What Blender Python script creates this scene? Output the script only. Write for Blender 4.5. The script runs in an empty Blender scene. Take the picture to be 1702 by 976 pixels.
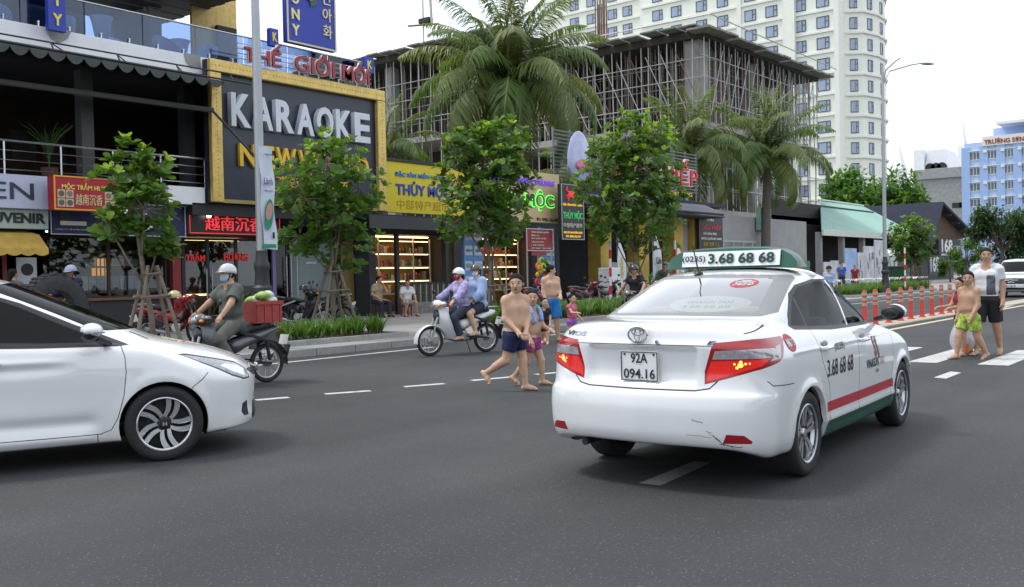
import bpy, bmesh, math, random
import numpy as np
from mathutils import Vector, Matrix
from mathutils.bvhtree import BVHTree
R = math.radians
sc = bpy.context.scene
col = sc.collection
# ------------------------------------------------------------------ camera
# world: X runs along the street, Y across it towards the shops, Z up; the photographer stands at the origin
FPX, CAMH, YAW, PITCH, ROLL = 1581.4, 1.439, R(38.58), R(1.007), R(-1.207)
PW, PH = 1702.0, 976.0
_f = np.array([math.cos(YAW)*math.cos(PITCH), math.sin(YAW)*math.cos(PITCH), -math.sin(PITCH)])
_r0 = np.array([math.sin(YAW), -math.cos(YAW), 0.0])
_u0 = np.cross(_r0, _f)
_r = math.cos(ROLL)*_r0 + math.sin(ROLL)*_u0
_u = -math.sin(ROLL)*_r0 + math.cos(ROLL)*_u0
cam = bpy.data.cameras.new('camera')
cam.sensor_width = 36.0
cam.lens = FPX/PW*36.0
cam.clip_start, cam.clip_end = 0.1, 3000
camo = bpy.data.objects.new('camera', cam)
col.objects.link(camo)
M = Matrix.Identity(4)
for i in range(3):
    M[i][0], M[i][1], M[i][2] = _r[i], _u[i], -_f[i]
M[2][3] = CAMH
camo.matrix_world = M
sc.camera = camo
# ------------------------------------------------------------------ sky, sun, exposure: bright thin overcast
SUN_EL, SUN_AZ = R(62), R(118)          # azimuth measured from +X towards +Y: the sun stands behind the shops
wd = bpy.data.worlds.new('World'); sc.world = wd; wd.use_nodes = True
nt = wd.node_tree; nt.nodes.clear()
wo = nt.nodes.new('ShaderNodeOutputWorld'); bg = nt.nodes.new('ShaderNodeBackground')
sky = nt.nodes.new('ShaderNodeTexSky'); sky.sky_type = 'NISHITA'; sky.sun_disc = False
sky.sun_elevation = SUN_EL; sky.sun_rotation = R(90) - SUN_AZ
sky.air_density = 1.0; sky.dust_density = 2.5
mixw = nt.nodes.new('ShaderNodeMix'); mixw.data_type = 'RGBA'
tcw = nt.nodes.new('ShaderNodeTexCoord'); now = nt.nodes.new('ShaderNodeTexNoise'); now.inputs['Scale'].default_value = 2.2
now.inputs['Detail'].default_value = 5
rmw = nt.nodes.new('ShaderNodeMapRange'); rmw.inputs['To Min'].default_value = 0.78; rmw.inputs['To Max'].default_value = 0.96
nt.links.new(tcw.outputs['Generated'], now.inputs['Vector']); nt.links.new(now.outputs['Fac'], rmw.inputs['Value'])
nt.links.new(rmw.outputs['Result'], mixw.inputs['Factor'])
nt.links.new(sky.outputs['Color'], mixw.inputs['A']); mixw.inputs['B'].default_value = (10.4, 11.1, 12.1, 1)
nt.links.new(mixw.outputs['Result'], bg.inputs['Color']); bg.inputs['Strength'].default_value = 0.1
nt.links.new(bg.outputs['Background'], wo.inputs['Surface'])
sun = bpy.data.lights.new('sun', 'SUN'); sun.energy = 1.5; sun.angle = R(11); sun.color = (1.0, 0.96, 0.9)
suno = bpy.data.objects.new('sun', sun); col.objects.link(suno)
sd = Vector((math.cos(SUN_EL)*math.cos(SUN_AZ), math.cos(SUN_EL)*math.sin(SUN_AZ), math.sin(SUN_EL)))
suno.rotation_euler = (-sd).to_track_quat('-Z', 'Y').to_euler()
sc.view_settings.view_transform = 'Standard'; sc.view_settings.look = 'None'
sc.view_settings.exposure = 0.46; sc.view_settings.gamma = 1.0
sc.cycles.max_bounces = 7; sc.cycles.transparent_max_bounces = 16; sc.cycles.caustics_reflective = False; sc.cycles.caustics_refractive = False

# ------------------------------------------------------------------ helpers
def at(px, py, Y):
    """point of the plane Y = const that a photo pixel looks at"""
    d = _f + _r*(px-PW/2)/FPX - _u*(py-PH/2)/FPX
    return np.array([0, 0, CAMH]) + d*(Y/d[1])
def atx(px, py, X):
    d = _f + _r*(px-PW/2)/FPX - _u*(py-PH/2)/FPX
    return np.array([0, 0, CAMH]) + d*(X/d[0])
def gnd(px, py, z=0.0):
    d = _f + _r*(px-PW/2)/FPX - _u*(py-PH/2)/FPX
    return np.array([0, 0, CAMH]) + d*((z-CAMH)/d[2])
def zsw(Y):
    return 0.14 + max(0.0, min(Y, 24.5)-14.6)*0.013

MATS = {}
def mat(name, c, rough=0.6, metal=0.0, var=0.12, scale=5.0, bump=0.0, bscale=40.0, emit=None, estr=0.0, spec=0.5, coat=0.0, alpha=None, stretch=None):
    if name in MATS: return MATS[name]
    m = bpy.data.materials.new(name); m.use_nodes = True
    n = m.node_tree; b = n.nodes['Principled BSDF']
    b.inputs['Roughness'].default_value = rough; b.inputs['Metallic'].default_value = metal
    b.inputs['Specular IOR Level'].default_value = spec
    if coat: b.inputs['Coat Weight'].default_value = coat; b.inputs['Coat Roughness'].default_value = 0.06
    tc = n.nodes.new('ShaderNodeTexCoord')
    src = tc.outputs['Object']
    if stretch:
        mp = n.nodes.new('ShaderNodeMapping'); mp.inputs['Scale'].default_value = stretch
        n.links.new(src, mp.inputs['Vector']); src = mp.outputs['Vector']
    if var > 0:
        no = n.nodes.new('ShaderNodeTexNoise'); no.inputs['Scale'].default_value = scale; no.inputs['Detail'].default_value = 6
        no.inputs['Roughness'].default_value = 0.65
        n.links.new(src, no.inputs['Vector'])
        mr = n.nodes.new('ShaderNodeMapRange'); mr.inputs['From Min'].default_value = 0.25; mr.inputs['From Max'].default_value = 0.75
        mr.inputs['To Min'].default_value = 1-var; mr.inputs['To Max'].default_value = 1+var
        n.links.new(no.outputs['Fac'], mr.inputs['Value'])
        vm = n.nodes.new('ShaderNodeVectorMath'); vm.operation = 'SCALE'; vm.inputs[0].default_value = c[:3]
        n.links.new(mr.outputs['Result'], vm.inputs['Scale']); n.links.new(vm.outputs['Vector'], b.inputs['Base Color'])
    else:
        b.inputs['Base Color'].default_value = (*c[:3], 1)
    if bump > 0:
        nb = n.nodes.new('ShaderNodeTexNoise'); nb.inputs['Scale'].default_value = bscale; nb.inputs['Detail'].default_value = 4
        n.links.new(src, nb.inputs['Vector'])
        bp = n.nodes.new('ShaderNodeBump'); bp.inputs['Strength'].default_value = bump; bp.inputs['Distance'].default_value = 0.02
        n.links.new(nb.outputs['Fac'], bp.inputs['Height']); n.links.new(bp.outputs['Normal'], b.inputs['Normal'])
    if emit:
        b.inputs['Emission Color'].default_value = (*emit, 1); b.inputs['Emission Strength'].default_value = estr
    MATS[name] = m
    return m
def leafmat(name, c, t=.35, **k):
    m = mat(name, c, **k); n = m.node_tree
    if 'leafmix' in n.nodes: return m
    b = n.nodes['Principled BSDF']; o = n.nodes['Material Output']; tr = n.nodes.new('ShaderNodeBsdfTranslucent'); mx = n.nodes.new('ShaderNodeMixShader'); mx.name = 'leafmix'; mx.inputs['Fac'].default_value = t
    tr.inputs['Color'].default_value = (min(1,c[0]*2.1), min(1,c[1]*1.9), c[2]*1.1, 1)
    n.links.new(b.outputs['BSDF'], mx.inputs[1]); n.links.new(tr.outputs['BSDF'], mx.inputs[2]); n.links.new(mx.outputs['Shader'], o.inputs['Surface']); return m
def glass(name, tint=(0.8, 0.86, 0.84), rough=0.02, refl=1.0):
    """thin pane: Fresnel mix of tinted transparency and mirror"""
    if name in MATS: return MATS[name]
    m = bpy.data.materials.new(name); m.use_nodes = True
    n = m.node_tree; n.nodes.clear()
    o = n.nodes.new('ShaderNodeOutputMaterial'); mx = n.nodes.new('ShaderNodeMixShader')
    fr = n.nodes.new('ShaderNodeFresnel'); fr.inputs['IOR'].default_value = 1.5
    ma = n.nodes.new('ShaderNodeMath'); ma.operation = 'MULTIPLY'; ma.inputs[1].default_value = refl; ma.use_clamp = True
    t = n.nodes.new('ShaderNodeBsdfTransparent'); t.inputs['Color'].default_value = (*tint, 1)
    g = n.nodes.new('ShaderNodeBsdfGlossy'); g.inputs['Roughness'].default_value = rough
    n.links.new(fr.outputs['Fac'], ma.inputs[0]); n.links.new(ma.outputs['Value'], mx.inputs['Fac'])
    n.links.new(t.outputs['BSDF'], mx.inputs[1]); n.links.new(g.outputs['BSDF'], mx.inputs[2]); n.links.new(mx.outputs['Shader'], o.inputs['Surface'])
    MATS[name] = m
    return m

class MB:
    """collects shapes; build() links them as ONE mesh object"""
    def __init__(s): s.v = []; s.f = []; s.mi = []; s.n = 0; s.cur = 0
    def add(s, V, F):
        s.v.append(np.asarray(V, float).reshape(-1, 3)); o = s.n
        for f in F: s.f.append([i+o for i in f]); s.mi.append(s.cur)
        s.n += len(s.v[-1]); return s
    def box(s, x0, x1, y0, y1, z0, z1):
        return s.add([(x0,y0,z0),(x1,y0,z0),(x1,y1,z0),(x0,y1,z0),(x0,y0,z1),(x1,y0,z1),(x1,y1,z1),(x0,y1,z1)],
                     [(0,3,2,1),(4,5,6,7),(0,1,5,4),(1,2,6,5),(2,3,7,6),(3,0,4,7)])
    def obox(s, c, ax, ay, az):
        c, ax, ay, az = (np.asarray(q, float) for q in (c, ax, ay, az))
        V = [c+i*ax+j*ay+k*az for k in (-1,1) for (i,j) in ((-1,-1),(1,-1),(1,1),(-1,1))]
        return s.add(V, [(0,3,2,1),(4,5,6,7),(0,1,5,4),(1,2,6,5),(2,3,7,6),(3,0,4,7)])
    def bar(s, p0, p1, w, h=None):
        p0, p1 = np.asarray(p0, float), np.asarray(p1, float); d = p1-p0; L = np.linalg.norm(d); d = d/L
        up = np.array([0,0,1.]) if abs(d[2]) < .9 else np.array([1.,0,0])
        a = np.cross(d, up); a /= np.linalg.norm(a); b = np.cross(a, d)
        return s.obox((p0+p1)/2, a*w/2, d*L/2, b*(h or w)/2)
    def tube(s, P, r, n=8, cap=True):
        P = np.asarray(P, float); k = len(P)
        r = np.full(k, r, float) if np.isscalar(r) else np.asarray(r, float)
        T = np.gradient(P, axis=0); T /= (np.linalg.norm(T, axis=1)[:, None]+1e-12)
        up = np.array([0,0,1.]) if abs(T[0][2]) < .9 else np.array([1.,0,0])
        a = np.cross(T[0], up); a /= np.linalg.norm(a); V = []
        th = np.arange(n)*2*math.pi/n
        for i in range(k):
            a = a-T[i]*(a@T[i]); a /= np.linalg.norm(a); b = np.cross(T[i], a)
            V.append(P[i]+r[i]*(np.cos(th)[:,None]*a+np.sin(th)[:,None]*b))
        F = [(i*n+j, i*n+(j+1)%n, (i+1)*n+(j+1)%n, (i+1)*n+j) for i in range(k-1) for j in range(n)]
        if cap: F += [tuple(range(n))[::-1], tuple((k-1)*n+j for j in range(n))]
        return s.add(np.concatenate(V), F)
    def lathe(s, prof, c=(0,0,0), axis='z', n=24, closed=False):
        """prof: (radius, height) pairs about the axis through c"""
        th = np.arange(n)*2*math.pi/n; V = []
        for (r, h) in prof:
            x, y, z = r*np.cos(th), r*np.sin(th), np.full(n, h)
            A = np.stack((x,y,z),1) if axis == 'z' else (np.stack((x,z,y),1) if axis == 'y' else np.stack((z,x,y),1))
            V.append(A+np.asarray(c, float))
        k = len(prof); F = []
        for i in range(k-1+(1 if closed else 0)):
            a, b = i*n, ((i+1)%k)*n
            F += [(a+j, a+(j+1)%n, b+(j+1)%n, b+j) for j in range(n)]
        if not closed:
            flat = max(p[1] for p in prof)-min(p[1] for p in prof) < 1e-9
            if prof[0][0] > 1e-6: F.append(tuple(range(n))[::-1])
            if prof[-1][0] > 1e-6 and not flat: F.append(tuple((k-1)*n+j for j in range(n)))
        return s.add(np.concatenate(V), F)
    def ell(s, c, rx, ry, rz, n=14, m=9, rot=None):
        V = []; F = []
        for i in range(m+1):
            ph = math.pi*i/m
            for j in range(n):
                t = 2*math.pi*j/n
                V.append((rx*math.sin(ph)*math.cos(t), ry*math.sin(ph)*math.sin(t), rz*math.cos(ph)))
        V = np.array(V)
        if rot is not None: V = V@np.array(rot).T
        F = [(i*n+j, (i+1)*n+j, (i+1)*n+(j+1)%n, i*n+(j+1)%n) for i in range(m) for j in range(n)]
        return s.add(V+np.asarray(c, float), F)
    def prism(s, poly, d0, d1, axis='y'):
        """poly in the plane across axis (y: (x,z), x: (y,z), z: (x,y)), extruded d0..d1"""
        k = len(poly); V = []
        for d in (d0, d1):
            for (a, b) in poly:
                V.append((a,d,b) if axis == 'y' else ((d,a,b) if axis == 'x' else (a,b,d)))
        F = [tuple(range(k)), tuple(range(2*k-1, k-1, -1))]+[(i, k+i, k+(i+1)%k, (i+1)%k) for i in range(k)]
        return s.add(V, F)
    def grid(s, A):
        A = np.asarray(A, float); h, w = A.shape[:2]
        return s.add(A.reshape(-1,3), [(i*w+j, i*w+j+1, (i+1)*w+j+1, (i+1)*w+j) for i in range(h-1) for j in range(w-1)])
    def mesh(s, name, mats, smooth=False):
        me = bpy.data.meshes.new(name)
        me.from_pydata(np.concatenate(s.v).tolist(), [], s.f)
        for m in (mats if isinstance(mats, (list, tuple)) else [mats]): me.materials.append(m)
        if max(s.mi or [0]) > 0: me.polygons.foreach_set('material_index', s.mi)
        bm = bmesh.new(); bm.from_mesh(me); bmesh.ops.recalc_face_normals(bm, faces=bm.faces); bm.to_mesh(me); bm.free()
        if smooth:
            me.polygons.foreach_set('use_smooth', [True]*len(me.polygons))
            if smooth != 'all':
                try: me.set_sharp_from_angle(angle=R(smooth if smooth is not True else 40))
                except Exception: pass
        me.update()
        return me
    def build(s, name, mats, parent=None, smooth=False, bevel=0.0, loc=None):
        return link(name, s.mesh(name, mats, smooth), parent, bevel, loc)
def link(name, me, parent=None, bevel=0.0, loc=None):
    o = bpy.data.objects.new(name, me); col.objects.link(o)
    if parent is not None: o.parent = parent
    if loc is not None: o.location = loc
    if bevel:
        b = o.modifiers.new('bevel', 'BEVEL'); b.width = bevel; b.segments = 2; b.limit_method = 'ANGLE'
    return o
def tag(o, label=None, cat=None, group=None, kind=None):
    if label: o['label'] = label
    if cat: o['category'] = cat
    if group: o['group'] = group
    if kind: o['kind'] = kind
    return o
def thing(name, label, cat, loc=(0,0,0), rz=0.0, group=None):
    o = bpy.data.objects.new(name, None); col.objects.link(o); o.empty_display_size = 0.2
    o.location = loc; o.rotation_euler = (0, 0, rz)
    return tag(o, label, cat, group)
def struct(o): o['kind'] = 'structure'; return o
def copy_tree(o, parent=None):
    kids = list(o.children)
    c = o.copy(); col.objects.link(c)
    if parent is not None: c.parent = parent
    for ch in kids: copy_tree(ch, c)
    return c
TMP = bpy.data.scenes.new('lettering workshop')
def text_mesh(body, bold=0.0, shear=0.0, ext=0.01, space=1.0, align_lines='CENTER'):
    cu = bpy.data.curves.new('txt', 'FONT'); cu.body = body; cu.size = 1.0; cu.offset = bold; cu.shear = shear
    cu.extrude = 1.0; cu.space_character = space; cu.align_x = align_lines; cu.resolution_u = 3
    o = bpy.data.objects.new('txt', cu); TMP.collection.objects.link(o)
    with bpy.context.temp_override(scene=TMP, view_layer=TMP.view_layers[0]): dg = bpy.context.evaluated_depsgraph_get()
    dg.update()
    me = bpy.data.meshes.new_from_object(o.evaluated_get(dg), depsgraph=dg)
    bpy.data.objects.remove(o); bpy.data.curves.remove(cu)
    return me
def text(body, c, w, h, m, parent, name='lettering', ext=0.02, bold=0.02, shear=0.0, ux=(1,0,0), uz=(0,0,1), space=1.0):
    """lettering fitted into a w x h box centred on c, reading along ux, upright along uz, raised towards ux x uz"""
    if any(ord(ch) > 0x2e80 for ch in body): bold = 0.0
    me = text_mesh(body, bold, shear, ext, space)
    n = len(me.vertices); V = np.empty(n*3); me.vertices.foreach_get('co', V); V = V.reshape(-1,3)
    if n == 0: return None
    lo, hi = V.min(0), V.max(0)
    a = (V[:,0]-(lo[0]+hi[0])/2)*(w/max(hi[0]-lo[0],1e-6)); b = (V[:,1]-(lo[1]+hi[1])/2)*(h/max(hi[1]-lo[1],1e-6)); e = V[:,2]/max(abs(hi[2]),1e-6)*ext
    ux, uz = np.asarray(ux,float), np.asarray(uz,float); nn = np.cross(ux, uz)
    W = np.asarray(c,float)+a[:,None]*ux+b[:,None]*uz+e[:,None]*nn
    me.vertices.foreach_set('co', W.ravel()); me.materials.clear(); me.materials.append(m); me.update()
    return link(name, me, parent)
# ------------------------------------------------------------------ ground, road, pavement, markings
def asphalt():
    m = bpy.data.materials.new('asphalt'); m.use_nodes = True; n = m.node_tree; b = n.nodes['Principled BSDF']; b.inputs['Roughness'].default_value = .78
    b.inputs['Specular IOR Level'].default_value = .35
    tc = n.nodes.new('ShaderNodeTexCoord')
    def noise(s, d, src=None):
        q = n.nodes.new('ShaderNodeTexNoise'); q.inputs['Scale'].default_value = s; q.inputs['Detail'].default_value = d; n.links.new(src or tc.outputs['Object'], q.inputs['Vector']); return q
    def ramp(node, pts):
        r = n.nodes.new('ShaderNodeValToRGB'); n.links.new(node, r.inputs['Fac'])
        while len(r.color_ramp.elements) < len(pts): r.color_ramp.elements.new(.5)
        for e, (p, c) in zip(r.color_ramp.elements, pts): e.position = p; e.color = (*c, 1)
        return r
    big = ramp(noise(.35, 5).outputs['Fac'], [(.28,(.029,.0305,.032)),(.5,(.041,.043,.0445)),(.75,(.060,.062,.063))])
    fine = noise(48, 4); vo = n.nodes.new('ShaderNodeTexVoronoi'); vo.inputs['Scale'].default_value = 60; n.links.new(tc.outputs['Object'], vo.inputs['Vector'])
    spk = ramp(vo.outputs['Distance'], [(.0,(1,1,1)),(.16,(1,1,1)),(.24,(0,0,0))])
    sel = n.nodes.new('ShaderNodeSeparateColor'); n.links.new(vo.outputs['Color'], sel.inputs['Color'])
    gt = n.nodes.new('ShaderNodeMath'); gt.operation = 'GREATER_THAN'; gt.inputs[1].default_value = .74; n.links.new(sel.outputs['Red'], gt.inputs[0])
    mu = n.nodes.new('ShaderNodeMath'); mu.operation = 'MULTIPLY'; n.links.new(gt.outputs[0], mu.inputs[0]); n.links.new(spk.outputs['Color'], mu.inputs[1])
    mx = n.nodes.new('ShaderNodeMix'); mx.data_type = 'RGBA'; n.links.new(mu.outputs[0], mx.inputs['Factor']); n.links.new(big.outputs['Color'], mx.inputs['A']); mx.inputs['B'].default_value = (.19,.19,.185,1)
    mr = n.nodes.new('ShaderNodeMapRange'); mr.inputs['To Min'].default_value = .5; mr.inputs['To Max'].default_value = 1.5; n.links.new(fine.outputs['Fac'], mr.inputs['Value'])
    mp = n.nodes.new('ShaderNodeMapping'); mp.inputs['Scale'].default_value = (.06,1.1,1); n.links.new(tc.outputs['Object'], mp.inputs['Vector'])
    tr = noise(1.2, 3, mp.outputs['Vector']); m2 = n.nodes.new('ShaderNodeMapRange'); m2.inputs['To Min'].default_value = .7; m2.inputs['To Max'].default_value = 1.3; n.links.new(tr.outputs['Fac'], m2.inputs['Value'])
    v = n.nodes.new('ShaderNodeVectorMath'); v.operation = 'SCALE'; n.links.new(mx.outputs['Result'], v.inputs[0]); n.links.new(mr.outputs['Result'], v.inputs['Scale'])
    v2 = n.nodes.new('ShaderNodeVectorMath'); v2.operation = 'SCALE'; n.links.new(v.outputs['Vector'], v2.inputs[0]); n.links.new(m2.outputs['Result'], v2.inputs['Scale'])
    n.links.new(v2.outputs['Vector'], b.inputs['Base Color'])
    bp = n.nodes.new('ShaderNodeBump'); bp.inputs['Strength'].default_value = .35; bp.inputs['Distance'].default_value = .01; n.links.new(fine.outputs['Fac'], bp.inputs['Height']); n.links.new(bp.outputs['Normal'], b.inputs['Normal'])
    return m
ASPH = asphalt()
CONC = mat('pavement concrete', (.30,.29,.275), .85, 0, .22, 1.3, .15, 60)
KERBM = mat('kerb stone', (.28,.28,.27), .85, 0, .2, 6, .2, 50)
WLINE = mat('white road paint', (.47,.47,.45), .7, 0, .4, 9, .1, 80)
YLINE = mat('cream road paint', (.52,.45,.30), .7, 0, .25, 14)
SOIL = mat('planting soil', (.09,.065,.045), .95, 0, .3, 12, .4, 40)
struct(MB().add([(-300,-300,-.03),(1500,-300,-.03),(1500,1500,-.03),(-300,1500,-.03)], [(0,1,2,3)]).build('ground', mat('far ground', (.22,.22,.19), .9, 0, .2, .2)))
struct(MB().add([(-80,-40,0),(600,-40,0),(600,14.42,0),(-80,14.42,0)], [(0,1,2,3)]).build('road', ASPH))
KERB_Y = 14.42
sw_ = MB(); A = [[(x, y, zsw(y)) for x in (-60,400)] for y in (KERB_Y+.16, 19, 24.6, 34)]; sw_.grid(A)
pav = struct(sw_.build('pavement', CONC))
# joints of the paving, and a kerb of separate stones
kb = MB().box(0, .985, 0, .16, -.05, .145).mesh('kerb_stone', KERBM)
for i in range(62):
    o = link('kerb_stone', kb, pav, .012, (-4+i*1.0, KERB_Y, 0))
struct(MB().box(58.2, 400, KERB_Y, KERB_Y+.16, -.05, .145).build('kerb', KERBM))
roadmark = bpy.data.objects['road']
def quad_mark(P, m=WLINE, name='road_marking', z=.004):
    q = MB(); q.add([(p[0], p[1], z) for p in P], [tuple(range(len(P)))]); return q.build(name, m, roadmark)
for (a, b) in (((425,665.5),(480,661)),((540,655.5),(616,650)),((672,643.5),(738,638)),((784,633),(850,627)),((890,623),(950,617.5))):
    p, q = gnd(*a)[:2], gnd(*b)[:2]; d = (q-p)/np.linalg.norm(q-p); nn = np.array([-d[1], d[0]])*.07
    quad_mark([p-nn, q-nn, q+nn, p+nn], name='lane_dash')
quad_mark([gnd(1062,804), gnd(1098,808), gnd(1182,770), gnd(1152,768)], mat('worn road paint', (.24,.24,.235), .7, 0, .3, 10), 'lane_dash')
quad_mark([gnd(1552,628), gnd(1572,630), gnd(1598,620), gnd(1580,618)], name='lane_dash')
quad_mark([gnd(1655,512), gnd(1668,512.5), gnd(1690,506), gnd(1680,505.5)], name='lane_dash')
for k in range(-4, 4):
    y = 3.95+k*.98; quad_mark([(15.2,y), (18.1,y), (18.1,y+.42), (15.2,y+.42)], name='crossing_stripe')
quad_mark([(-30,13.62), (14.5,13.62), (14.5,13.76), (-30,13.76)], name='edge_line'); quad_mark([(18.6,13.62), (120,13.62), (120,13.76), (18.6,13.76)], name='edge_line')
quad_mark([(19.5,6.95), (60,6.95), (60,7.12), (19.5,7.12)], YLINE, 'edge_line')
# median strip with red bollards
isl = MB().box(20.5, 46, 7.45, 8.25, -.02, .035).build('median_strip', mat('median concrete',(.40,.35,.27),.85,0,.2,4), None, bevel=.015); struct(isl)
REDP = mat('red bollard plastic', (.50,.045,.028), .45, 0, .12, 9)
REFL = mat('dull reflective band', (.36,.33,.24), .4, 0, .2, 20)
def bollard():
    r = thing('bollard', '', 'bollard', (0,0,0), 0, 'red striped bollards along the median')
    MB().lathe([(.10,0),(.10,.02),(.068,.035),(.062,.06),(.058,.82),(.052,.87),(.04,.89),(.001,.895)], n=18).build('post', REDP, r, smooth=True)
    for z in (.50,.63,.76): MB().lathe([(.0605,z),(.0625,z+.002),(.0620,z+.075),(.058,z+.076)], n=18).build('reflective_band', REFL, r, smooth=True)
    return r
b0 = bollard()
BPX = [1437,1455,1477,1497,1514,1532.6,1549,1565,1579,1592.5]
for i in range(10):
    o = b0 if i == 0 else copy_tree(b0)
    o.location = (float(at(BPX[i], 510, 7.82)[0]), 7.82, .035)
    o['label'] = 'red traffic bollard with dull bands, number %s from the right-hand end of the median row' % ('one two three four five six seven eight nine ten'.split()[9-i])
# planting beds along the kerb, each with a raised stone edge
BEDS = [(11.9,15.25,15.15,17.6),(18.8,27.6,15.1,17.4),(44,58,15.0,17.2)]
for (x0, x1, y0, y1) in BEDS:
    q = MB(); z = zsw(y0)
    for (a, b, c, d) in ((x0,x1,y0,y0+.12),(x0,x1,y1-.12,y1),(x0,x0+.12,y0+.12,y1-.12),(x1-.12,x1,y0+.12,y1-.12)): q.box(a,b,c,d,z-.05,z+.11)
    e = struct(q.build('planting_bed_edge', KERBM, None, bevel=.01))
    struct(MB().add([(x0+.1,y0+.1,z+.07),(x1-.1,y0+.1,z+.07),(x1-.1,y1-.1,z+.09),(x0+.1,y1-.1,z+.09)], [(0,1,2,3)]).build('planting_bed', SOIL))
LEAFG = leafmat('strap leaf green', (.085,.18,.025), .3, rough=.5, var=.4, scale=6)
def strap_plants(name, label, x0, x1, y0, y1, z, n, seed, hmin=.25, hmax=.5, flowers=False):
    rnd = random.Random(seed); q = MB()
    for _ in range(n):
        x, y = rnd.uniform(x0,x1), rnd.uniform(y0,y1)
        for k in range(rnd.randint(9,14)):
            a = rnd.uniform(0,6.28); L = rnd.uniform(hmin,hmax); lean = rnd.uniform(.15,.85); w = rnd.uniform(.012,.022)
            d = np.array([math.cos(a), math.sin(a), 0]); s = np.array([-d[1], d[0], 0]); P = []
            for t in (0,.4,.75,1): P.append(np.array([x,y,z])+d*lean*L*t**1.6+np.array([0,0,L*(t-.28*lean*t*t)]))
            ww = (w*.8,w,w*.75,.002); V = [p+s*v for p, v in zip(P,ww)]+[p-s*v for p, v in zip(P,ww)]
            q.add(V, [(i,i+1,5+i,4+i) for i in range(3)])
        if flowers and rnd.random() < .5:
            q.cur = 1
            for k in range(5):
                a = rnd.uniform(0,6.28); q.bar((x,y,z+hmax*.95), (x+.09*math.cos(a),y+.09*math.sin(a),z+hmax*1.1), .02)
            q.cur = 0
    o = q.build(name, [LEAFG, mat('white petals',(.7,.7,.66),.6)], None)
    tag(o, label, 'plants', kind='stuff'); return o
strap_plants('strap_leaved_plants', 'low strap-leaved green plants in the kerb bed below the second street tree', 12.1, 15.0, 15.4, 16.3, .25, 75, 3)
strap_plants('strap_leaved_plants', 'strap-leaved green plants in the kerb bed behind the man in blue shorts', 19.0, 27.4, 15.3, 17.0, .25, 260, 5, .3, .6)
strap_plants('strap_leaved_plants', 'flowering green plants in the kerb bed beyond the bollards', 44.2, 57.8, 15.2, 17.0, .25, 260, 7, .35, .65, True)
# lamp posts
POLEM = mat('galvanised steel', (.36,.38,.40), .45, .6, .08, 4)
IRON = mat('dark cast iron', (.035,.038,.042), .55, .3, .15, 10)
def lamp_post(label, x, y, h, arm):
    z = zsw(y); r = thing('street_lamp', label, 'street lamp', (x,y,z), 0, 'street lamps along the kerb')
    MB().lathe([(.29,0),(.29,.16),(.24,.25),(.19,.55),(.155,1.0),(.165,1.06),(.20,1.10),(.20,1.18),(.15,1.23),(.13,1.5),(.155,1.56),(.155,1.64),(.12,1.7),(.105,1.9)], n=20).build('pedestal', IRON, r, smooth=35)
    MB().tube([(0,0,1.6),(0,0,h*.6),(0,0,h)], [.10,.085,.06], 14).build('pole', POLEM, r, smooth=True)
    if arm:
        for (dx, dy, L) in ((1,-.75,2.3),(-.15,-.6,1.0)):
            n_ = math.hypot(dx,dy); d = np.array([dx/n_, dy/n_, 0])
            MB().tube([np.array([0,0,h-1.0]), np.array([0,0,h-.3])+d*.35*L*.5, np.array([0,0,h+.05])+d*L*.7, np.array([0,0,h+.18])+d*L], [.045,.04,.035,.03], 8).build('arm', POLEM, r, smooth=True)
            if L > 2:
                q = MB(); c = np.array([0,0,h+.16])+d*(L+.35); q.ell((0,0,0), .42, .14, .07, 14, 8); V = q.v[0]; ca, sa = d[0], d[1]
                q.v[0] = np.stack((V[:,0]*ca-V[:,1]*sa, V[:,0]*sa+V[:,1]*ca, V[:,2]), 1)+c; q.build('lamp_head', POLEM, r, smooth=True)
    return r
lampL = lamp_post('grey street lamp post with a hanging banner in front of the karaoke sign', 11.42, 15.3, 9.0, False)
lampR = lamp_post('tall grey street lamp with a curved arm beside the green-roofed shed', 49.6, 15.3, 11.6, True)
# banner on the left post
BANN = mat('printed banner cloth', (.55,.60,.68), .8, 0, .06, 3)
bn = thing('banner', 'long pale printed banner hanging on the left lamp post', 'banner', (11.42,15.3,0))
A = []
for i in range(15):
    z = 4.06-i*(4.06-2.08)/14; w = .20; ph = .012*math.sin(i*.8)
    A.append([(-.10+x*.32+.012*math.sin(i*.55)+.005*i-.02, -.14+ph+.02*math.sin(x*6+i), z-.02*x) for x in np.linspace(0,1,6)])
MB().grid(A).build('cloth', BANN, bn, smooth='all')
G1 = mat('banner green', (.02,.22,.12), .7); PK = mat('banner skin tone', (.45,.26,.2), .7); VI = mat('banner violet', (.16,.10,.28), .7)
bu = (1,0,0)
MB().box(-.11,.22,-.175,-.168,2.10,2.17).build('printed_band', G1, bn)
text('Lành', (.06,-.19,3.38), .20, .13, VI, bn, ext=.001); text('sống xanh', (.06,-.19,3.20), .19, .06, VI, bn, ext=.001); text('CHƯƠNG TRÌNH', (.06,-.19,3.90), .20, .04, G1, bn, ext=.001)
q = MB(); q.lathe([(.001,0),(1,0)], (0,0,0), 'y', 28); g = q.mesh('printed_oval', G1)
for v in g.vertices: v.co = (.06+v.co.x*.10+v.co.z*.03, -.186, 2.74+v.co.z*.30)
link('printed_oval', g, bn)
q = MB(); q.lathe([(.001,0),(1,0)], (0,0,0), 'y', 20); g = q.mesh('printed_picture', PK)
for v in g.vertices: v.co = (.06+v.co.x*.075+v.co.z*.03, -.191, 2.80+v.co.z*.17)
link('printed_picture', g, bn)
MB().box(.13,.18,-.19,-.186,2.28,2.40).build('printed_block', INKB if 'black ink' in MATS else mat('black ink',(.014,.014,.016),.5), bn)
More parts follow.
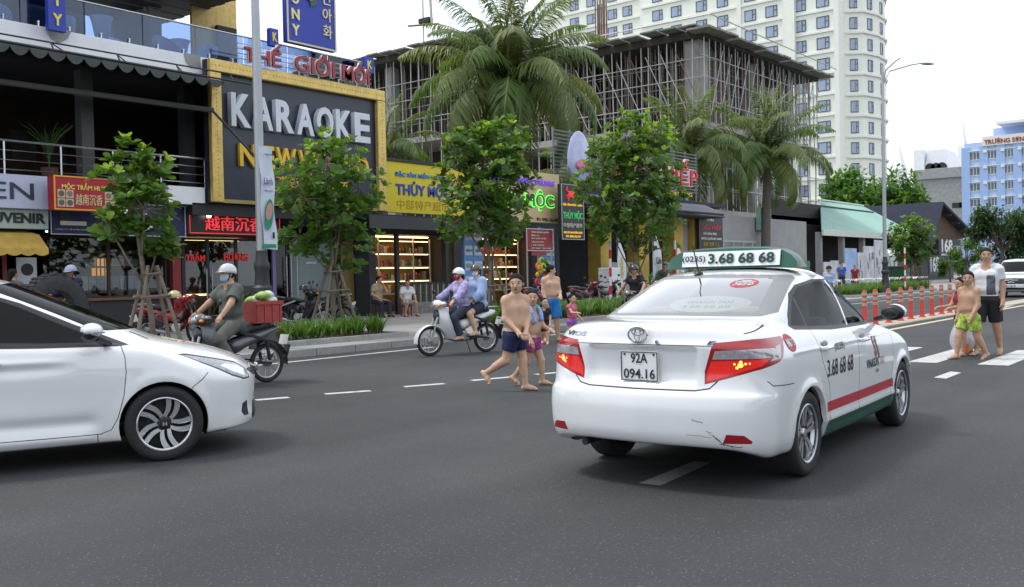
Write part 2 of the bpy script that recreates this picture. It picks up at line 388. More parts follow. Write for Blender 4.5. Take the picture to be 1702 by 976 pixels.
# red and white marker posts
for (x, y, lab) in ((28.9,15.9,'red and white marker post left of the taxi roof sign'),(27.0,17.3,'red and white marker post half hidden under the fourth tree'),(52.6,15.2,'red and white marker post beside the far small tree')):
    r = thing('marker_post', lab, 'post', (x,y,zsw(y)), 0, 'red and white marker posts')
    for i in range(8): MB().tube([(0,0,i*.3),(0,0,i*.3+.3)], .045, 10).build('painted_band', mat('marker red',(.48,.02,.03),.5) if i % 2 == 0 else mat('marker white',(.7,.7,.7),.5), r, smooth=True)
# ------------------------------------------------------------------ cars: a lofted body whose panes, lamps and seams are cut out of the surface
def pchip(P, k):
    """monotone cubic through the control points (axis 0), k samples per span"""
    P = np.asarray(P, float); n = len(P); d = np.diff(P, axis=0); m = np.zeros_like(P)
    a, b = d[:-1], d[1:]; same = (a*b) > 0
    m[1:-1] = np.where(same, 2*a*b/np.where(same, a+b, 1), 0)
    m[0], m[-1] = d[0], d[-1]
    t = np.linspace(0, 1, k, endpoint=False); out = []
    sh = (-1,)+(1,)*(P.ndim-1); T = t.reshape(sh)
    for i in range(n-1):
        h00, h10, h01, h11 = 2*T**3-3*T**2+1, T**3-2*T**2+T, -2*T**3+3*T**2, T**3-T**2
        out.append(h00*P[i]+h10*m[i]+h01*P[i+1]+h11*m[i+1])
    out.append(P[-1:]); return np.concatenate(out)
def car_row(xr, br, wr, zr, zsr, wm, zsm, xf, bf, wf, zf, zsf, cl=0.22):
    c = [(xr,0,zr), (xr+.14*br,.42*wr,zr), (xr+.5*br,.76*wr,zr*.9+zsr*.1), (xr+br,.935*wr,zr*.55+zsr*.45)]
    x4, x10 = xr+br+cl, xf-bf-cl
    for t in np.linspace(0, 1, 7):
        y = (wr+(wm-wr)*min(1, t*2.4)) if t < .5 else (wf+(wm-wf)*min(1, (1-t)*2.4))
        z = (zsr+(zsm-zsr)*t*2) if t < .5 else (zsf+(zsm-zsf)*(1-t)*2)
        c.append((x4+(x10-x4)*t, y, z))
    c += [(xf-bf,.935*wf,zf*.55+zsf*.45), (xf-.5*bf,.76*wf,zf*.9+zsf*.1), (xf-.14*bf,.42*wf,zf), (xf,0,zf)]
    return c
def in_poly(p, poly):
    x, y = p; c = False; n = len(poly)
    for i in range(n):
        (x0,y0),(x1,y1) = poly[i], poly[(i+1)%n]
        if (y0 > y) != (y1 > y) and x < (x1-x0)*(y-y0)/(y1-y0)+x0: c = not c
    return c
SIDE = (Vector((1,0,0)), Vector((0,0,1)))
REAR = (Vector((0,1,0)), Vector((0,0,1)))
DIAG = (Vector((1,1,0)).normalized(), Vector((0,0,1)))      # rear corner seen at 45 degrees
DIAGF = (Vector((1,-1,0)).normalized(), Vector((0,0,1)))    # front corner
TOP = (Vector((1,0,0)), Vector((0,1,0)))
def carve(bm, lay, poly, proj, tagid, ok, src=None):
    a, b = proj; us = [p[0] for p in poly]; vs = [p[1] for p in poly]; e = 1e-4
    def faces(u0, u1, v0, v1):
        r = []
        for f in bm.faces:
            if src is not None and f[lay] not in src: continue
            if not ok(f): continue
            fu = [v.co.dot(a) for v in f.verts]
            if max(fu) < u0-e or min(fu) > u1+e: continue
            fv = [v.co.dot(b) for v in f.verts]
            if max(fv) < v0-e or min(fv) > v1+e: continue
            r.append(f)
        return r
    box = set(faces(min(us), max(us), min(vs), max(vs)))
    for i in range(len(poly)):
        (u0,v0),(u1,v1) = poly[i], poly[(i+1)%len(poly)]
        no = a*(-(v1-v0))+b*(u1-u0)
        if no.length < 1e-9: continue
        box = {f for f in box if f.is_valid}
        fs = []
        for f in box:
            fu = [v.co.dot(a) for v in f.verts]; fv = [v.co.dot(b) for v in f.verts]
            if max(fu) >= min(u0,u1)-e and min(fu) <= max(u0,u1)+e and max(fv) >= min(v0,v1)-e and min(fv) <= max(v0,v1)+e: fs.append(f)
        if not fs: continue
        geom = list({x for f in fs for x in (list(f.verts)+list(f.edges)+[f])})
        r = bmesh.ops.bisect_plane(bm, geom=geom, dist=1e-5, plane_co=a*u0+b*v0, plane_no=no.normalized())
        for g in r['geom']:
            if isinstance(g, bmesh.types.BMFace): box.add(g)
    for f in box:
        if f.is_valid:
            c = f.calc_center_median()
            if in_poly((c.dot(a), c.dot(b)), poly): f[lay] = tagid
def strip(pts, w):
    """thin closed outline along a 2D polyline"""
    P = np.asarray(pts, float); T = np.gradient(P, axis=0); T /= np.linalg.norm(T, axis=1)[:,None]
    N = np.stack((-T[:,1], T[:,0]), 1)*w/2
    return [tuple(q) for q in (P+N)]+[tuple(q) for q in (P-N)[::-1]]
def circle2(cx, cz, r, n=36, a0=0, a1=360):
    return [(cx+r*math.cos(R(a0+(a1-a0)*i/n)), cz+r*math.sin(R(a0+(a1-a0)*i/n))) for i in range(n)]
def car_body(rows, cuts, arches, mats, names, root, hook=None, kr=6, kc=10, smooth_it=1):
    """rows of control points -> dense half body, cut and mirrored; returns BVH of the whole body"""
    G = pchip(pchip(np.array(rows), kr).transpose(1,0,2), kc).transpose(1,0,2)
    for _ in range(smooth_it):
        S = G.copy(); S[1:-1,1:-1] = (G[1:-1,1:-1]*4+G[:-2,1:-1]+G[2:,1:-1]+G[1:-1,:-2]+G[1:-1,2:])/8; G = S
    for (ax, az, ar) in arches:
        d = np.hypot(G[...,0]-ax, G[...,2]-az); G[...,1] += 0.014*np.exp(-((d-ar)/.05)**2)*(G[...,1] > .5)
    if hook: G = hook(G)
    h, w = G.shape[:2]
    N = np.cross(np.gradient(G, axis=1), np.gradient(G, axis=0)); N /= (np.linalg.norm(N, axis=2)[...,None]+1e-12)
    cen = np.array([0,0,.6])
    if (np.einsum('ijk,ijk->ij', N, G-cen) < 0).mean() > .5: N = -N
    N[:,0,1] = 0; N[:,-1,1] = 0; N /= (np.linalg.norm(N, axis=2)[...,None]+1e-12)
    V0 = [Vector(p) for p in G.reshape(-1,3)]; F0 = [(i*w+j, i*w+j+1, (i+1)*w+j+1, (i+1)*w+j) for i in range(h-1) for j in range(w-1)]
    bvh0 = BVHTree.FromPolygons(V0, F0); NN = N.reshape(-1,3)
    bm = bmesh.new(); lay = bm.faces.layers.int.new('part')
    bv = [bm.verts.new(p) for p in V0]
    for f in F0:
        try: bm.faces.new([bv[i] for i in f])
        except ValueError: pass
    bmesh.ops.remove_doubles(bm, verts=bm.verts, dist=1e-5)
    bmesh.ops.recalc_face_normals(bm, faces=bm.faces)
    if sum(f.normal.dot(f.calc_center_median()-Vector(cen)) for f in bm.faces) < 0: bmesh.ops.reverse_faces(bm, faces=bm.faces)
    for (poly, proj, tid, ok, src) in cuts: carve(bm, lay, poly, proj, tid, ok, src)
    for (ax, az, ar) in arches:
        p = [(ax+ar*math.cos(t), az+ar*math.sin(t)*1.0) for t in np.linspace(0, 2*math.pi, 40, endpoint=False)]
        carve(bm, lay, p, SIDE, 99, lambda f: f.calc_center_median().y > .45, None)
    bmesh.ops.delete(bm, geom=[f for f in bm.faces if f[lay] == 99], context='FACES')
    lip = []
    for (ax, az, ar) in arches:
        lip += [e for e in bm.edges if e.is_boundary and all(abs(math.hypot(v.co.x-ax, v.co.z-az)-ar) < .012 for v in e.verts)]
    r = bmesh.ops.extrude_edge_only(bm, edges=list(set(lip)))
    for g in r['geom']:
        if isinstance(g, bmesh.types.BMVert): g.co.y -= .035
    tags = sorted({f[lay] for f in bm.faces}); parts = {}
    pos = {}
    for t in tags:
        fs = [f for f in bm.faces if f[lay] == t]; idx = {}; V = []; F = []
        for f in fs:
            q = []
            for v in f.verts:
                if v.index not in idx or True:
                    k = idx.get(v)
                    if k is None: k = idx[v] = len(V); V.append(v.co.copy())
                q.append(k)
            F.append(q)
        nv = len(V); nor = []
        for p in V:
            loc, n, fi, d = bvh0.find_nearest(p)
            q = F0[fi]; nn = sum((NN[i]/(1e-5+(V0[i]-loc).length) for i in q), np.zeros(3)); nor.append(Vector(nn).normalized())
        mir = {}; V2 = list(V); nor2 = list(nor)
        for i, p in enumerate(V):
            if p.y < 2e-4: mir[i] = i
            else: mir[i] = len(V2); V2.append(Vector((p.x, -p.y, p.z))); nor2.append(Vector((nor[i].x, -nor[i].y, nor[i].z)))
        F2 = F+[[mir[i] for i in q[::-1]] for q in F]
        par = list(range(len(V2)))
        def find(i):
            while par[i] != i: par[i] = par[par[i]]; i = par[i]
            return i
        for q in F2:
            a = find(q[0])
            for i in q[1:]: par[find(i)] = a
        comp = {}
        for q in F2: comp.setdefault(find(q[0]), []).append(q)
        # slivers join the largest piece
        keys = sorted(comp, key=lambda k: -len(comp[k]))
        lst = []
        for k in keys:
            idm = {}; VV = []; FF = []; NNr = []
            for q in comp[k]:
                r_ = []
                for i in q:
                    if i not in idm: idm[i] = len(VV); VV.append(V2[i]); NNr.append(nor2[i])
                    r_.append(idm[i])
                FF.append(r_)
            ext = max((max(p[c] for p in VV)-min(p[c] for p in VV)) for c in range(3))
            if ext < .008: continue
            me = bpy.data.meshes.new(names[t]); me.from_pydata([tuple(p) for p in VV], [], FF)
            me.materials.append(mats[t]); me.polygons.foreach_set('use_smooth', [True]*len(me.polygons))
            me.normals_split_custom_set_from_vertices([tuple(n) for n in NNr]); me.update()
            lst.append((me, np.mean([tuple(p) for p in VV], axis=0)))
        parts[t] = lst
        continue
        me = bpy.data.meshes.new(names[t]); me.from_pydata([tuple(p) for p in V2], [], F2)
        me.materials.append(mats[t]); me.polygons.foreach_set('use_smooth', [True]*len(me.polygons))
        me.normals_split_custom_set_from_vertices([tuple(n) for n in nor2]); me.update()
        parts[t] = (me, V2, F2)
    bm.free()
    Vb = [p for p in V0]+[Vector((p.x,-p.y,p.z)) for p in V0]; o = len(V0)
    return parts, BVHTree.FromPolygons(Vb, F0+[tuple(i+o for i in q) for q in F0])
def wheel(root, c, r, w, side, style, mt, mrim, mdark, rim_r):
    """side = -1: outer face towards -y"""
    t = MB(); y0, y1 = -w/2, w/2
    t.lathe([(rim_r*.98,y0+.015),(rim_r+.012,y0+.004),(r*.86,y0-.006),(r*.95,y0+.004),(r,y0+.028),(r,0),(r,y1-.028),(r*.95,y1-.004),(r*.86,y1+.006),(rim_r*.98,y1-.015),(rim_r*.9,0)], axis='y', n=48, closed=True)
    wh = t.build('wheel', mt, root, smooth=True, loc=c)
    g = MB(); s = side
    prof = [(rim_r+.004, s*(w/2-.004)), (rim_r, s*(w/2-.018)), (rim_r*.95, s*(w/2-.03)), (rim_r*.93, s*(w/2-.09)), (rim_r*.9, -s*.06)]
    g.lathe(prof, axis='y', n=48, closed=False) if False else None
    n = 48; th = np.arange(n)*2*math.pi/n; A = np.array([[(rr*math.cos(q), yy, rr*math.sin(q)) for q in np.append(th, 0)] for (rr, yy) in prof]); g.grid(A)
    g.tube([((rim_r-.004)*math.cos(q), s*(w/2-.012), (rim_r-.004)*math.sin(q)) for q in np.linspace(0, 2*math.pi, 49)], .009, 6, False)
    g.build('rim_barrel', mrim, wh, smooth=True)
    d = MB().lathe([(0.001, s*(w/2-.125)), (rim_r*.92, s*(w/2-.12))], axis='y', n=32); d.lathe([(0.001, s*(w/2-.10)), (.13, s*(w/2-.10)), (.13, s*(w/2-.115))], axis='y', n=32)
    d.build('brake_disc', mdark, wh)
    yf = s*(w/2-.022); yh = s*(w/2-.04)
    def spoke(P, th=.016):
        q = MB(); k = len(P); V = [(a, yh+(yf-yh)*min(1, math.hypot(a,b)/rim_r*1.1), b) for a, b in P]+[(a, yh-s*.035, b) for a, b in P]
        q.add(V, [tuple(range(k)), tuple(range(2*k-1,k-1,-1))]+[(i,k+i,k+(i+1)%k,(i+1)%k) for i in range(k)]); return q
    if style == 'taxi': base = [[(.045,-.028),(.045,-.004),(rim_r*.96,-.012),(rim_r*.96,-.058)], [(.045,.004),(.045,.028),(rim_r*.96,.058),(rim_r*.96,.012)]]; dk = []
    else:
        def arc(o0, o1, wd):
            L = []; Rr = []
            for t in np.linspace(0, 1, 7):
                rr = .05+(rim_r*.955-.05)*t; off = o0+(o1-o0)*t-.018*math.sin(math.pi*t); ww = wd*(.7+.5*t)
                L.append((rr, off+ww)); Rr.append((rr, off-ww))
            return L+Rr[::-1]
        base = [arc(.026, .070, .020), arc(-.024, -.008, .020)]; dk = []
    for k in range(5):
        a = R(72*k+ (18 if style == 'taxi' else 62)); ca, sa = math.cos(a), math.sin(a)
        for B in base: spoke([(x*ca-z*sa, x*sa+z*ca) for x, z in B]).build('spoke', mrim, wh)
    h = MB().lathe([(.001, yf-s*.0), (.03, yf-s*.002), (.034, yf-s*.01), (.062, yh-s*.004), (.066, yh-s*.03)], axis='y', n=24); h.build('hub_cap', mrim if style == 'taxi' else mdark, wh, smooth=True)
    for k in range(5 if style == 'taxi' else 4):
        a = R(360/ (5 if style == 'taxi' else 4)*k+45); MB().lathe([(.001, yf-s*.004), (.009, yf-s*.004), (.010, yf-s*.03)], (.052*math.cos(a), 0, .052*math.sin(a)), axis='y', n=8).build('wheel_nut', mdark, wh)
    return wh
def wheel_well(root, x, z, r, m, y0=.34, y1=.80):
    for s in (-1, 1):
        q = MB(); n = 26; A = []
        for yy in (s*y1, s*y0): A.append([(x+r*math.cos(t), yy, z+r*math.sin(t)) for t in np.linspace(-.35, math.pi+.35, n)])
        q.grid(A); q.add([(x+r*math.cos(t), s*y0, max(.17, z+r*math.sin(t))) for t in np.linspace(-.35, math.pi+.35, n)], [tuple(range(n))]); q.build('wheel_well', m, root)
def decal(body, c, w, h, m, parent, bvh, dirv, ux, name='lettering', bold=0.02, shear=0.0, off=.004, uz=(0,0,1), space=1.0):
    """lettering laid onto a body surface along dirv"""
    o = text(body, c, w, h, m, parent, name, 0.0, bold, shear, ux, uz, space) if isinstance(body, str) else link(name, body, parent)
    dv = Vector(dirv).normalized()
    for v in o.data.vertices:
        hit = bvh.ray_cast(v.co-dv*1.0, dv, 2.5)
        if hit[0] is not None: v.co = hit[0]-dv*off
    o.data.update(); return o
def flat_mesh(name, polys, m):
    """polys: lists of 3D points, each one face"""
    q = MB()
    for P in polys: q.add(P, [tuple(range(len(P)))])
    return q.mesh(name, m)
CARPAINT = mat('white car paint', (.74,.75,.76), .25, 0, .03, 2, coat=1.0)
TYRE = mat('tyre rubber', (.018,.018,.019), .8, 0, .2, 30, .25, 90)
RIM = mat('alloy rim', (.52,.53,.55), .3, .85, .05)
RIMB = mat('machined rim', (.62,.63,.65), .25, .8, .05)
DARKM = mat('dark metal', (.03,.03,.033), .5, .4, .1)
BLACKP = mat('black plastic', (.012,.012,.013), .45, 0, .1)
SEAMM = mat('panel gap', (.02,.02,.022), .8, 0, 0)
GREYB = mat('grey glass border', (.21,.215,.22), .35, 0, .05)
CARGL = glass('clear car glass', (.55,.62,.58), .01, 1.5)
CARGLD = glass('tinted car glass', (.06,.08,.11), .01, .62)
LAMPR = mat('red lamp plastic', (.32,.006,.012), .12, 0, .25, 60, coat=.6)
LAMPRL = mat('lit red lamp', (.5,.01,.012), .15, 0, .3, 90, coat=.6, emit=(1,.03,.012), estr=.22)
LAMPO = mat('lit bulb', (.9,.4,.1), .2, 0, .3, 60, emit=(1,.36,.06), estr=2.0)
HEADL = mat('headlamp lens', (.26,.27,.30), .08, .3, .5, 30, coat=.9)
CARGLR = glass('sky-lit rear glass', (.62,.68,.64), .015, 4.2)  # mirror share boosted so the pane takes on the bright sky
CARGLS = glass('shaded side glass', (.34,.40,.36), .01, .5)  # darkened tint and weak mirror stand in for dark tree reflections
LAMPC = mat('clear lamp plastic', (.40,.38,.41), .12, .35, .35, 45, coat=.7)
CHROME = mat('chrome', (.75,.76,.78), .12, 1, .03)
SEATM = mat('pale seat fabric', (.42,.40,.36), .85, 0, .15, 12)
WHITEP = mat('white plate', (.72,.73,.74), .4, 0, .04)
INKB = mat('black ink', (.014,.014,.016), .5, 0, .1)
INKR = mat('red ink', (.42,.012,.03), .45, 0, .08)
INKG = mat('green ink', (.012,.075,.05), .4, 0, .1)
def car_interior(root, x0, x1, zf, m, w=.62, rows=((-.75,.5),(.25,.52))):
    MB().box(x0, x1, -w, w, zf, zf+.04).build('cabin_floor', BLACKP, root)
    for (sx, sz) in rows:
        for sy in ((-.34,.34)):
            q = MB().obox((sx,sy,sz-.1),(.26,0,.02),(0,.25,0),(0,0,.08)); q.obox((sx-.3,sy,sz+.24),(.06,0,0),(0,.25,0),(-.09,0,.3))
            q.obox((sx-.40,sy,sz+.60),(.045,0,0),(0,.12,0),(-.02,0,.085)); q.build('car_seat', m, root, bevel=.04)
    MB().obox((x1-.12,0,zf+.52),(.2,0,-.03),(0,w+.04,0),(.03,0,.12)).build('dashboard', BLACKP, root, bevel=.04)
    MB().box(x0-.35, x0+.1, -w, w, .92, .98).build('parcel_shelf', SEATM, root)
    q = MB(); n = 24; q.tube([(x1-.42+.05*math.sin(t), .34+.17*math.cos(t), zf+.62+.17*math.sin(t)) for t in np.linspace(0, 2*math.pi, n)], .014, 6, False); q.build('steering_wheel', BLACKP, root)

def link_parts(parts, names, root, subs):
    """subs: {tag: parent tag} - cut pieces that belong to another part"""
    obs = {}
    for t, lst in parts.items():
        if t in subs: continue
        obs[t] = [(link(names[t], me, root), c) for me, c in lst]
    for t, pt in subs.items():
        for me, c in parts.get(t, []):
            par = min(obs[pt], key=lambda oc: np.linalg.norm(oc[1]-c))[0] if pt in obs else root
            link(names[t], me, par)
    return obs
# ------------------------------------------------------------------ the row of shops
YF = 23.6
def wallmat(n, c, v=.15): return mat(n, c, .85, 0, v, 1.5, .12, 30)
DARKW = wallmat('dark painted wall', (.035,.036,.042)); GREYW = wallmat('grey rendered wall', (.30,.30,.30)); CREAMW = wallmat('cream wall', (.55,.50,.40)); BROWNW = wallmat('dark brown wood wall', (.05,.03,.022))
YELW = wallmat('peeling ochre wall', (.42,.29,.06), .4); WHITEW = wallmat('weathered white wall', (.78,.79,.82), .08)
SHOPGL = glass('shop glass', (.82,.86,.86), .015, 1.0); BALGL = glass('blue balustrade glass', (.50,.62,.82), .02, 1.6)
LED = mat('warm shelf light', (.9,.7,.4), .5, 0, 0, emit=(1.0,.66,.30), estr=4.2); LEDW = mat('white fill glow', (.9,.9,.9), .5, 0, 0, emit=(1,.95,.85), estr=2.5)
STEEL = mat('stainless rail', (.55,.57,.6), .25, .9, .05); BLK = mat('black painted steel', (.015,.015,.017), .5, 0, .1)
SHELF = mat('white shelf frame', (.55,.52,.46), .5, 0, .05)
GOLD = mat('brassy gold frame', (.62,.44,.13), .35, .35, .25, 8, .05, 30)
def slab(parent, name, m, x0, x1, y0, y1, z0, z1, bevel=0): return MB().box(x0,x1,y0,y1,z0,z1).build(name, m, parent, bevel=bevel)
def shop_box(name, label, x0, x1, zt, wall, back, depth=3.4, floor=None):
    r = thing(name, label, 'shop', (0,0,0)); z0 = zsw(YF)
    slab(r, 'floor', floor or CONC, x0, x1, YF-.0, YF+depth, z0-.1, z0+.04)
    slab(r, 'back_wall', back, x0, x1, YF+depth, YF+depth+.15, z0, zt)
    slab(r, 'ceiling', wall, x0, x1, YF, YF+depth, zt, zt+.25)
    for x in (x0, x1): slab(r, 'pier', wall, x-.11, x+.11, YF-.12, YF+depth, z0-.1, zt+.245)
    return r, z0
def pane(r, x0, x1, z0, z1, y=YF, m=None, fr=None, w=.045):
    g = MB().box(x0+w,x1-w,y-.006,y+.006,z0+w,z1-w).build('pane', m or SHOPGL, r)
    q = MB(); q.box(x0,x0+w,y-.03,y+.03,z0,z1).box(x1-w,x1,y-.03,y+.03,z0,z1).box(x0+w,x1-w,y-.03,y+.03,z0,z0+w).box(x0+w,x1-w,y-.03,y+.03,z1-w,z1); q.build('pane_frame', fr or BLK, r)
    return g
def sign(name, label, x0, x1, z0, z1, y, m, d=.16, edge=None, cat='sign', ew=.06):
    r = thing(name, label, cat, (0,0,0)); slab(r, 'board', m, x0, x1, y, y+d, z0, z1, .01)
    if edge is not None:
        q = MB(); q.box(x0-.001,x1+.001,y-.02,y-.002,z0-.001,z0+ew).box(x0-.001,x1+.001,y-.02,y-.002,z1-ew,z1+.001).box(x0-.001,x0+ew,y-.02,y-.002,z0+ew,z1-ew).box(x1-ew,x1+.001,y-.02,y-.002,z0+ew,z1-ew); q.build('sign_border', edge, r)
    return r
C_ = lambda n, c, **k: mat(n, c, .5, 0, .06, **k)
# ---- left block: two storeys, open terrace above the shops, roof bar with glass balustrade
blk = thing('terrace_building', 'dark two-storey building with an open terrace, glass-railed roof and gold-framed sign', 'building')
slab(blk, 'terrace_slab', GREYW, 2, 21.5, 22.7, 30, 3.58, 3.98); slab(blk, 'terrace_back_wall', BROWNW, 2, 21.5, 28.5, 28.8, 3.98, 7.0); slab(blk, 'roof_slab', DARKW, 2, 21.5, 22.85, 30, 6.88, 7.12)
slab(blk, 'parapet', WHITEW, 2, 21.5, 22.72, 22.95, 7.12, 7.60, .01)
slab(blk, 'party_wall', DARKW, 21.3, 21.6, 22.9, 30, .2, 7.1)
for x in (8.4, 12.2, 15.1): slab(blk, 'column', DARKW if x > 15 else mat('terrace column',(.10,.10,.105),.8), x-.16, x+.16, 23.3, 23.62, 3.98, 6.88)
slab(blk, 'white_sill', WHITEW, 13.9, 15.0, 22.5, 22.69, 3.55, 4.02, .01)
q = MB().add([(10.9,22.70,7.62),(11.55,22.70,7.62),(11.45,22.70,7.42),(11.25,22.70,7.28),(11.05,22.70,7.34)], [(0,1,2,3,4)]); q.build('bare_patch', GREYW, blk); MB().add([(14.6,22.70,7.62),(15.1,22.70,7.62),(15.1,22.70,7.3),(14.8,22.70,7.25),(14.65,22.70,7.4)], [(0,1,2,3,4)]).build('bare_patch', GREYW, blk)
# roof-bar glass balustrade
for i in range(11):
    x = 4.2+i*1.55; MB().box(x+.01,x+1.53,22.83,22.845,7.62,8.42).build('balustrade_pane', BALGL, blk)
    for k in range(2): MB().lathe([(.02,0),(.02,.12),(.028,.13),(.028,.16)], (x+.4+.75*k,22.80,7.58), n=8).build('glass_clamp', STEEL, blk)
MB().tube([(2,22.84,8.44),(21.4,22.84,8.44)], .025, 8).build('top_rail', STEEL, blk)
# roof bar canopy and back
slab(blk, 'roof_bar_wall', mat('roof bar wall',(.16,.19,.26),.8), 2, 15.2, 29.0, 29.2, 7.12, 10.2); slab(blk, 'roof_bar_side_wall', GREYW, 15.9, 16.3, 26.5, 29.2, 7.12, 10.4)
for i in range(16): slab(blk, 'canopy_slat', mat('canopy slat',(.10,.105,.11),.6), 2, 17.3, 23.2+i*.36, 23.2+i*.36+.30, 9.86+.02*(i % 2), 9.96+.02*(i % 2))
for x in (9.6, 13.2, 17.2): slab(blk, 'canopy_beam', mat('canopy beam',(.05,.05,.055),.6), x-.12, x+.12, 23.0, 29.0, 9.98, 10.3)
slab(blk, 'canopy_post', WHITEW, 10.1, 10.4, 24.6, 24.9, 7.12, 9.86)
slab(blk, 'gold_facade_panel', GOLD, 16.7, 18.3, 25.5, 25.6, 7.12, 10.6); slab(blk, 'dark_doorway', BLK, 17.5, 18.2, 25.35, 25.49, 7.12, 9.4)
# terrace railing
rl = MB(); 
for z in (4.81,): MB().tube([(2,22.62,z),(15.1,22.62,z)], .028, 8).build('terrace_handrail', STEEL, blk)
for z in (4.15,4.37,4.59): MB().tube([(2,22.62,z),(15.1,22.62,z)], .012, 6).build('terrace_rail_bar', STEEL, blk)
for i in range(10): MB().tube([(3.3+i*1.31,22.62,3.98),(3.3+i*1.31,22.62,4.81)], .02, 8).build('terrace_rail_post', STEEL, blk)
# scalloped black canvas awning with its frame
aw = thing('canvas_awning', 'black scalloped canvas awning over the open terrace', 'awning')
CANV = mat('black canvas', (.022,.026,.026), .8, 0, .15, 4)
MB().add([(2,22.85,6.96),(15.35,22.85,6.96),(15.35,20.9,6.60),(2,20.9,6.60)], [(0,1,2,3)]).build('canvas', CANV, aw)
n_ = 33
for i in range(n_):
    x0 = 2+i*13.35/n_; w = 13.35/n_; P = [(x0+w*t, 20.9-.01*(i % 2), 6.60-.17*math.sin(math.pi*t)**.7-.03) for t in np.linspace(0,1,9)]
    MB().add([(x0,20.9-.01*(i%2),6.60)]+P+[(x0+w,20.9-.01*(i%2),6.60)], [tuple(range(11))]).build('scallop', mat('scallop canvas',(.05,.062,.06),.75,0,.2,6), aw)
MB().tube([(2,20.92,6.64),(15.4,20.92,6.64)], .025, 6).build('front_bar', BLK, aw); MB().tube([(2,21.1,6.82),(15.4,21.1,6.86)], .02, 6).build('upper_bar', BLK, aw)
for i in range(9): MB().tube([(2.5+i*1.55,20.95,6.64),(2.5+i*1.55,21.1,6.85)], .02, 6).build('strut', BLK, aw)
for i in range(9): MB().tube([(2.5+i*1.55,21.1,6.84),(2.5+i*1.55+1.4,22.8,7.0)], .014, 6).build('brace', BLK, aw)
aw2 = thing('rolled_awning', 'grey rolled awning arm slanting in front of the gold-framed sign', 'awning'); MB().tube([(4,21.9,5.95),(14.9,21.9,6.02)], .07, 8).build('roller', mat('rolled canvas',(.07,.072,.07),.8), aw2); MB().tube([(14.9,21.9,6.0),(17.7,21.5,3.35)], .035, 8).build('arm', STEEL if False else mat('dark alloy arm',(.06,.065,.07),.4,.5), aw2)
MB().grid([[(4,21.95,5.95),(14.9,21.95,6.0)],[(4,22.8,6.2),(14.9,22.8,6.2)]]).build('canvas', mat('rolled canvas',(.07,.072,.07),.8), aw2)
# white plastic chairs and stools on the roof bar
PLW = mat('white moulded plastic', (.66,.70,.74), .35, 0, .03)
def stool(x, y, h=1.05):
    o = MB().lathe([(.20,0),(.25,.03),(.24,.12),(.17,.40*h),(.165,.55*h),(.24,.88*h),(.29,h),(.27,h),(.22,.9*h),(.001,.88*h)], (0,0,0), n=20).build('hourglass_table', PLW, None, smooth=40, loc=(x,y,7.12)); return o
def tub(x, y, rz, h=.85):
    q = MB(); n = 22; A = []
    for (zz, rr) in ((0,.22),(.1,.27),(.4,.33),(.45,.34)): A.append([(rr*math.cos(2*math.pi*i/n), rr*math.sin(2*math.pi*i/n), zz) for i in range(n+1)])
    q.grid(A); q.lathe([(.001,.44),(.33,.44)], n=22)
    B = []
    for t in (0,.5,1): B.append([((.335+.05*t)*math.cos(a), (.335+.05*t)*math.sin(a), .42+(h-.42)*t*(.35+.65*max(0,math.cos((a-math.pi)*.72)))) for a in np.linspace(R(70), R(290), 18)])
    q.grid(B); o = q.build('tub_chair', PLW, None, smooth='all', loc=(x,y,7.12)); o.rotation_euler = (0,0,rz); return o
for i, (x, y, k, lab) in enumerate(((10.15,23.6,'t','white tub chair at the far left of the roof bar'),(11.65,23.5,'t','white tub chair just right of the blue vertical PARTY sign'),(12.35,24.0,'c','white low tub chair left of the tall white table on the roof'),(12.75,23.5,'s','tallest white hourglass table behind the roof balustrade'),(13.25,24.0,'t','white winged chair right of the tall hourglass table'),(13.9,23.5,'c','white round low chair in the middle of the roof bar'),(14.55,23.4,'t','white high-backed chair beside the second hourglass table'),(15.05,23.6,'s','second white hourglass table towards the gold-framed sign'),(15.75,23.5,'t','last white chair behind the balustrade before the bright wall'))):
    o = stool(x, y, 1.22 if i == 3 else 1.05) if k == 's' else tub(x, y, R(60+i*50), .62 if k == 'c' else 1.0)
    tag(o, lab, 'table' if k == 's' else 'chair', 'white plastic furniture on the roof bar')
def areca(x, y, z, h, label):
    r = thing('potted_palm', label, 'plant', (x,y,z)); MB().lathe([(.14,0),(.2,.35),(.21,.38),(.17,.38)], n=14).build('pot', mat('clay pot',(.12,.06,.04),.8), r); rnd = random.Random(2); q = MB()
    for k in range(16):
        a = rnd.uniform(0,6.28); L = rnd.uniform(.6,1)*h; d = np.array([math.cos(a),math.sin(a),0]); lean = rnd.uniform(.1,.45)
        P = [np.array([0,0,.35])+d*lean*L*t**2+np.array([0,0,L*t*(1-.25*t)]) for t in np.linspace(0,1,7)]
        for i in range(2,7):
            for s in (-1,1):
                sd = np.array([-d[1],d[0],0])*s; q.add([P[i]-d*.01, P[i]+sd*.16*(1-.08*i)+d*.08+np.array([0,0,.09]), P[i]+d*.012], [(0,1,2)])
        q.tube(P, [.008]*7, 4, False)
    q.build('fronds', mat('palm leaf green',(.05,.12,.03),.5,0,.4,5), r); return r
areca(11.3, 23.5, 3.98, 1.5, 'potted feathery palm standing on the dark terrace')
# hanging lamps, loudspeakers in the gloom
for i, x in enumerate((12.6, 13.5)): 
    o = slab(None, 'wall_picture', mat('dim picture',(.05,.05,.045),.6,0,.8,2), x, x+.7, 28.42, 28.48, 5.1, 6.0); tag(o, ('left' if i == 0 else 'right')+' of the two dim square pictures on the terrace back wall', 'picture', 'pictures on the terrace wall')
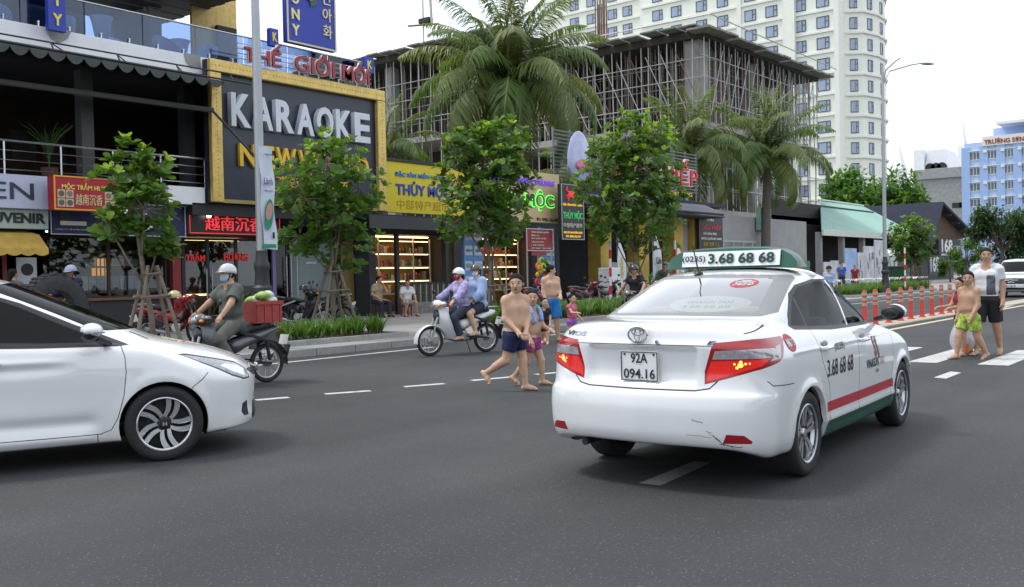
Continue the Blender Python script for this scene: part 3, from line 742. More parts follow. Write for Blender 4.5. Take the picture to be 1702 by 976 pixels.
# ---- signs of the left block
s = sign('letter_sign', 'pale sign with a large dark letter N over the souvenir shop', 5, 10.83, 3.26, 4.04, 22.6, C_('pale lilac sign',(.50,.54,.70)), .2); text('EN', (10.0,22.59,3.66), .95, .38, C_('ink navy',(.03,.035,.07)), s, bold=.0)
s = sign('souvenir_sign', 'pale green sign with black capital letters above the yellow awning', 5, 10.88, 2.80, 3.25, 22.75, C_('pale green sign',(.38,.46,.42)), .15); text('COFFEE · SOUVENIR', (9.25,22.74,3.05), 3.1, .24, INKB, s, bold=.03)
s = sign('agarwood_sign', 'red and yellow box sign with goods pictures beside the first tree', 10.66, 12.3, 3.22, 4.02, 22.0, C_('sign red',(.36,.008,.022)), .3, C_('sign amber',(.75,.33,.02)), ew=.035)
slab(s, 'white_side', WHITEP, 12.302, 12.52, 22.05, 22.3, 3.2, 3.98); YT = C_('yellow letter',(.80,.62,.12)); text('MỘC TRẦM HƯƠNG', (11.5,21.995,3.78), 1.3, .2, YT, s, ext=.008); text('越南沉香', (11.5,21.995,3.48), .66, .26, C_('pale gold letter',(.62,.58,.30)), s, ext=.008)
for i, (x, z) in enumerate(((10.83,3.60),(11.03,3.60),(10.83,3.39),(11.03,3.39),(11.98,3.60),(12.17,3.60),(11.98,3.39),(12.17,3.39))):
    slab(s, 'printed_picture', C_('picture cream',(.52,.42,.30)), x-.09, x+.09, 21.985, 21.998, z-.095, z+.095); MB().lathe([(.001,21.98),(.07,21.98),(.07,21.985)], (x,0,z), 'y', 14).build('printed_goods', C_('picture brown %d' % (i % 3), ((.12,.09,.06),(.20,.16,.11),(.10,.10,.10))[i % 3]), s)
s = sign('navy_sign', 'navy blue shop sign with white lettering behind the first tree', 10.97, 14.6, 2.69, 3.52, 22.85, C_('navy board',(.012,.014,.075)), .15, C_('silver edge',(.5,.52,.55)), ew=.02)
CREAML = C_('cream letter',(.62,.60,.52)); text('Guitar', (13.0,22.84,3.25), .95, .30, CREAML, s, bold=.01); text('Beer', (13.25,22.84,2.92), .75, .24, CREAML, s); text('CÔNG TY CỔ PHẦN BÌNH THUẬN', (11.6,22.84,2.82), 1.05, .05, CREAML, s, ext=.004, bold=.0)
slab(s, 'printed_bottle', C_('dark print',(.03,.03,.04)), 11.2,11.45,22.835,22.848,2.98,3.4); slab(s, 'printed_label', CREAML, 11.2,11.85,22.83,22.834,2.92,3.02)
# gold-framed karaoke sign
ks = thing('karaoke_sign', 'huge navy sign in a gold bulb-studded frame reading KARAOKE', 'sign'); KX0, KX1, KZ0, KZ1, KY = 15.05, 21.5, 3.62, 7.48, 22.3
slab(ks, 'board', mat('navy sign sheet',(.022,.027,.048),.35,0,.12,1.2,stretch=(2.5,1,.2)), KX0, KX1, KY+.06, KY+.25, KZ0, KZ1)
fw = .34
for (a,b,c,d,n) in ((KX0,KX1,KZ1-fw,KZ1,10),(KX0,KX0+fw,KZ0,KZ1-fw,7),(KX1-fw,KX1,KZ0,KZ1-fw,7)):
    MB().box(a,b,KY-.12,KY+.05,c,d).build('gold_frame', GOLD, ks, bevel=.03)
    hor = (b-a) > (d-c); L = (b-a) if hor else (d-c); m_ = int(L/.11); q = MB()
    for i in range(m_):
        t = (i+.5)/m_; p = (a+L*t, KY-.125, (c+d)/2) if hor else ((a+b)/2, KY-.125, c+L*t); q.ell(p, .014, .014, .014, 6, 4)
    q.build('frame_bulbs', C_('bulb socket',(.25,.17,.05)), ks)['kind'] = 'stuff'
slab(ks, 'gold_frame', mat('dull gold ledge',(.35,.27,.10),.4,.3), KX0+fw, KX1-fw, KY-.02, KY+.055, KZ0, KZ0+.10)
LET = C_('silver white letter',(.58,.62,.68)); YEL = C_('golden letter',(.72,.46,.03))
KT = (15.62,20.85,5.72,6.66)
for i, ch in enumerate('KARAOKE'):
    w = (KT[1]-KT[0])/7; text(ch, (KT[0]+w*(i+.5), KY-.04, (KT[2]+KT[3])/2), w*.86, .92, LET, ks, 'letter', .09, .035)
for i, ch in enumerate('NEW'): text(ch, (16.25+.62*i+(.08 if i == 2 else 0), KY-.0, 4.98), .56 if i < 2 else .72, .64, YEL, ks, 'letter', .05, .025)
for (ch, x, w) in (('W',18.35,.62),('R',19.55,.5),('L',20.05,.42),('D',20.55,.46)): text(ch, (x, KY, 4.98), w, .62, YEL, ks, 'letter', .05, .025)
gl = MB(); gl.lathe([(.001,-.06),(.30,-.03),(.33,.03)], (18.98,KY,4.95), 'y', 28); go = gl.build('globe', C_('globe red',(.42,.03,.035)), ks, smooth=True); q = MB()
for zz in (-.18,0,.18): hw_ = math.sqrt(.1-zz*zz); q.tube([(18.98-hw_,KY-.07,4.95+zz),(18.98,KY-.085,4.95+zz*.9),(18.98+hw_,KY-.07,4.95+zz)], .014, 5)
for xx in (-.2,0,.2): q.tube([(18.98+xx*.4,KY-.06,5.26),(18.98+xx,KY-.085,4.95),(18.98+xx*.4,KY-.06,4.64)], .014, 5)
q.tube([(18.98+.32*math.cos(a),KY-.05,4.95+.32*math.sin(a)) for a in np.linspace(0,6.283,29)], .016, 5, False); q.build('globe_lines', LET, go)
for i, ch in enumerate('노래방가라오케'): text(ch, (16.9+i*.48,KY,4.33), .36, .30, YEL, ks, 'letter', .03, .02)
# red letters on a rack above it
tg = thing('rack_letters', 'red and white letters on a steel rack above the karaoke sign', 'sign'); RW = C_('red letter face',(.30,.035,.05)); 
for z in (7.62,7.76,7.90,8.04): MB().tube([(15.9,22.2,z),(20.9,22.2,z)], .015, 5).build('rack_bar', POLEM, tg)
for x in (15.95,18.4,20.85): MB().tube([(x,22.22,7.45),(x,22.22,8.1)], .02, 6).build('rack_post', POLEM, tg)
for (wd, x, w) in (('THẾ',16.7,1.3),('GIỚI',18.55,1.55),('MỚI',20.15,1.15)):
    text(wd, (x,22.12,7.86), w, .66, WHITEP, tg, 'letter_edge', .03, .05); text(wd, (x,22.06,7.86), w-.04, .63, RW, tg, 'letter', .03, .015)
for (x, z, w) in ((17.28,8.45,.30),(20.95,8.25,.38)):
    k_ = sign('small_blue_sign', 'small blue K box sign %s' % ('left of the blue peony sign' if x < 18 else 'at the right end of the roof balustrade'), x-w/2, x+w/2, z-.25, z+.25, 22.3, C_('bright blue board',(.02,.045,.36))); text('K', (x,22.29,z), w*.5, .26, YT, k_)
ps = sign('peony_sign', 'tall bright blue sign with yellow letters and a pink peony', 17.7, 19.55, 8.4, 11.6, 22.25, C_('bright blue board',(.02,.045,.36)), .2, C_('bulb border',(.62,.55,.32)), ew=.05)
for i, ch in enumerate('PEONY'): text(ch, (18.0,22.24,10.62-.46*i), .28, .32, C_('cream yellow letter',(.75,.68,.35)), ps, 'letter', .03, .03)
for i, ch in enumerate('목단아화'): text(ch, (19.2,22.24,10.45-.50*i), .34, .40, C_('cream yellow letter',(.75,.68,.35)), ps, 'letter', .03, .02)
rnd = random.Random(9); q = MB()
for k in range(26):
    a = rnd.uniform(0,6.28); rr = rnd.uniform(.0,.24); q.ell((18.62+rr*math.cos(a),22.20-.05*(1-rr*3),10.0+rr*math.sin(a)*.9), .10, .03, .075, 10, 6, rot=np.array(Matrix.Rotation(rnd.uniform(-.5,.5),3,'Y')))
q.build('peony_flower', mat('peony pink',(.62,.20,.30),.6,0,.5,9), ps, smooth='all'); MB().obox((18.68,22.22,9.70),(.12,0,.05),(0,.01,0),(-.02,0,.07)).build('peony_leaf', C_('peony leaf',(.02,.12,.06)), ps)
pt = sign('party_sign', 'vertical blue PARTY sign in front of the roof balustrade', 10.80, 11.22, 7.45, 10.0, 22.3, C_('bright blue board',(.02,.045,.36)), .15)
for i, ch in enumerate('PARTY'): text(ch, (11.01,22.29,9.55-.46*i), .22, .28, YT, pt, 'letter', .02, .03)
# ---- shop A and its awning (far left)
a_, z0 = shop_box('corner_shop', 'dark shop with red window frames at the far left edge', 5.0, 10.95, 2.8, DARKW, mat('shop a back',(.10,.05,.035),.8))
for i in range(3): pane(a_, 5.2+i*1.7, 6.85+i*1.7, z0+.5, 2.6, fr=mat('red painted frame',(.22,.02,.02),.5), w=.10)
slab(a_, 'poster', C_('poster grey',(.48,.52,.54)), 10.42, 10.9, YF-.14, YF-.125, 1.5, 2.15); MB().lathe([(.001,0),(.15,0)], (10.67,YF-.145,1.86), 'y', 20).build('poster_roundel', INKB, a_)
ya = thing('yellow_awning', 'mustard yellow scalloped awning under the souvenir sign', 'awning'); YA = mat('mustard canvas',(.52,.34,.07),.8,0,.2,5)
MB().grid([[(5,23.2,2.78),(10.55,23.2,2.78)],[(5,22.6,2.66),(10.58,22.6,2.66)],[(5,22.2,2.32),(10.6,22.2,2.32)]]).build('canvas', YA, ya, smooth='all')
for i in range(18): x = 5+i*.311; MB().add([(x,22.195,2.32)]+[(x+.311*t,22.195,2.20-.05*math.sin(math.pi*t)) for t in np.linspace(0,1,6)]+[(x+.311,22.195,2.32)], [tuple(range(8))]).build('scallop', YA, ya)
MB().add([(10.55,23.2,2.78),(10.58,22.6,2.66),(10.6,22.2,2.20),(10.55,23.2,2.25)], [(0,1,2,3)]).build('side_flap', mat('dark canvas flap',(.10,.09,.05),.8), ya)
# ---- shop B: souvenir shop
b_, z0 = shop_box('souvenir_shop', 'brown timber souvenir shop with shelves of boxes behind the first tree', 10.95, 14.75, 2.9, DARKW, BROWNW)
slab(b_, 'red_column', mat('red lacquer',(.20,.012,.015),.4), 14.5, 14.75, YF-.25, YF-.12, z0-.05, 2.68); slab(b_, 'stall_riser', DARKW, 11.06, 14.45, YF-.05, YF+.1, z0, 1.05); slab(b_, 'sill', mat('worn timber',(.16,.08,.04),.7), 11.06, 14.45, YF-.12, YF+.14, 1.05, 1.12)
pane(b_, 11.06, 12.8, 1.12, 2.69, fr=BROWNW); pane(b_, 12.8, 14.45, 1.12, 2.69, fr=BROWNW)
for z in (1.30, 1.95, 2.35): slab(b_, 'shelf', BROWNW, 11.3, 14.4, YF+.5, YF+.95, z-.05, z)
slab(b_, 'ceiling_light', LEDW, 11.4, 14.0, YF+.25, YF+.42, 2.80, 2.84)  # added glowing strip that brightens the shop interior
rnd = random.Random(11); cols = [(.16,.18,.32),(.30,.34,.36),(.10,.14,.30),(.40,.42,.40),(.22,.26,.16),(.45,.20,.05)]
GM = [mat('goods %d' % i, c, .45, 0, .35, 9) for i, c in enumerate(cols)]
bx_ = MB().box(-.09,.09,-.08,.08,0,.19); bxm = [bx_.mesh('gift_box', m) for m in GM]
for (z, x0, x1, nrow) in ((1.30,11.4,14.3,2),(1.95,12.6,14.2,1)):
    x = x0
    while x < x1:
        k = rnd.randrange(4 if z < 1.5 else 6)
        for j in range(nrow):
            o = link('gift_box', bxm[k], None, 0, (x, YF+.70, z+.002+j*.194)); o.scale = (1, 1, 1); tag(o, '%s gift box in the %s of the brown souvenir shop' % (['navy','pale grey','deep blue','silver','olive','orange'][k], 'upper shelf row' if z > 1.5 else ('lower stack, bottom layer' if j == 0 else 'lower stack, top layer')), 'box', 'gift boxes in the souvenir shop')
        x += .215
lt = thing('wooden_lantern', 'orange wooden lantern on the souvenir shop shelf', 'lantern', (12.95, YF+.7, 1.70)); slab(lt, 'lamp_body', mat('lit lantern',(.6,.25,.04),.5,0,.1,emit=(1,.42,.06),estr=.5), -.17,.17,-.12,.12,0,.45)
for x in (-.17,-.06,.06,.17): slab(lt, 'lattice', BROWNW, x-.015, x+.015, -.14, -.122, 0, .45)
# ---- shop C: agarwood shop with red characters
c_, z0 = shop_box('agarwood_shop', 'dark agarwood shop with glass doors under red neon characters', 14.86, 17.75, 2.78, DARKW, mat('deep red wall',(.20,.03,.025),.6))
slab(c_, 'ceiling_light', LED, 15.1, 17.5, YF+.9, YF+1.05, 2.70, 2.74)  # added warm glow to light up the red interior
for (x0,x1) in ((14.98,15.75),(15.75,16.7),(16.7,17.64)): pane(c_, x0, x1, z0+.04, 2.70)
for (wd, x) in (('TRẦM',15.35),('HƯƠNG',16.7)): text(wd, (x,YF-.03,2.20), .62 if x < 16 else .85, .27, mat('red film letter',(.40,.012,.02),.5,0,.1,emit=(1,.03,.03),estr=.15), c_, 'door_lettering', .004, .03)
for x in (15.66,15.84,16.30,16.40): MB().tube([(x,YF-.08,1.0),(x,YF-.08,1.85)], .018, 8).build('door_handle', STEEL, c_)
slab(c_, 'counter', mat('counter wood',(.14,.07,.03),.5), 15.1, 16.9, YF+1.4, YF+1.9, z0, 1.15); slab(c_, 'counter_light', LED, 15.1, 16.9, YF+1.38, YF+1.395, 1.08, 1.12); slab(c_, 'shelf_light', LED, 15.2, 16.5, YF+3.2, YF+3.3, 2.35, 2.38)
sc_ = sign('neon_sign', 'black fascia sign with red neon Chinese characters', 14.66, 17.75, 2.76, 3.42, 22.85, BLK, .2); NEO = mat('red neon',(.6,.03,.04),.4,0,0,emit=(1,.06,.07),estr=.45)
text('越南沉香', (16.15,22.83,3.09), 1.9, .40, NEO, sc_, ext=.02)
P = [(14.72,3.37),(17.7,3.37),(17.7,2.81),(14.72,2.81),(14.72,3.37)]; MB().tube([(x,22.82,z) for x, z in P], .014, 6, False).build('neon_border', NEO, sc_)
MB().ell((15.25,22.72,3.30), .07, .07, .07, 10, 8).build('spot_lamp', mat('lit spot',(.9,.9,.9),.4,0,0,emit=(1,.97,.9),estr=5), sc_, smooth=True)
slab(blk, 'black_fascia', BLK, 14.6, 21.6, 22.5, 22.69, 3.28, 3.60)
# ---- shop D: frosted glass door, lettered door jamb
d_, z0 = shop_box('frosted_shop', 'shop with a large grey-green frosted glass door behind the parked scooters', 17.86, 21.45, 3.2, DARKW, DARKW)
pane(d_, 18.0, 18.55, z0+.03, 2.6, m=glass('green dark glass',(.12,.2,.18),.02)); g = pane(d_, 18.6, 20.6, z0+.03, 2.75, m=mat('frosted film',(.15,.20,.205),.35,0,.1,1)); pane(d_, 20.65, 21.3, z0+.03, 2.75, m=mat('warm shop film',(.22,.16,.05),.4,0,.2,1))
for x in (18.62,18.85,18.45): MB().tube([(x,YF-.1,.9),(x,YF-.1,2.2)], .018, 8).build('door_handle', STEEL, d_)
slab(d_, 'lettered_jamb', C_('violet strip',(.16,.13,.30)), 17.90, 18.02, YF-.14, YF-.125, .6, 2.4); text('KARAOKE', (17.96,YF-.15,1.5), .09, 1.7, CREAML, d_, ux=(0,0,1), uz=(-1,0,0), ext=.002) if False else None
text('GIẢM GIÁ', (19.45,YF-.04,2.02), .42, .10, WHITEP, d_, ext=.003)
# black canopy over shops D-E
cn = thing('shop_canopy', 'long black canopy with scalloped edge over the goods shop', 'awning'); slab(cn, 'canopy', BLK, 20.4, 26.9, 21.9, 23.5, 3.38, 3.50); slab(cn, 'valance', mat('dark valance',(.045,.048,.055),.7), 20.4, 24.6, 21.86, 21.9, 3.05, 3.45)
for i in range(6): x = 24.6+i*.38; MB().add([(x,21.88,3.4),(x+.38,21.88,3.4),(x+.34,21.88,3.1),(x+.19,21.88,2.92),(x+.04,21.88,3.1)], [(0,1,2,3,4)]).build('scallop', mat('dark valance',(.045,.048,.055),.7), cn)
# ---- shops E and F: shelves of goods, one builder
GC = [(.30,.02,.025),(.42,.30,.10),(.10,.06,.04),(.50,.42,.26),(.30,.16,.06),(.06,.12,.04),(.45,.05,.03),(.22,.20,.16)]
PM = [mat('packet %d' % i, c, .4, 0, .45, 14) for i, c in enumerate(GC)]
pk_ = [MB().box(-.07,.07,-.06,.06,0,.20).mesh('goods_packet', m) for m in PM]; jar = [MB().lathe([(.055,0),(.06,.01),(.06,.13),(.04,.16),(.045,.19),(.001,.19)], n=10).mesh('goods_jar', m, 30) for m in PM]
GN_ = ['dark red','golden','dark brown','cream','orange brown','dark green','bright red','grey']; SN_ = ['lowest lit','second lit','third lit','top lit']
def goods_shop(name, label, x0, x1, lab, seed, zs=(.95,1.42,1.90,2.36)):
    r, z0 = shop_box(name, label, x0, x1, 2.98, mat('dark shop wall',(.05,.045,.04),.8), mat('warm-lit shop back',(.30,.21,.10),.8), 1.3)  # back wall tinted warm so its colour carries the shelf glow
    rnd = random.Random(seed); yb = YF+.55
    for z in zs:
        slab(r, 'shelf', SHELF, x0+.25, x1-.25, yb-.2, yb+.25, z-.04, z); slab(r, 'shelf_light', LED, x0+.3, x1-.3, yb-.18, yb-.14, z+.40, z+.42)
        x = x0+.38
        while x < x1-.35:
            k = rnd.randrange(len(PM)); me = pk_[k] if rnd.random() < .65 else jar[k]
            o = link(me.name.split('.')[0], me, None, 0, (x, yb, z+.002)); s_ = rnd.uniform(.8,1.5); o.scale = (1,1,s_); tag(o, '%s %s on the %s shelf, %s' % (GN_[k], 'packet' if me in pk_ else 'jar', SN_[zs.index(z)], lab), 'goods', 'goods on the lit shelves '+lab.split(', ')[0])
            x += rnd.choice((.155,.16,.17,.24))
    for x in np.linspace(x0+.25, x1-.25, 5): slab(r, 'shelf_upright', SHELF, x-.02, x+.02, yb-.24, yb-.2, z0, 2.86)
    slab(r, 'ceiling_light', LED, x0+.4, x1-.4, YF+.25, YF+.40, 2.90, 2.94)  # added warm fill over the shelves
    return r, z0
e_, z0 = goods_shop('goods_shop', 'lit shop with shelves of packets behind the two seated people', 21.6, 25.5, 'behind the two seated people', 21)
slab(e_, 'stone_plinth', mat('split stone',(.20,.20,.19),.9,0,.5,9,.6,18), 22.75, 25.4, YF-.75, YF-.45, z0-.1, z0+.38)
for i in range(26): slab(e_, 'fence_picket', mat('dark picket',(.05,.055,.05),.6) if i % 3 else mat('pale picket',(.28,.30,.28),.6), 22.85+i*.098, 22.90+i*.098, YF-.62, YF-.58, z0+.385, z0+1.0)
slab(e_, 'fence_rail', BLK, 22.8, 25.4, YF-.64, YF-.56, z0+1.0, z0+1.06); slab(e_, 'corner_post', BLK, 22.55, 22.68, YF-.7, YF-.57, z0-.05, 3.35); slab(e_, 'corner_post', BLK, 25.3, 25.42, YF-.7, YF-.57, z0+1.061, 3.35)
f_, z0 = goods_shop('seafood_shop', 'lit shop with shelves of dried goods behind the helmeted scooter riders', 27.0, 30.7, 'behind the helmeted scooter riders', 33)
PB = mat('sea blue poster',(.06,.20,.48),.4,0,.5,1.6,stretch=(1,1,3)); PW_ = C_('poster pale',(.42,.52,.58))
for (x0,x1,y,lab) in ((25.62,26.12,22.6,'left blue seafood poster column beside the goods shop'),(26.3,26.85,22.75,'second blue seafood poster column left of the scooter riders'),(30.35,31.15,22.7,'blue seafood poster column left of the man in blue shorts'),(31.3,31.7,23.0,'narrow blue poster column behind the black crab sign')):
    pr = sign('poster_column', lab, x0, x1, .25, 3.4, y, PB, .12, cat='poster'); rnd = random.Random(int(x0*10))
    for k in range(5): z = .6+k*.55; slab(pr, 'printed_panel', PW_, x0+.05, x1-.05, y-.006, y-.001, z, z+.34); q = MB(); xc = (x0+x1)/2; wd_ = (x1-x0)*.3; q.ell((xc-.02,y-.009,z+.17), wd_, .004, .06+.015*(k % 3), 14, 6); q.add([(xc+wd_*.75,y-.009,z+.17),(xc+wd_*1.25,y-.009,z+.25),(xc+wd_*1.25,y-.009,z+.09)], [(0,1,2)]); q.build('printed_fish', C_('print fish %d' % (k % 3), ((.10,.14,.18),(.30,.16,.08),(.20,.22,.24))[k % 3]), pr)
# ---- signs E, F
ys = sign('yellow_sign', 'bright yellow shop sign with blue letters right of the karaoke sign', 21.72, 26.3, 3.64, 5.32, 22.55, C_('bright yellow board',(.62,.50,.015)), .16)
BLUEL = C_('royal blue letter',(.02,.06,.36)); text('ĐẶC SẢN MIỀN TRUNG', (23.45,22.54,4.93), 2.5, .24, C_('sky blue letter',(.03,.20,.52)), ys, bold=.03); text('THỦY MỘC', (23.55,22.54,4.43), 2.65, .58, BLUEL, ys, bold=.03); text('中部特产超市', (23.55,22.545,3.93), 2.55, .32, C_('ochre letter',(.40,.25,.01)), ys, ext=.006)
slab(ys, 'dark_top_edge', BLK, 21.7, 26.32, 22.5, 22.75, 5.325, 5.42)
bs = sign('beige_sign', 'beige sign with green neon letters and purple lettering behind the third tree', 26.5, 31.42, 3.55, 5.52, 22.5, C_('beige board',(.56,.42,.24)), .18)
text('ĐẶC SẢN MIỀN TRUNG', (28.95,22.49,5.15), 4.2, .34, mat('violet lit letter',(.14,.05,.55),.4,0,.1,emit=(.25,.10,1),estr=.2), bs, ext=.04, bold=.03)
GN = mat('green neon',(.10,.6,.08),.4,0,0,emit=(.2,1,.12),estr=.8); GN2 = C_('dark green letter',(.02,.16,.06))
for (wd,x,w) in (('THỦY',27.7,1.9),('MỘC',30.05,1.95)): text(wd, (x,22.49,4.42), w, .85, GN, bs, 'letter_edge', .02, .05); text(wd, (x,22.46,4.42), w-.14, .74, GN2, bs, 'letter', .02, .0)
text('ĐT: 0905.126.170', (30.55,22.49,3.68), 1.4, .13, INKB, bs, ext=.004)
ks2 = sign('crab_sign', 'narrow black light-box sign with a red crab', 30.7, 32.25, 2.88, 5.08, 21.9, BLK, .18, C_('silver edge',(.5,.52,.55)), ew=.02); RL = mat('lit red',(.5,.02,.02),.4,0,0,emit=(1,.03,.03),estr=.35)
q = MB(); q.ell((31.47,21.89,4.70), .30, .03, .15, 18, 8)
for s_ in (-1,1):
    q.tube([(31.47+s_*.25,21.88,4.75),(31.47+s_*.45,21.88,4.86),(31.47+s_*.38,21.88,4.97)], .035, 6)
    for k in range(3): q.tube([(31.47+s_*.25,21.88,4.68-.06*k),(31.47+s_*(.45-.06*k),21.88,4.60-.09*k)], .022, 5)
q.build('crab', RL, ks2)
text('ĐẶC SẢN MIỀN TRUNG', (31.47,21.89,4.28), 1.35, .14, mat('lit amber',(.6,.35,.02),.4,0,0,emit=(1,.6,.05),estr=.35), ks2, ext=.01); text('THỦY MỘC', (31.47,21.89,3.85), 1.35, .42, mat('lit green',(.03,.3,.08),.4,0,0,emit=(.05,.6,.15),estr=.25), ks2, ext=.01); text('中部特产超市', (31.47,21.89,3.45), 1.3, .18, CREAML, ks2, ext=.01); text('202 VÕ NGUYÊN GIÁP', (31.47,21.89,3.17), 1.3, .10, MATS['lit amber'], ks2, ext=.01); text('ĐT: 0905.126.170', (31.47,21.89,3.01), 1.0, .09, MATS['lit amber'], ks2, ext=.01)
rs_ = sign('red_price_board', 'dark red board of white lettering on two posts', 28.78, 30.5, 2.42, 3.28, 22.2, C_('wine red board',(.24,.01,.02)), .06, CREAML, ew=.025)
for i, (ln, w) in enumerate((('TRÊN RỪNG DƯỚI',1.1),('BIỂN CÓ',.5),('MỰC KHÔ CÁ BÒ',.95),('TÔM KHÔ MẮM',.8),('1 KÝ GIẢM',.8),('CÓ SHIP TẬN NƠI',1.25))): text(ln, (29.05+w/2,22.17,3.15-.125*i), w, .075, CREAML, rs_, ext=.004)
for x in (28.85,30.43): MB().tube([(x,22.24,zsw(22.2)),(x,22.24,2.42)], .03, 8).build('post', POLEM, rs_)
# bunch of bright beach toys on a rack
rk = thing('beach_toy_rack', 'rack hung with orange and green beach toys behind the boy in navy shorts', 'rack', (29.6,22.3,zsw(22.3))); MB().tube([(0,0,0),(0,0,2.2)], .02, 8).build('stand', POLEM, rk); slab(rk, 'red_header', C_('wine red board',(.24,.01,.02)), -.5, .45, -.1, -.08, 2.0, 2.25)
rnd = random.Random(5); TC = [(.75,.16,.02),(.10,.45,.05),(.65,.05,.04),(.10,.12,.5),(.7,.5,.02),(.02,.02,.02),(.45,.55,.05)]
for k in range(34):
    a = rnd.uniform(0,6.28); rr = rnd.uniform(.08,.5); z = rnd.uniform(.55,1.85); m_ = C_('toy %d' % (k % 7), TC[k % 7]); x_, y_ = rr*math.cos(a), -.1-abs(rr*math.sin(a))*.5
    q = MB()
    if k % 3 == 0: q.tube([(x_+.13*math.cos(t),y_,z+.13*math.sin(t)) for t in np.linspace(0,6.28,15)], .04, 8, False)
    elif k % 3 == 1: q.ell((x_,y_,z), .09, .08, .11, 12, 8)
    else: q.lathe([(.05,0),(.10,.17),(.11,.18),(.09,.18),(.045,.02)], (x_,y_,z-.1), n=12)
    q.build('hanging_toy', m_, rk, smooth='all')
# ---- restaurant: lattice frame, egg sign, ochre columns, tiled porch
g_ = thing('seafood_restaurant', 'ochre-columned seafood restaurant with a tiled porch roof and lattice front', 'building')
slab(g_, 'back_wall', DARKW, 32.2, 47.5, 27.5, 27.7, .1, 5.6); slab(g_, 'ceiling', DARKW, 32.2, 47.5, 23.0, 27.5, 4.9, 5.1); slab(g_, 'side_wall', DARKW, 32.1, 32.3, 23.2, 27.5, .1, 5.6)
for x in (35.9, 39.2, 42.6, 44.6): slab(g_, 'ochre_column', YELW, x-.45, x+.45, 23.2, 23.9, .1, 4.9, .02)
slab(g_, 'grey_wall', GREYW, 36.4, 38.7, 23.5, 23.7, .1, 2.0); slab(g_, 'grey_wall', GREYW, 43.1, 44.1, 23.5, 23.7, .1, 4.6); slab(g_, 'counter', mat('dark counter',(.06,.06,.065),.5), 39.8, 42.0, 23.8, 24.3, .1, 1.2)
TILE = mat('grey roof tile',(.14,.15,.17),.6,0,.2,5)
for i in range(66): x = 32.6+i*.19; MB().tube([(x,21.9,4.38),(x,23.5,5.12)], .075, 8, False).build('tile_row', TILE, g_, smooth='all')
slab(g_, 'porch_soffit', DARKW, 32.5, 45.2, 21.95, 23.5, 4.24, 4.30)
for i in range(13): slab(g_, 'lattice_slat', mat('weathered steel slat',(.17,.18,.19),.6,.3,.2,6), 31.8, 44.3, 22.98, 23.02, 5.5+i*.16, 5.55+i*.16)
for x in np.linspace(31.85, 44.25, 12): MB().box(x-.03,x+.03,23.03,23.09,5.1,7.55).build('lattice_post', MATS['weathered steel slat'], g_)
rs2 = thing('red_letters', 'large red letters with white edges on the restaurant lattice', 'sign')
for (wd,x,w) in (('SIÊU',37.3,3.4),('HIẾP',42.1,3.7)): text(wd, (x,22.85,6.45), w, 1.35, WHITEP, rs2, 'letter_edge', .05, .06); text(wd, (x,22.77,6.45), w-.12, 1.25, C_('vivid red letter',(.50,.015,.03)), rs2, 'letter', .04, .01)
text('HẢI SẢN TƯƠI SỐNG', (40.8,22.85,5.42), 5.2, .3, YEL, rs2)
eg = thing('egg_sign', 'egg-shaped glossy sign with a pink lotus on the lattice', 'sign', (32.6,22.3,6.35)); o = MB().lathe([(.62*math.sin(t)*(1+.12*math.cos(t)), -1.05*math.cos(t)) for t in np.linspace(0.02,math.pi-.02,18)], n=28).build('shell', mat('pearly lilac',(.42,.45,.66),.2,0,.3,1.5), eg, smooth='all'); o.scale = (1.3,.35,1)
q = MB()
for k in range(11): a = -1.2+k*.24; q.ell((.34*math.sin(a),-.24,-.55+.16*math.cos(a)), .10, .05, .26, 10, 7, rot=np.array(Matrix.Rotation(a,3,'Y')))
q.build('lotus', mat('lotus pink',(.60,.16,.22),.5,0,.4,7), eg, smooth='all')
o = MB().tube([(.70*math.cos(a),.05,-.55+.55*math.sin(a)) for a in np.linspace(R(160),R(380),20)], .09, 8).build('cradle', mat('grey cradle',(.16,.17,.18),.5), eg, smooth='all')
ds = sign('restaurant_board', 'black restaurant board with red title left of the dark palm trunk', 44.2, 46.9, 2.36, 4.4, 22.9, BLK, .1)
for (tx, z, w, h, m_) in (('Nhà Hàng',4.18,.9,.16,CREAML),('SIÊU HIẾP',3.85,2.2,.34,MATS['vivid red letter']),('HẢI SẢN, BBQ',3.48,1.5,.18,CREAML),('MÓN QUẢNG NAM',3.22,2.3,.18,CREAML),('海鲜 烧烤 日上',2.92,1.9,.22,MATS['ochre letter']),('202 VÕ NGUYÊN GIÁP',2.66,2.2,.12,MATS['ochre letter']),('OPEN',2.47,.7,.12,MATS['vivid red letter'])): text(tx, (45.55 if w > 1.6 else 45.4,22.89,z), w, h, m_, ds, ext=.008)
# feather flags in front of the restaurant
for (x, y, h, lab, b) in ((34.2,21.4,2.75,'white feather flag with yellow script behind the maroon motorbike',0),(31.1,17.9,2.9,'white feather flag with a palm print behind the helmeted rider',1),(35.6,19.4,2.5,'narrow white feather flag with yellow script left of the taxi roof sign',0)):
    r = thing('feather_flag', lab, 'flag', (x,y,zsw(y))); MB().tube([(-.25,0,0),(-.25,0,h)], .015, 6).build('flag_pole', POLEM, r); A = []
    for i in range(10): z = .5+(h-.5)*i/9; w = .55*(1 if i < 7 else (1-.25*(i-6))); A.append([(-.24+w*t, -.03+.04*math.sin(3*t+i*.5), z) for t in np.linspace(0,1,5)])
    MB().grid(A).build('cloth', mat('white flag cloth',(.62,.64,.66),.8,0,.06), r, smooth='all')
    if b: MB().ell((.03,-.085,.95), .2, .012, .42, 14, 9).build('printed_palm', C_('print green',(.05,.16,.07)), r); text('Cafe', (.03,-.10,1.75), .4, .25, INKB, r, ext=.002)
    else: text('Quán', (.0,-.085,1.5), .9, .28, C_('print yellow',(.55,.42,.03)), r, ext=.002, ux=(0,0,1), uz=(-1,0,0))

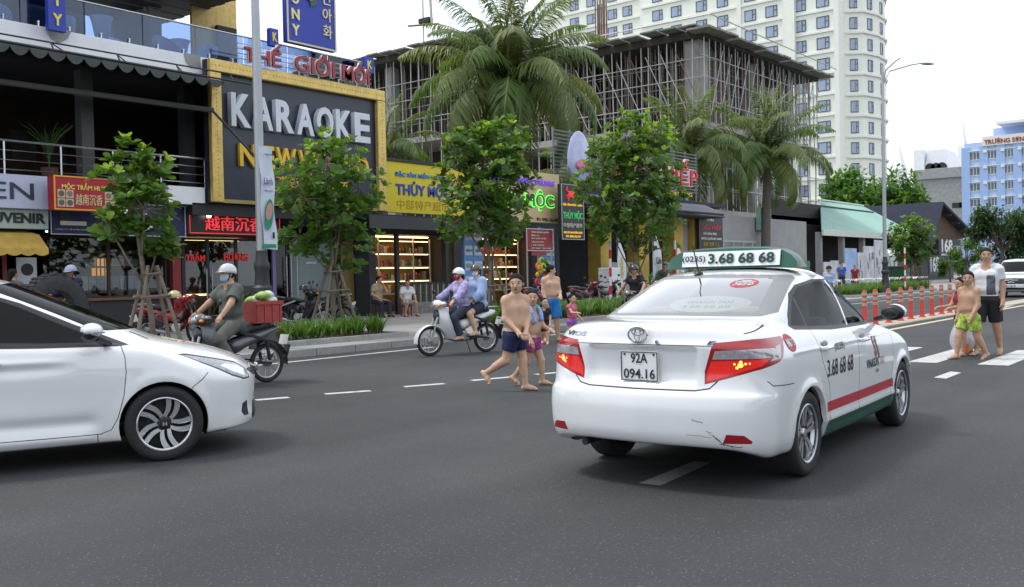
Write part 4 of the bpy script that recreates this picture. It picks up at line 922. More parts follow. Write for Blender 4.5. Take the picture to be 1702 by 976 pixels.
# pavement clutter outside the restaurant
fz_ = thing('white_fridge', 'white upright chest fridge right of the man in blue shorts', 'fridge', (33.0,21.2,zsw(21.2))); MB().box(-.38,.38,-.3,.3,.05,1.5).build('cabinet', mat('white enamel',(.62,.64,.66),.35), fz_, bevel=.04); MB().box(-.34,.34,-.325,-.301,.12,1.1).build('door', mat('white enamel door',(.66,.68,.70),.3), fz_, bevel=.01); MB().box(.25,.29,-.36,-.326,.5,.9).build('handle', BLK, fz_)
ft = thing('folding_table', 'green folding table with plastic bags outside the restaurant', 'table', (36.3,21.0,zsw(21.0))); MB().box(-.5,.5,-.35,.35,.78,.82).build('table_top', mat('green table top',(.03,.16,.08),.5), ft, bevel=.01)
for s_ in (-1,1):
    for y_ in (-.28,.28): MB().tube([(-.4*s_,y_,0),(.4*s_,y_,.78)], .018, 6).build('leg', BLK, ft)
for (dx, c, nm, lab) in ((-.2,(.03,.22,.07),'green_bag','knotted green plastic bag on the folding table'),(.2,(.62,.48,.02),'yellow_can','yellow jerrycan on the folding table')):
    o = MB().lathe([(.12,0),(.15,.05),(.15,.28),(.10,.36),(.04,.40),(.05,.46),(.001,.46)], n=14).build(nm, C_('clutter '+nm, c), None, smooth=40, loc=(36.3+dx,21.0,zsw(21.0)+.822)); tag(o, lab, 'bag' if 'bag' in nm else 'can')
# ------------------------------------------------------------------ buildings behind the shops
SCAF = mat('scaffold tube', (.42,.41,.39), .5, .2, .35, 3); RUST = mat('rusty tube', (.20,.12,.09), .7, .2, .3, 3); RAWC = wallmat('raw concrete', (.30,.30,.29), .25); FORM = mat('dark formwork and shade', (.038,.034,.03), .9, 0, .3, 2)
cb = thing('construction_building', 'unfinished concrete building wrapped in scaffold poles', 'building')
CX, CY = 59.0, 30.0
def floors(x0, x1, y0, y1, zs, th=.5):
    for z in zs: slab(cb, 'floor_slab', RAWC if z < 17 else FORM, x0, x1, y0, y1, z-th, z)
floors(CX, 80, CY, 47, (5.8, 11.8, 18.0)); floors(CX, 80, 47.02, 82, (5.8, 13.6, 21.0))
slab(cb, 'core_wall', FORM, 64.5, 79, 36.5, 46.9, 0, 17.4); slab(cb, 'core_wall', FORM, 64.5, 79, 48, 81.5, 0, 20.4)  # dark blocks put in to deepen the shade between the floors
for i in range(15): slab(cb, 'roof_edge_board', mat('formwork board',(.20,.19,.17),.8,0,.4,2), CX-1.2+i*1.55-.1, CX-1.2+i*1.55+1.3, CY-1.1, CY+.6, 17.70+.05*(i % 3), 17.84+.05*(i % 3))
for i in range(12): slab(cb, 'roof_edge_board', MATS['formwork board'], CX-1.2, CX+.5, CY+i*1.5, CY+i*1.5+1.25, 18.02+.05*(i % 3), 18.12+.05*(i % 3))
for i in range(20): slab(cb, 'roof_edge_board', MATS['formwork board'], CX-1.0, CX+.6, 47.2+i*1.7, 47.2+i*1.7+1.4, 21.02+.05*(i % 3), 21.14+.05*(i % 3))
MB().tube([(CX-1.3,CY-1.2,18.5),(81,CY-1.2,18.5)], .04, 6).build('guard_rail', SCAF, cb); MB().tube([(CX-1.3,CY-1.2,18.5),(CX-1.3,47,18.6)], .04, 6).build('guard_rail', SCAF, cb)
for (x, y, w, m_) in ((60.2,31.2,.62,RAWC),(69.5,31.6,.42,RAWC),(66.0,33.0,.7,mat('raw brick',(.20,.11,.08),.9,0,.3,6)),(77.5,32,.5,RAWC),(61.5,43,.5,RAWC),(61.0,52,.45,RAWC),(61.0,62,.45,RAWC),(61.0,72,.45,RAWC)): 
    top = 17.5 if y < 47 else 20.5; slab(cb, 'concrete_column', m_, x-w, x+w, y-w, y+w, 0, top-.002)
up = MB().tube([(0,0,0),(0,0,1)], .042, 6).mesh('scaffold_pole', SCAF); upr = MB().tube([(0,0,0),(0,0,1)], .045, 6).mesh('scaffold_pole', RUST)
rnd = random.Random(77)
def pole(x, y, z0, z1, me=None):
    o = link('scaffold_pole', me or (up if rnd.random() < .8 else upr), cb, 0, (x+rnd.uniform(-.06,.06), y+rnd.uniform(-.06,.06), z0)); o.scale = (1,1,z1-z0); o.rotation_euler = (rnd.uniform(-.012,.012), rnd.uniform(-.012,.012), 0)
for (z0, z1, st) in ((11.8,17.5,.72),(5.8,11.3,1.2)):
    for k, y in enumerate((CY+.15, CY+1.6, CY+3.4)):
        x = CX+.3+k*.4
        while x < 80: pole(x, y, z0, z1); x += st*rnd.uniform(.8,1.25)*(1+.5*k)
    for k, x in enumerate((CX+.15, CX+1.8, CX+3.6)):
        y = CY+1+k*.5
        while y < 47: pole(x, y, z0, z1); y += st*rnd.uniform(.8,1.2)*(1+.3*k)
for (z0, z1) in ((13.6,20.5),(5.8,13.1)):
    for k, x in enumerate((CX+.15, CX+2.2)):
        y = 47.5
        while y < 81: pole(x, y, z0, z1); y += 1.15*rnd.uniform(.8,1.2)*(1+.5*k)
hx = MB().tube([(0,0,0),(1,0,0)], .035, 6).mesh('scaffold_ledger', SCAF); hy = MB().tube([(0,0,0),(0,1,0)], .035, 6).mesh('scaffold_ledger', SCAF)
for z in (7.4,9.2,13.2,14.8,16.2):
    for y in (CY+.1, CY+1.7): o = link('scaffold_ledger', hx, cb, 0, (CX, y, z+rnd.uniform(-.1,.1))); o.scale = (21,1,1)
    for x in (CX+.1, CX+1.9): o = link('scaffold_ledger', hy, cb, 0, (x, CY, z+rnd.uniform(-.1,.1))); o.scale = (1,17,1)
for z in (8,10.5,15.2,16.8,18.4):
    for x in (CX+.1, CX+2.3): o = link('scaffold_ledger', hy, cb, 0, (x, 47, z+rnd.uniform(-.1,.1))); o.scale = (1,35,1)
q = MB()
for (x0, x1, y0, y1, z0, z1, n) in ((59.4,80,30.3,36.5,11.8,17.5,120),(59.3,66.5,31,47,11.8,17.5,90),(59.3,66,47.5,81,13.6,20.5,130),(59.4,80,30.3,36,5.8,11.3,60)):
    for _ in range(n):
        x, y = rnd.uniform(x0,x1), rnd.uniform(y0,y1); q.tube([(x,y,z0),(x+rnd.uniform(-.1,.1),y+rnd.uniform(-.1,.1),z1)], .035, 5, False)
    for _ in range(n//4):
        x, y, z = rnd.uniform(x0,x1-3), rnd.uniform(y0,y1-3), rnd.uniform(z0+.5,z1-.5); q.tube([(x,y,z),(x+(3 if rnd.random() < .5 else 0),y+3*rnd.random(),z+rnd.uniform(-1,1))], .035, 4, False)
o = q.build('scaffold_props', mat('shaded prop tube',(.20,.18,.16),.6,.2,.4,2), cb); o['kind'] = 'stuff'  # prop colour darkened to stand in for interior shade
for i in range(14):
    a, b, z = 59.1, 30+i*1.2, 12.2; MB().tube([(a,b,z),(a,b+2.2,z+4.6)], .035, 5).build('brace', RUST if i % 3 == 0 else SCAF, cb); MB().tube([(60+i*1.4,30.05,z),(62+i*1.4,30.05,z+4.8)], .035, 5).build('brace', SCAF, cb)
for i in range(16): x, y = 60.5+rnd.uniform(-.6,.6), 39+rnd.uniform(-.6,.6); pole(x, y, 18, 21.5+rnd.random(), upr)
ho_ = thing('roof_hoist', 'spindly mast with a cross arm on the unfinished roof', 'mast', (60.5,57.5,21.0))
MB().tube([(0,0,0),(0,0,6)], .07, 6).build('mast', SCAF, ho_); MB().tube([(-.2,-2.0,2.2),(.2,2.0,2.8)], .09, 6).build('cross_arm', RUST, ho_); MB().box(-.3,.3,-.9,.3,2.6,3.0).build('platform', FORM, ho_); MB().tube([(0,-1.0,2.4),(0,-.9,4.6)], .12, 6).build('hoist_head', SCAF, ho_)
# tall pale hotel
HW = wallmat('pale mint render', (.76,.78,.70), .05); HT = wallmat('white trim', (.74,.75,.70), .04); WFR = mat('dark window frame', (.04,.05,.07), .4); WGL = mat('curtained window glass', (.26,.33,.44), .08, 0, .35, .8, spec=.9)
ht = thing('hotel_tower', 'tall pale mint hotel tower with rows of dark-framed windows', 'building')
HX = 141.0
ye = lambda px: float(atx(px, 200, HX)[1])
slab(ht, 'wall', HW, HX, 156.5, ye(1394), ye(1070), 0, 56); slab(ht, 'wall', HW, HX+4, 156.4, ye(1070), ye(880), 0, 56); slab(ht, 'wing_wall', HW, HX-.8, HX+3, ye(1326), ye(1310), 0, 56)
bay = [(HX+3,ye(1394)-.0),(HX+4.5,ye(1394)-2.2),(HX+8,ye(1394)-3.2),(HX+12,ye(1394)-3.2),(HX+15,ye(1394)-2),(HX+16,ye(1394))]
MB().prism(bay, 0, 56, 'z').build('corner_bay', HW, ht)
wz = [13.5+3.12*k for k in range(-3, 14)]
fw_, fh_ = 1.9, 1.75
fm = MB(); fm.box(-.08,0,-fw_/2,fw_/2,-.0,.1).box(-.08,0,-fw_/2,fw_/2,fh_-.1,fh_).box(-.08,0,-fw_/2,-fw_/2+.1,.1,fh_-.1).box(-.08,0,fw_/2-.1,fw_/2,.1,fh_-.1).box(-.08,0,-fw_/2+.55,-fw_/2+.63,.1,fh_-.1).box(-.08,0,-fw_/2+.1,-fw_/2+.55,.95,1.03)
fme = fm.mesh('window', WFR); pme = MB().box(-.03,.005,-fw_/2+.1,fw_/2-.1,.1,fh_-.1).mesh('pane', WGL)
for z in wz:
    for px in (958,986,1021,1046,1096,1127,1169,1204,1250,1285,1332,1370):
        xx = HX-.02 if px > 1070 else HX+3.98
        y = float(atx(px, 200, xx)[1]); w = link('window', fme, ht, 0, (xx, y, z-.9)); link('pane', pme, w)
    for (bx_2, by_2, a_) in ((HX+3.75,ye(1394)-1.1,-.6),(HX+6.2,ye(1394)-2.72,-1.25),(HX+10,ye(1394)-3.22,-1.571)):
        w = link('window', fme, ht, 0, (bx_2, by_2, z-.9)); w.rotation_euler = (0,0,-a_); w.scale = (1,.6,1); link('pane', pme, w)
    slab(ht, 'cornice', HT, HX-.25, HX+.02, ye(1394)-.2, ye(1070), z+1.55, z+1.85); slab(ht, 'cornice', HT, HX+3.75, HX+4.02, ye(1070), ye(880), z+1.55, z+1.85)
    MB().prism([(x+(.25 if i else -.1) if i in (3,4,5) else x-.15, y-.28) for i, (x, y) in enumerate(bay)], z+1.55, z+1.85, 'z').build('cornice', HT, ht)
for px in (1070, 1232, 1308, 1393): slab(ht, 'pilaster', HT, HX-.3 if px > 1071 else HX+.2, HX-.001, ye(px)-.35, ye(px)+.35, 0, 56)
# blue hotel
bh = thing('blue_hotel', 'pale blue hotel block with red rooftop lettering at the right edge', 'building'); BX = 190.0; BW = wallmat('pale blue render', (.33,.47,.76), .06); BW2 = wallmat('lighter blue render', (.46,.58,.82), .05)
by = lambda px: float(atx(px, 300, BX)[1]); Y1 = by(1604)
slab(bh, 'wall', BW2, BX, 215, 8, Y1, 0, 24.2); slab(bh, 'roof_block', BW2, BX+4, 212, 10, Y1-4, 24.2, 27.0); slab(bh, 'roof_canopy', WHITEW, BX-1, 212, 8, by(1659), 27.0, 27.5)
slab(bh, 'sign_board', HT, BX-.5, BX-.1, 8, by(1634), 23.4, 25.1); text('TRƯỜNG SƠN TÙNG', (BX-.55, by(1636)-5.0, 24.2), 9.6, 1.1, C_('rust red letter',(.28,.03,.03)), bh, ext=.05, ux=(0,-1,0))
wm2 = MB(); wm2.box(-.1,0,-.95,.95,0,.12).box(-.1,0,-.95,.95,1.38,1.5).box(-.1,0,-.95,-.83,.12,1.38).box(-.1,0,.83,.95,.12,1.38).box(-.1,0,-.3,-.2,.12,1.38).box(-.1,0,.25,.35,.12,1.38); wme = wm2.mesh('window', HT); gme = MB().box(-.04,.005,-.83,.83,.12,1.38).mesh('pane', mat('grey blue glass',(.16,.20,.26),.1,0,.3,1))
for k in range(7):
    for px in (1621,1650,1678,1706,1734):
        y = by(px); z = 21.0-2.85*k; w = link('window', wme, bh, 0, (BX-.01, y, z)); link('pane', gme, w); slab(bh, 'window_hood', HT, BX-.4, BX-.01, y-1.1, y+1.1, z+1.6, z+1.72); slab(bh, 'air_conditioner', WHITEP, BX-.5, BX-.01, y-2.05, y-1.45, z+1.2, z+1.75)
for px in (1606,1636,1664,1692,1720): slab(bh, 'pilaster', BW, BX-.35, BX-.001, by(px)-.7, by(px)+.7, 0, 23.4)
# grey blocks between the towers
gb = thing('grey_block', 'bare grey concrete block left of the blue hotel', 'building'); GX = 216.0; gy = lambda px: float(atx(px, 330, GX)[1])
slab(gb, 'wall', RAWC, GX, 240, 30, gy(1518), 0, 22.6); slab(gb, 'roof_tower', WHITEW, GX+2, 225, gy(1532), gy(1515), 22.6, 27.2)
MB().prism([(gy(1575),22.6),(gy(1530),22.6),(gy(1537),27),(gy(1566),27)], GX+3, GX+12, 'x').build('mansard_roof', WHITEW, gb)
for k in range(2): slab(gb, 'ledge', GREYW, GX-.5, GX-.01, 30, gy(1518), 20.5-9*k, 21.0-9*k)
for i in range(3): MB().prism([(gy(1540+i*10)+1.1*math.cos(t), 23.0+1.2*math.sin(t)) for t in np.linspace(0,math.pi,9)], GX+2.9, GX+3.01, 'x').build('dormer_arch', FORM, gb)
for i, (px, z) in enumerate(((1590,14),(1602,14),(1600,8))): slab(gb, 'window', FORM, GX-.05, GX-.01, gy(px)-.9, gy(px)+.9, z, z+1.1)
for (px, wd, top, nm) in ((1493,20,32.0,'pointed white roof behind the round green tree'),(1601,9,36,'pointed white turret beside the blue hotel')):
    r = thing('pointed_roof', nm, 'roof'); X2 = 235.0; yc = float(atx(px,300,X2)[1]); hw2 = wd*.075
    slab(r, 'base', WHITEW, X2-2, X2+2, yc-hw2, yc+hw2, 0, top-7); q = MB(); q.add([(X2-2,yc-hw2,top-7),(X2+2,yc-hw2,top-7),(X2+2,yc+hw2,top-7),(X2-2,yc+hw2,top-7),(X2,yc,top)], [(0,1,4),(1,2,4),(2,3,4),(3,0,4)]); q.build('spire', WHITEW, r)
# green-roofed shed
sh_ = thing('green_shed', 'long shed with a pale green corrugated roof', 'building'); GR = mat('pale green sheet metal', (.24,.42,.36), .5, .1, .12, .6)
q = MB(); A = []; n_ = 110
for (y, z, xa) in ((26,4.45,69.5),(31.5,7.7,84.0)): A.append([(xa+i*(95-xa)/109, y-.03*(i % 2), z+.05*(i % 2)) for i in range(n_)])
q.grid(A); q.build('roof_sheet', GR, sh_); slab(sh_, 'eave_fascia', mat('cream fascia',(.58,.62,.56),.6), 69.5, 94.6, 25.85, 25.99, 4.02, 4.5); slab(sh_, 'back_wall', FORM, 69.5, 94, 30, 30.2, 0, 7.0); slab(sh_, 'ridge_cap', HT, 84.0, 95.2, 31.3, 31.7, 7.68, 7.8)
for x in np.linspace(70, 94, 6): slab(sh_, 'post', GREYW, x-.2, x+.2, 26.2, 26.6, 0, 4.3)
# dark A-frame bar
af = thing('a_frame_house', 'dark steep-roofed bar with white 168 lettering', 'building'); SL = mat('dark slate sheet', (.03,.034,.055), .8, 0, .2, 1, spec=.2); BRS = mat('brown timber soffit', (.09,.05,.03), .8, 0, .3, 2)
ap, lf_, rt_ = (97.8,7.8), (94.2,3.6), (110.5,4.9)
for (p, q_, nm) in ((ap,lf_,'roof_slope'),(ap,rt_,'roof_slope')):
    V = [(p[0],24.6,p[1]),(q_[0],24.6,q_[1]),(q_[0],36,q_[1]),(p[0],36,p[1])]; MB().add(V+[(x,y,z-.25) for x,y,z in V], [(0,1,2,3),(7,6,5,4),(0,4,5,1),(1,5,6,2),(2,6,7,3),(3,7,4,0)]).build(nm, SL, af)
MB().add([(ap[0],25.6,ap[1]-.3),(lf_[0]+.2,25.6,lf_[1]-.2),(rt_[0]-.2,25.6,rt_[1]-.3)], [(0,1,2)]).build('gable', BRS, af)
for t in (.25,.5,.75): x = ap[0]+(rt_[0]-ap[0])*t; z = ap[1]+(rt_[1]-ap[1])*t-.35; MB().bar((x,24.7,z),(x,36,z),.2,.3).build('rafter', BRS, af)
slab(af, 'wall', BLK, 95.2, 109, 26.5, 26.7, 0, 5.2)
s1 = sign('bar_sign', 'white 168 lettering on the dark front of the steep-roofed bar', 98.2, 106.6, 2.6, 4.3, 25.2, BLK, .1); text('168', (101.2,25.18,3.6), 4.0, 1.3, WHITEP, s1); text('RESTAURANT', (101.6,25.18,2.72), 5.0, .2, WHITEP, s1); text('BAR', (105.4,25.18,3.3), 1.6, .7, WHITEP, s1)
s2 = sign('low_bar_sign', 'low white and navy 168 sign near the plastic bin', 84.6, 90.5, .9, 2.5, 22.5, C_('ink navy',(.03,.035,.07)), .1); text('168', (86.3,22.48,1.75), 2.6, 1.3, WHITEP, s2); text('MENU', (89.2,22.48,1.7), 2.0, .6, WHITEP, s2)
# boarded front: white hoarding panels of uneven height
rnd = random.Random(13)
PNL = mat('scuffed white panel', (.50,.51,.53), .7, 0, .35, 1.2, .1, 20); PNB = mat('blue sky poster', (.30,.42,.66), .5, 0, .3, .5)
hp = thing('hoarding_fence', 'scuffed white hoarding panels of uneven height beside the right lamp post', 'fence')
x = 64.2
for i, (w, h) in enumerate(((1.5,2.0),(1.6,2.1),(1.3,1.9),(2.5,3.0),(1.5,2.7),(2.4,3.2),(2.3,3.7),(1.6,2.7),(1.8,2.5))):
    o = slab(hp, 'panel', PNB if i == 3 else PNL, x, x+w-.06, 23.9+.05*(i % 2), 23.97+.05*(i % 2), .2, h)
    if i > 3:
        for k in range(5): xx, zz = x+rnd.uniform(.2,w-.3), rnd.uniform(.6,h-.6); MB().tube([(xx,23.885,zz),(xx+rnd.uniform(-.2,.2),23.885,zz+.3),(xx+rnd.uniform(-.3,.3),23.885,zz+.55)], .025, 4).build('scrawl', C_('faded scrawl',(.14,.13,.16)), hp)
    x += w
slab(hp, 'board', mat('rusty brown board',(.12,.08,.06),.8), x+.1, x+7, 24, 24.06, .2, 2.6)
# grey yard wall and sheds between restaurant and hoarding
yw = thing('yard_wall', 'grey yard wall with green sheeting behind the right-hand palms', 'wall'); slab(yw, 'wall', GREYW, 47.6, 64, 25.0, 25.2, .1, 4.8); slab(yw, 'green_sheeting', mat('dull green sheet',(.10,.17,.13),.6), 56, 63.8, 24.7, 24.9, .2, 2.1); slab(yw, 'green_sign_box', GR, 55.6, 57.2, 24.6, 24.9, 4.0, 5.4)
for i in range(6): MB().box(48+i*1.3,48.1+i*1.3,24.7,24.8,.2,3.2).build('gate_bar', mat('pale gate bar',(.34,.36,.36),.5), yw)
slab(yw, 'gate_rail', MATS['pale gate bar'], 47.8, 55, 24.68, 24.69, 3.2, 3.3); text('Hotel', (61.5,24.68,1.9), 1.9, .5, YEL, yw)
# big green waste bin
bn2 = thing('waste_bin', 'dark green wheeled bin beyond the bollards', 'bin', (62.5,18.3,zsw(18.3))); MB().add([(-.75,-.45,.15),(.75,-.45,.15),(.75,.45,.15),(-.75,.45,.15),(-.95,-.55,1.3),(.95,-.55,1.3),(.95,.55,1.3),(-.95,.55,1.3)], [(0,3,2,1),(4,5,6,7),(0,1,5,4),(1,2,6,5),(2,3,7,6),(3,0,4,7)]).build('tub', mat('bin green',(.02,.09,.04),.5), bn2, bevel=.04); MB().box(-1,1,-.6,.6,1.3,1.42).build('lid', mat('bin lid',(.03,.05,.05),.5), bn2, bevel=.03)
for sx in (-.6,.6): MB().lathe([(.1,-.04),(.1,.04)], (sx,-.4,.1), 'y', 12).build('wheel', TYRE, bn2)
# ------------------------------------------------------------------ trees
BARK = mat('grey bark', (.16,.13,.10), .9, 0, .35, 10, .5, 30); STAKE = mat('weathered stake', (.17,.14,.11), .9, 0, .3, 8, .3, 30)
LF = leafmat('broad leaf', (.075,.155,.026), .35, rough=.45, var=.45, scale=3.5, spec=.4); LFY = leafmat('young leaf', (.22,.36,.04), .35, rough=.45, var=.3, scale=4)
class Leaves:
    """collects leaves, builds them all at once as one mesh"""
    def __init__(s): s.r = []; s.cur = 0
    def mesh(s, name, mats, simple=False):
        A = np.array(s.r); p, d, up, L, W, mi = A[:,0:3], A[:,3:6], A[:,6:9], A[:,9:10], A[:,10:11], A[:,11].astype(int)
        d = d/np.linalg.norm(d, axis=1)[:,None]; sd = np.cross(d, up); sd /= (np.linalg.norm(sd, axis=1)[:,None]+1e-9); n = np.cross(sd, d)
        if simple:
            V = [p, p+d*L*.55+sd*W*.5-n*.05*L, p+d*L-n*.12*L, p+d*L*.55-sd*W*.5-n*.05*L]; T = [(0,1,2),(0,2,3)]
        else:
            V = [p, p+d*L*.45+sd*W*.36+n*.02*L, p+d*L*.78+sd*W*.5-n*.02*L, p+d*L*.96+sd*W*.2-n*.08*L, p+d*L*.96-sd*W*.2-n*.08*L, p+d*L*.78-sd*W*.5-n*.02*L, p+d*L*.45-sd*W*.36+n*.02*L, p+d*L*.5-n*.03*L, p+d*L*.8-n*.06*L]
            T = [(0,1,7),(7,1,2),(7,2,8),(8,2,3),(8,3,4),(8,4,5),(7,8,5),(7,5,6),(0,7,6)]
        k = len(V); N = len(p); VV = np.stack(V, 1).reshape(-1,3); F = (np.arange(N)[:,None,None]*k+np.array(T)[None]).reshape(-1,3); nf = len(F)
        me = bpy.data.meshes.new(name); me.vertices.add(len(VV)); me.vertices.foreach_set('co', VV.ravel().astype(np.float32)); me.loops.add(nf*3); me.polygons.add(nf)
        me.loops.foreach_set('vertex_index', F.ravel().astype(np.int32)); me.polygons.foreach_set('loop_start', np.arange(0, nf*3, 3, dtype=np.int32)); me.polygons.foreach_set('loop_total', np.full(nf, 3, np.int32))
        for m in mats: me.materials.append(m)
        me.polygons.foreach_set('material_index', np.repeat(mi, len(T)).astype(np.int32)); me.update(calc_edges=True); return me
    def build(s, name, mats, parent, simple=False): return link(name, s.mesh(name, mats, simple), parent)
def leaf(q, p, d, L, W, up): q.r.append((*p, *d, *up, L, W, q.cur))
def street_tree(label, x, y, ztop, zlow, rad, n, seed, leafL=.20, stakes=True, group='broad-leaved street trees along the kerb', lean=(0,0), young=.14, lobes=7):
    z0 = zsw(y)+(.08 if y < 18 else 0); r = thing('street_tree', label, 'tree', (x,y,z0), 0, group); rnd = random.Random(seed); H = ztop-z0; zl = zlow-z0
    tp = [np.array([lean[0]*t, lean[1]*t, H*.86*t])+np.array([rnd.uniform(-.05,.05), rnd.uniform(-.05,.05), 0])*(t > 0) for t in np.linspace(0,1,7)]
    tr = MB(); tr.tube(tp, [.052*(1-.7*t)+.010 for t in np.linspace(0,1,7)], 8); tips = []
    cz, rz = (H+zl)/2, (H-zl)/2
    lob = []
    for k in range(lobes):
        a = k*2.4+rnd.uniform(-.4,.4); t = (k+.5)/lobes; zz = zl+(H-zl)*(.12+.76*t); rr = rad*math.sqrt(max(.05,1-((zz-cz)/rz)**2))*rnd.uniform(.45,.72)
        lob.append((np.array([lean[0]*.6+rr*math.cos(a), lean[1]*.6+rr*math.sin(a), zz]), rad*rnd.uniform(.38,.55)))
    lob.append((np.array([lean[0]*.5,lean[1]*.5,zl+(H-zl)*.38]), rad*.55)); lob.append((np.array([lean[0]*.7,lean[1]*.7,zl+(H-zl)*.66]), rad*.5))
    for c, lr in lob:
        ts = max(.15, min(.95, (c[2]-.35*H*.2)/(H*.86)-.12)); i = int(ts*6); b = tp[min(i,6)]
        mid = (b+c)/2+np.array([0,0,-.05]); tr.tube([b, mid, c], [.032,.022,.014], 6)
        m = n//lobes
        for _ in range(m):
            v = np.array([rnd.gauss(0,1) for _ in range(3)]); v /= np.linalg.norm(v); e = c+v*lr*rnd.uniform(.55,1.08)*np.array([1,1,.95]); tips.append((e, v))
            if rnd.random() < .5: tr.tube([c+(e-c)*.1, c+(e-c)*.55+np.array([0,0,-.02]), e], [.012,.008,.006], 4, False)
    for k in range(max(4,n//25)):
        a = rnd.uniform(0,6.28); e = np.array([lean[0]+.12*rad*math.cos(a), lean[1]+.12*rad*math.sin(a), H*rnd.uniform(.86,.985)]); tips.append((e, np.array([0,0,1.])))
    tr.build('trunk', BARK, r, smooth='all'); q = Leaves()
    for e, v in tips:
        hi = (e[2]-zl)/(H-zl); yg = rnd.random() < young*(.4+1.5*hi) and v[2] > -.2; k = rnd.randint(7,10); a0 = rnd.uniform(0,6.28); ax = v*.55+np.array([0,0,.75]); ax /= np.linalg.norm(ax)
        u = np.cross(ax, np.array([.3,.9,.1])); u /= np.linalg.norm(u); w = np.cross(ax, u)
        for i in range(k):
            a = a0+i*2.4; op = .35+.85*i/k if yg else .55+.95*i/k; d = ax*math.cos(op)+(u*math.cos(a)+w*math.sin(a))*math.sin(op); L = leafL*rnd.uniform(.6,1.25)*(.8 if yg else 1)
            q.cur = 1 if (yg and i < k*.7) else 0; leaf(q, e+ax*.02*i/k, d, L, L*.55, ax)
    q.build('crown', [LF, LFY], r)
    if stakes:
        for k in range(4):
            a = k*1.571+.5; MB().tube([(.62*math.cos(a),.62*math.sin(a),-.05),(.12*math.cos(a),.12*math.sin(a),1.55)], [.04,.032], 7).build('stake', STAKE, r, smooth=True)
        for z in (.95,1.38):
            rr = .62-.5*z/1.55
            for k in range(4): a, b = k*1.571+.5, (k+1)*1.571+.5; MB().tube([(rr*1.25*math.cos(a),rr*1.25*math.sin(a),z),(rr*1.25*math.cos(b),rr*1.25*math.sin(b),z+.03)], .024, 6).build('cross_tie', STAKE, r)
    return r
street_tree('slender staked street tree before the souvenir shop, first from the left', 9.98, 16.8, 4.25, 1.75, .80, 105, 1, .23, lean=(-.35,.1), lobes=6)
street_tree('bushy staked street tree in front of the karaoke sign, second from the left', 14.5, 16.8, 4.75, 1.75, 1.36, 270, 2, .215, lean=(-.1,0), lobes=9, young=.3)
street_tree('dense street tree in front of the beige sign, third from the left', 20.15, 16.8, 5.75, 2.15, 1.36, 400, 3, .225, lean=(-.3,0), lobes=11, young=.2)
street_tree('widest street tree with bright young shoots, fourth from the left', 27.75, 16.8, 6.95, 2.1, 1.85, 640, 4, .235, lobes=14, young=.32)
p5 = at(1515, 430, 16.2); street_tree('small round street tree right of the far lamp post', p5[0], 16.2, 4.45, 1.55, 1.3, 330, 5, .23, lobes=9, young=.25)
def big_tree(name, label, x, y, z0, ztop, zlow, rad, n, seed, leafL=.4, m=None, lobes=16, ry=None):
    r = thing(name, label, 'tree', (x,y,z0)); rnd = random.Random(seed); H = ztop-z0; zl = zlow-z0; tr = MB(); tr.tube([(0,0,0),(.1,.1,H*.35),(0,.2,H*.62)], [.03*H,.022*H,.012*H], 8); q = Leaves(); cz, rz = (H+zl)/2, (H-zl)/2; ry = ry or rad
    for k in range(lobes):
        a = rnd.uniform(0,6.28); u = rnd.uniform(-.75,.85); c = np.array([rad*.72*math.cos(a)*math.sqrt(1-u*u), ry*.72*math.sin(a)*math.sqrt(1-u*u), cz+rz*u*.78]); lr = rad*rnd.uniform(.28,.42)
        tr.tube([(0,.1,H*.4), c*.5+np.array([0,0,H*.2]), c], [.012*H,.008*H,.004*H], 5)
        for _ in range(n//lobes):
            v = np.array([rnd.gauss(0,1) for _ in range(3)]); v /= np.linalg.norm(v); e = c+v*lr*rnd.uniform(.4,1.05)
            q.cur = 1 if rnd.random() < .12 and v[2] > .2 else 0
            for i in range(4): d = np.array([rnd.gauss(0,1), rnd.gauss(0,1), rnd.gauss(.25,.7)]); leaf(q, e, d, leafL*rnd.uniform(.7,1.2), leafL*.5, np.array([0,0,1.]))
    tr.build('trunk', BARK, r, smooth='all'); q.build('crown', m or [LF, LFY], r, True); return r
FARL = [leafmat('far leaf',(.085,.19,.04),.3,rough=.5,var=.35,scale=.6), leafmat('far young leaf',(.15,.27,.06),.3,rough=.5,var=.3,scale=.8)]; DKL = [leafmat('dark needle leaf',(.045,.095,.03),.25,rough=.6,var=.4,scale=2), leafmat('olive leaf',(.10,.14,.05),.25,rough=.6,var=.4,scale=2)]
big_tree('round_tree', 'large round bright green tree between the hotel tower and the grey block', 118, 38, 0, 12.8, 5.5, 6.4, 3000, 21, .8, FARL, 20)
big_tree('wild_tree', 'dark feathery tree behind the man at the crossing', 82.5, 16.4, .2, 6.6, 1.0, 3.0, 3000, 22, .32, DKL, 20, 2.6)
big_tree('bush', 'bushy green shrub in front of the steep-roofed bar', 93.5, 21.5, .2, 4.6, .4, 1.5, 800, 23, .32, FARL, 10)
big_tree('distant_tree', 'hazy green tree behind the white car at the right edge', 120, 14, 0, 8.0, 1, 6.5, 1800, 24, .6, DKL, 14)
big_tree('distant_tree', 'dark tree far down the road at the right edge', 175, 20, 0, 13, 1, 9, 1600, 25, 1.0, DKL, 14)
big_tree('clipped_shrub', 'rounded light green shrub beside the low white and navy sign', 84.5, 20.8, .2, 2.9, .3, 1.3, 700, 26, .22, FARL, 8)
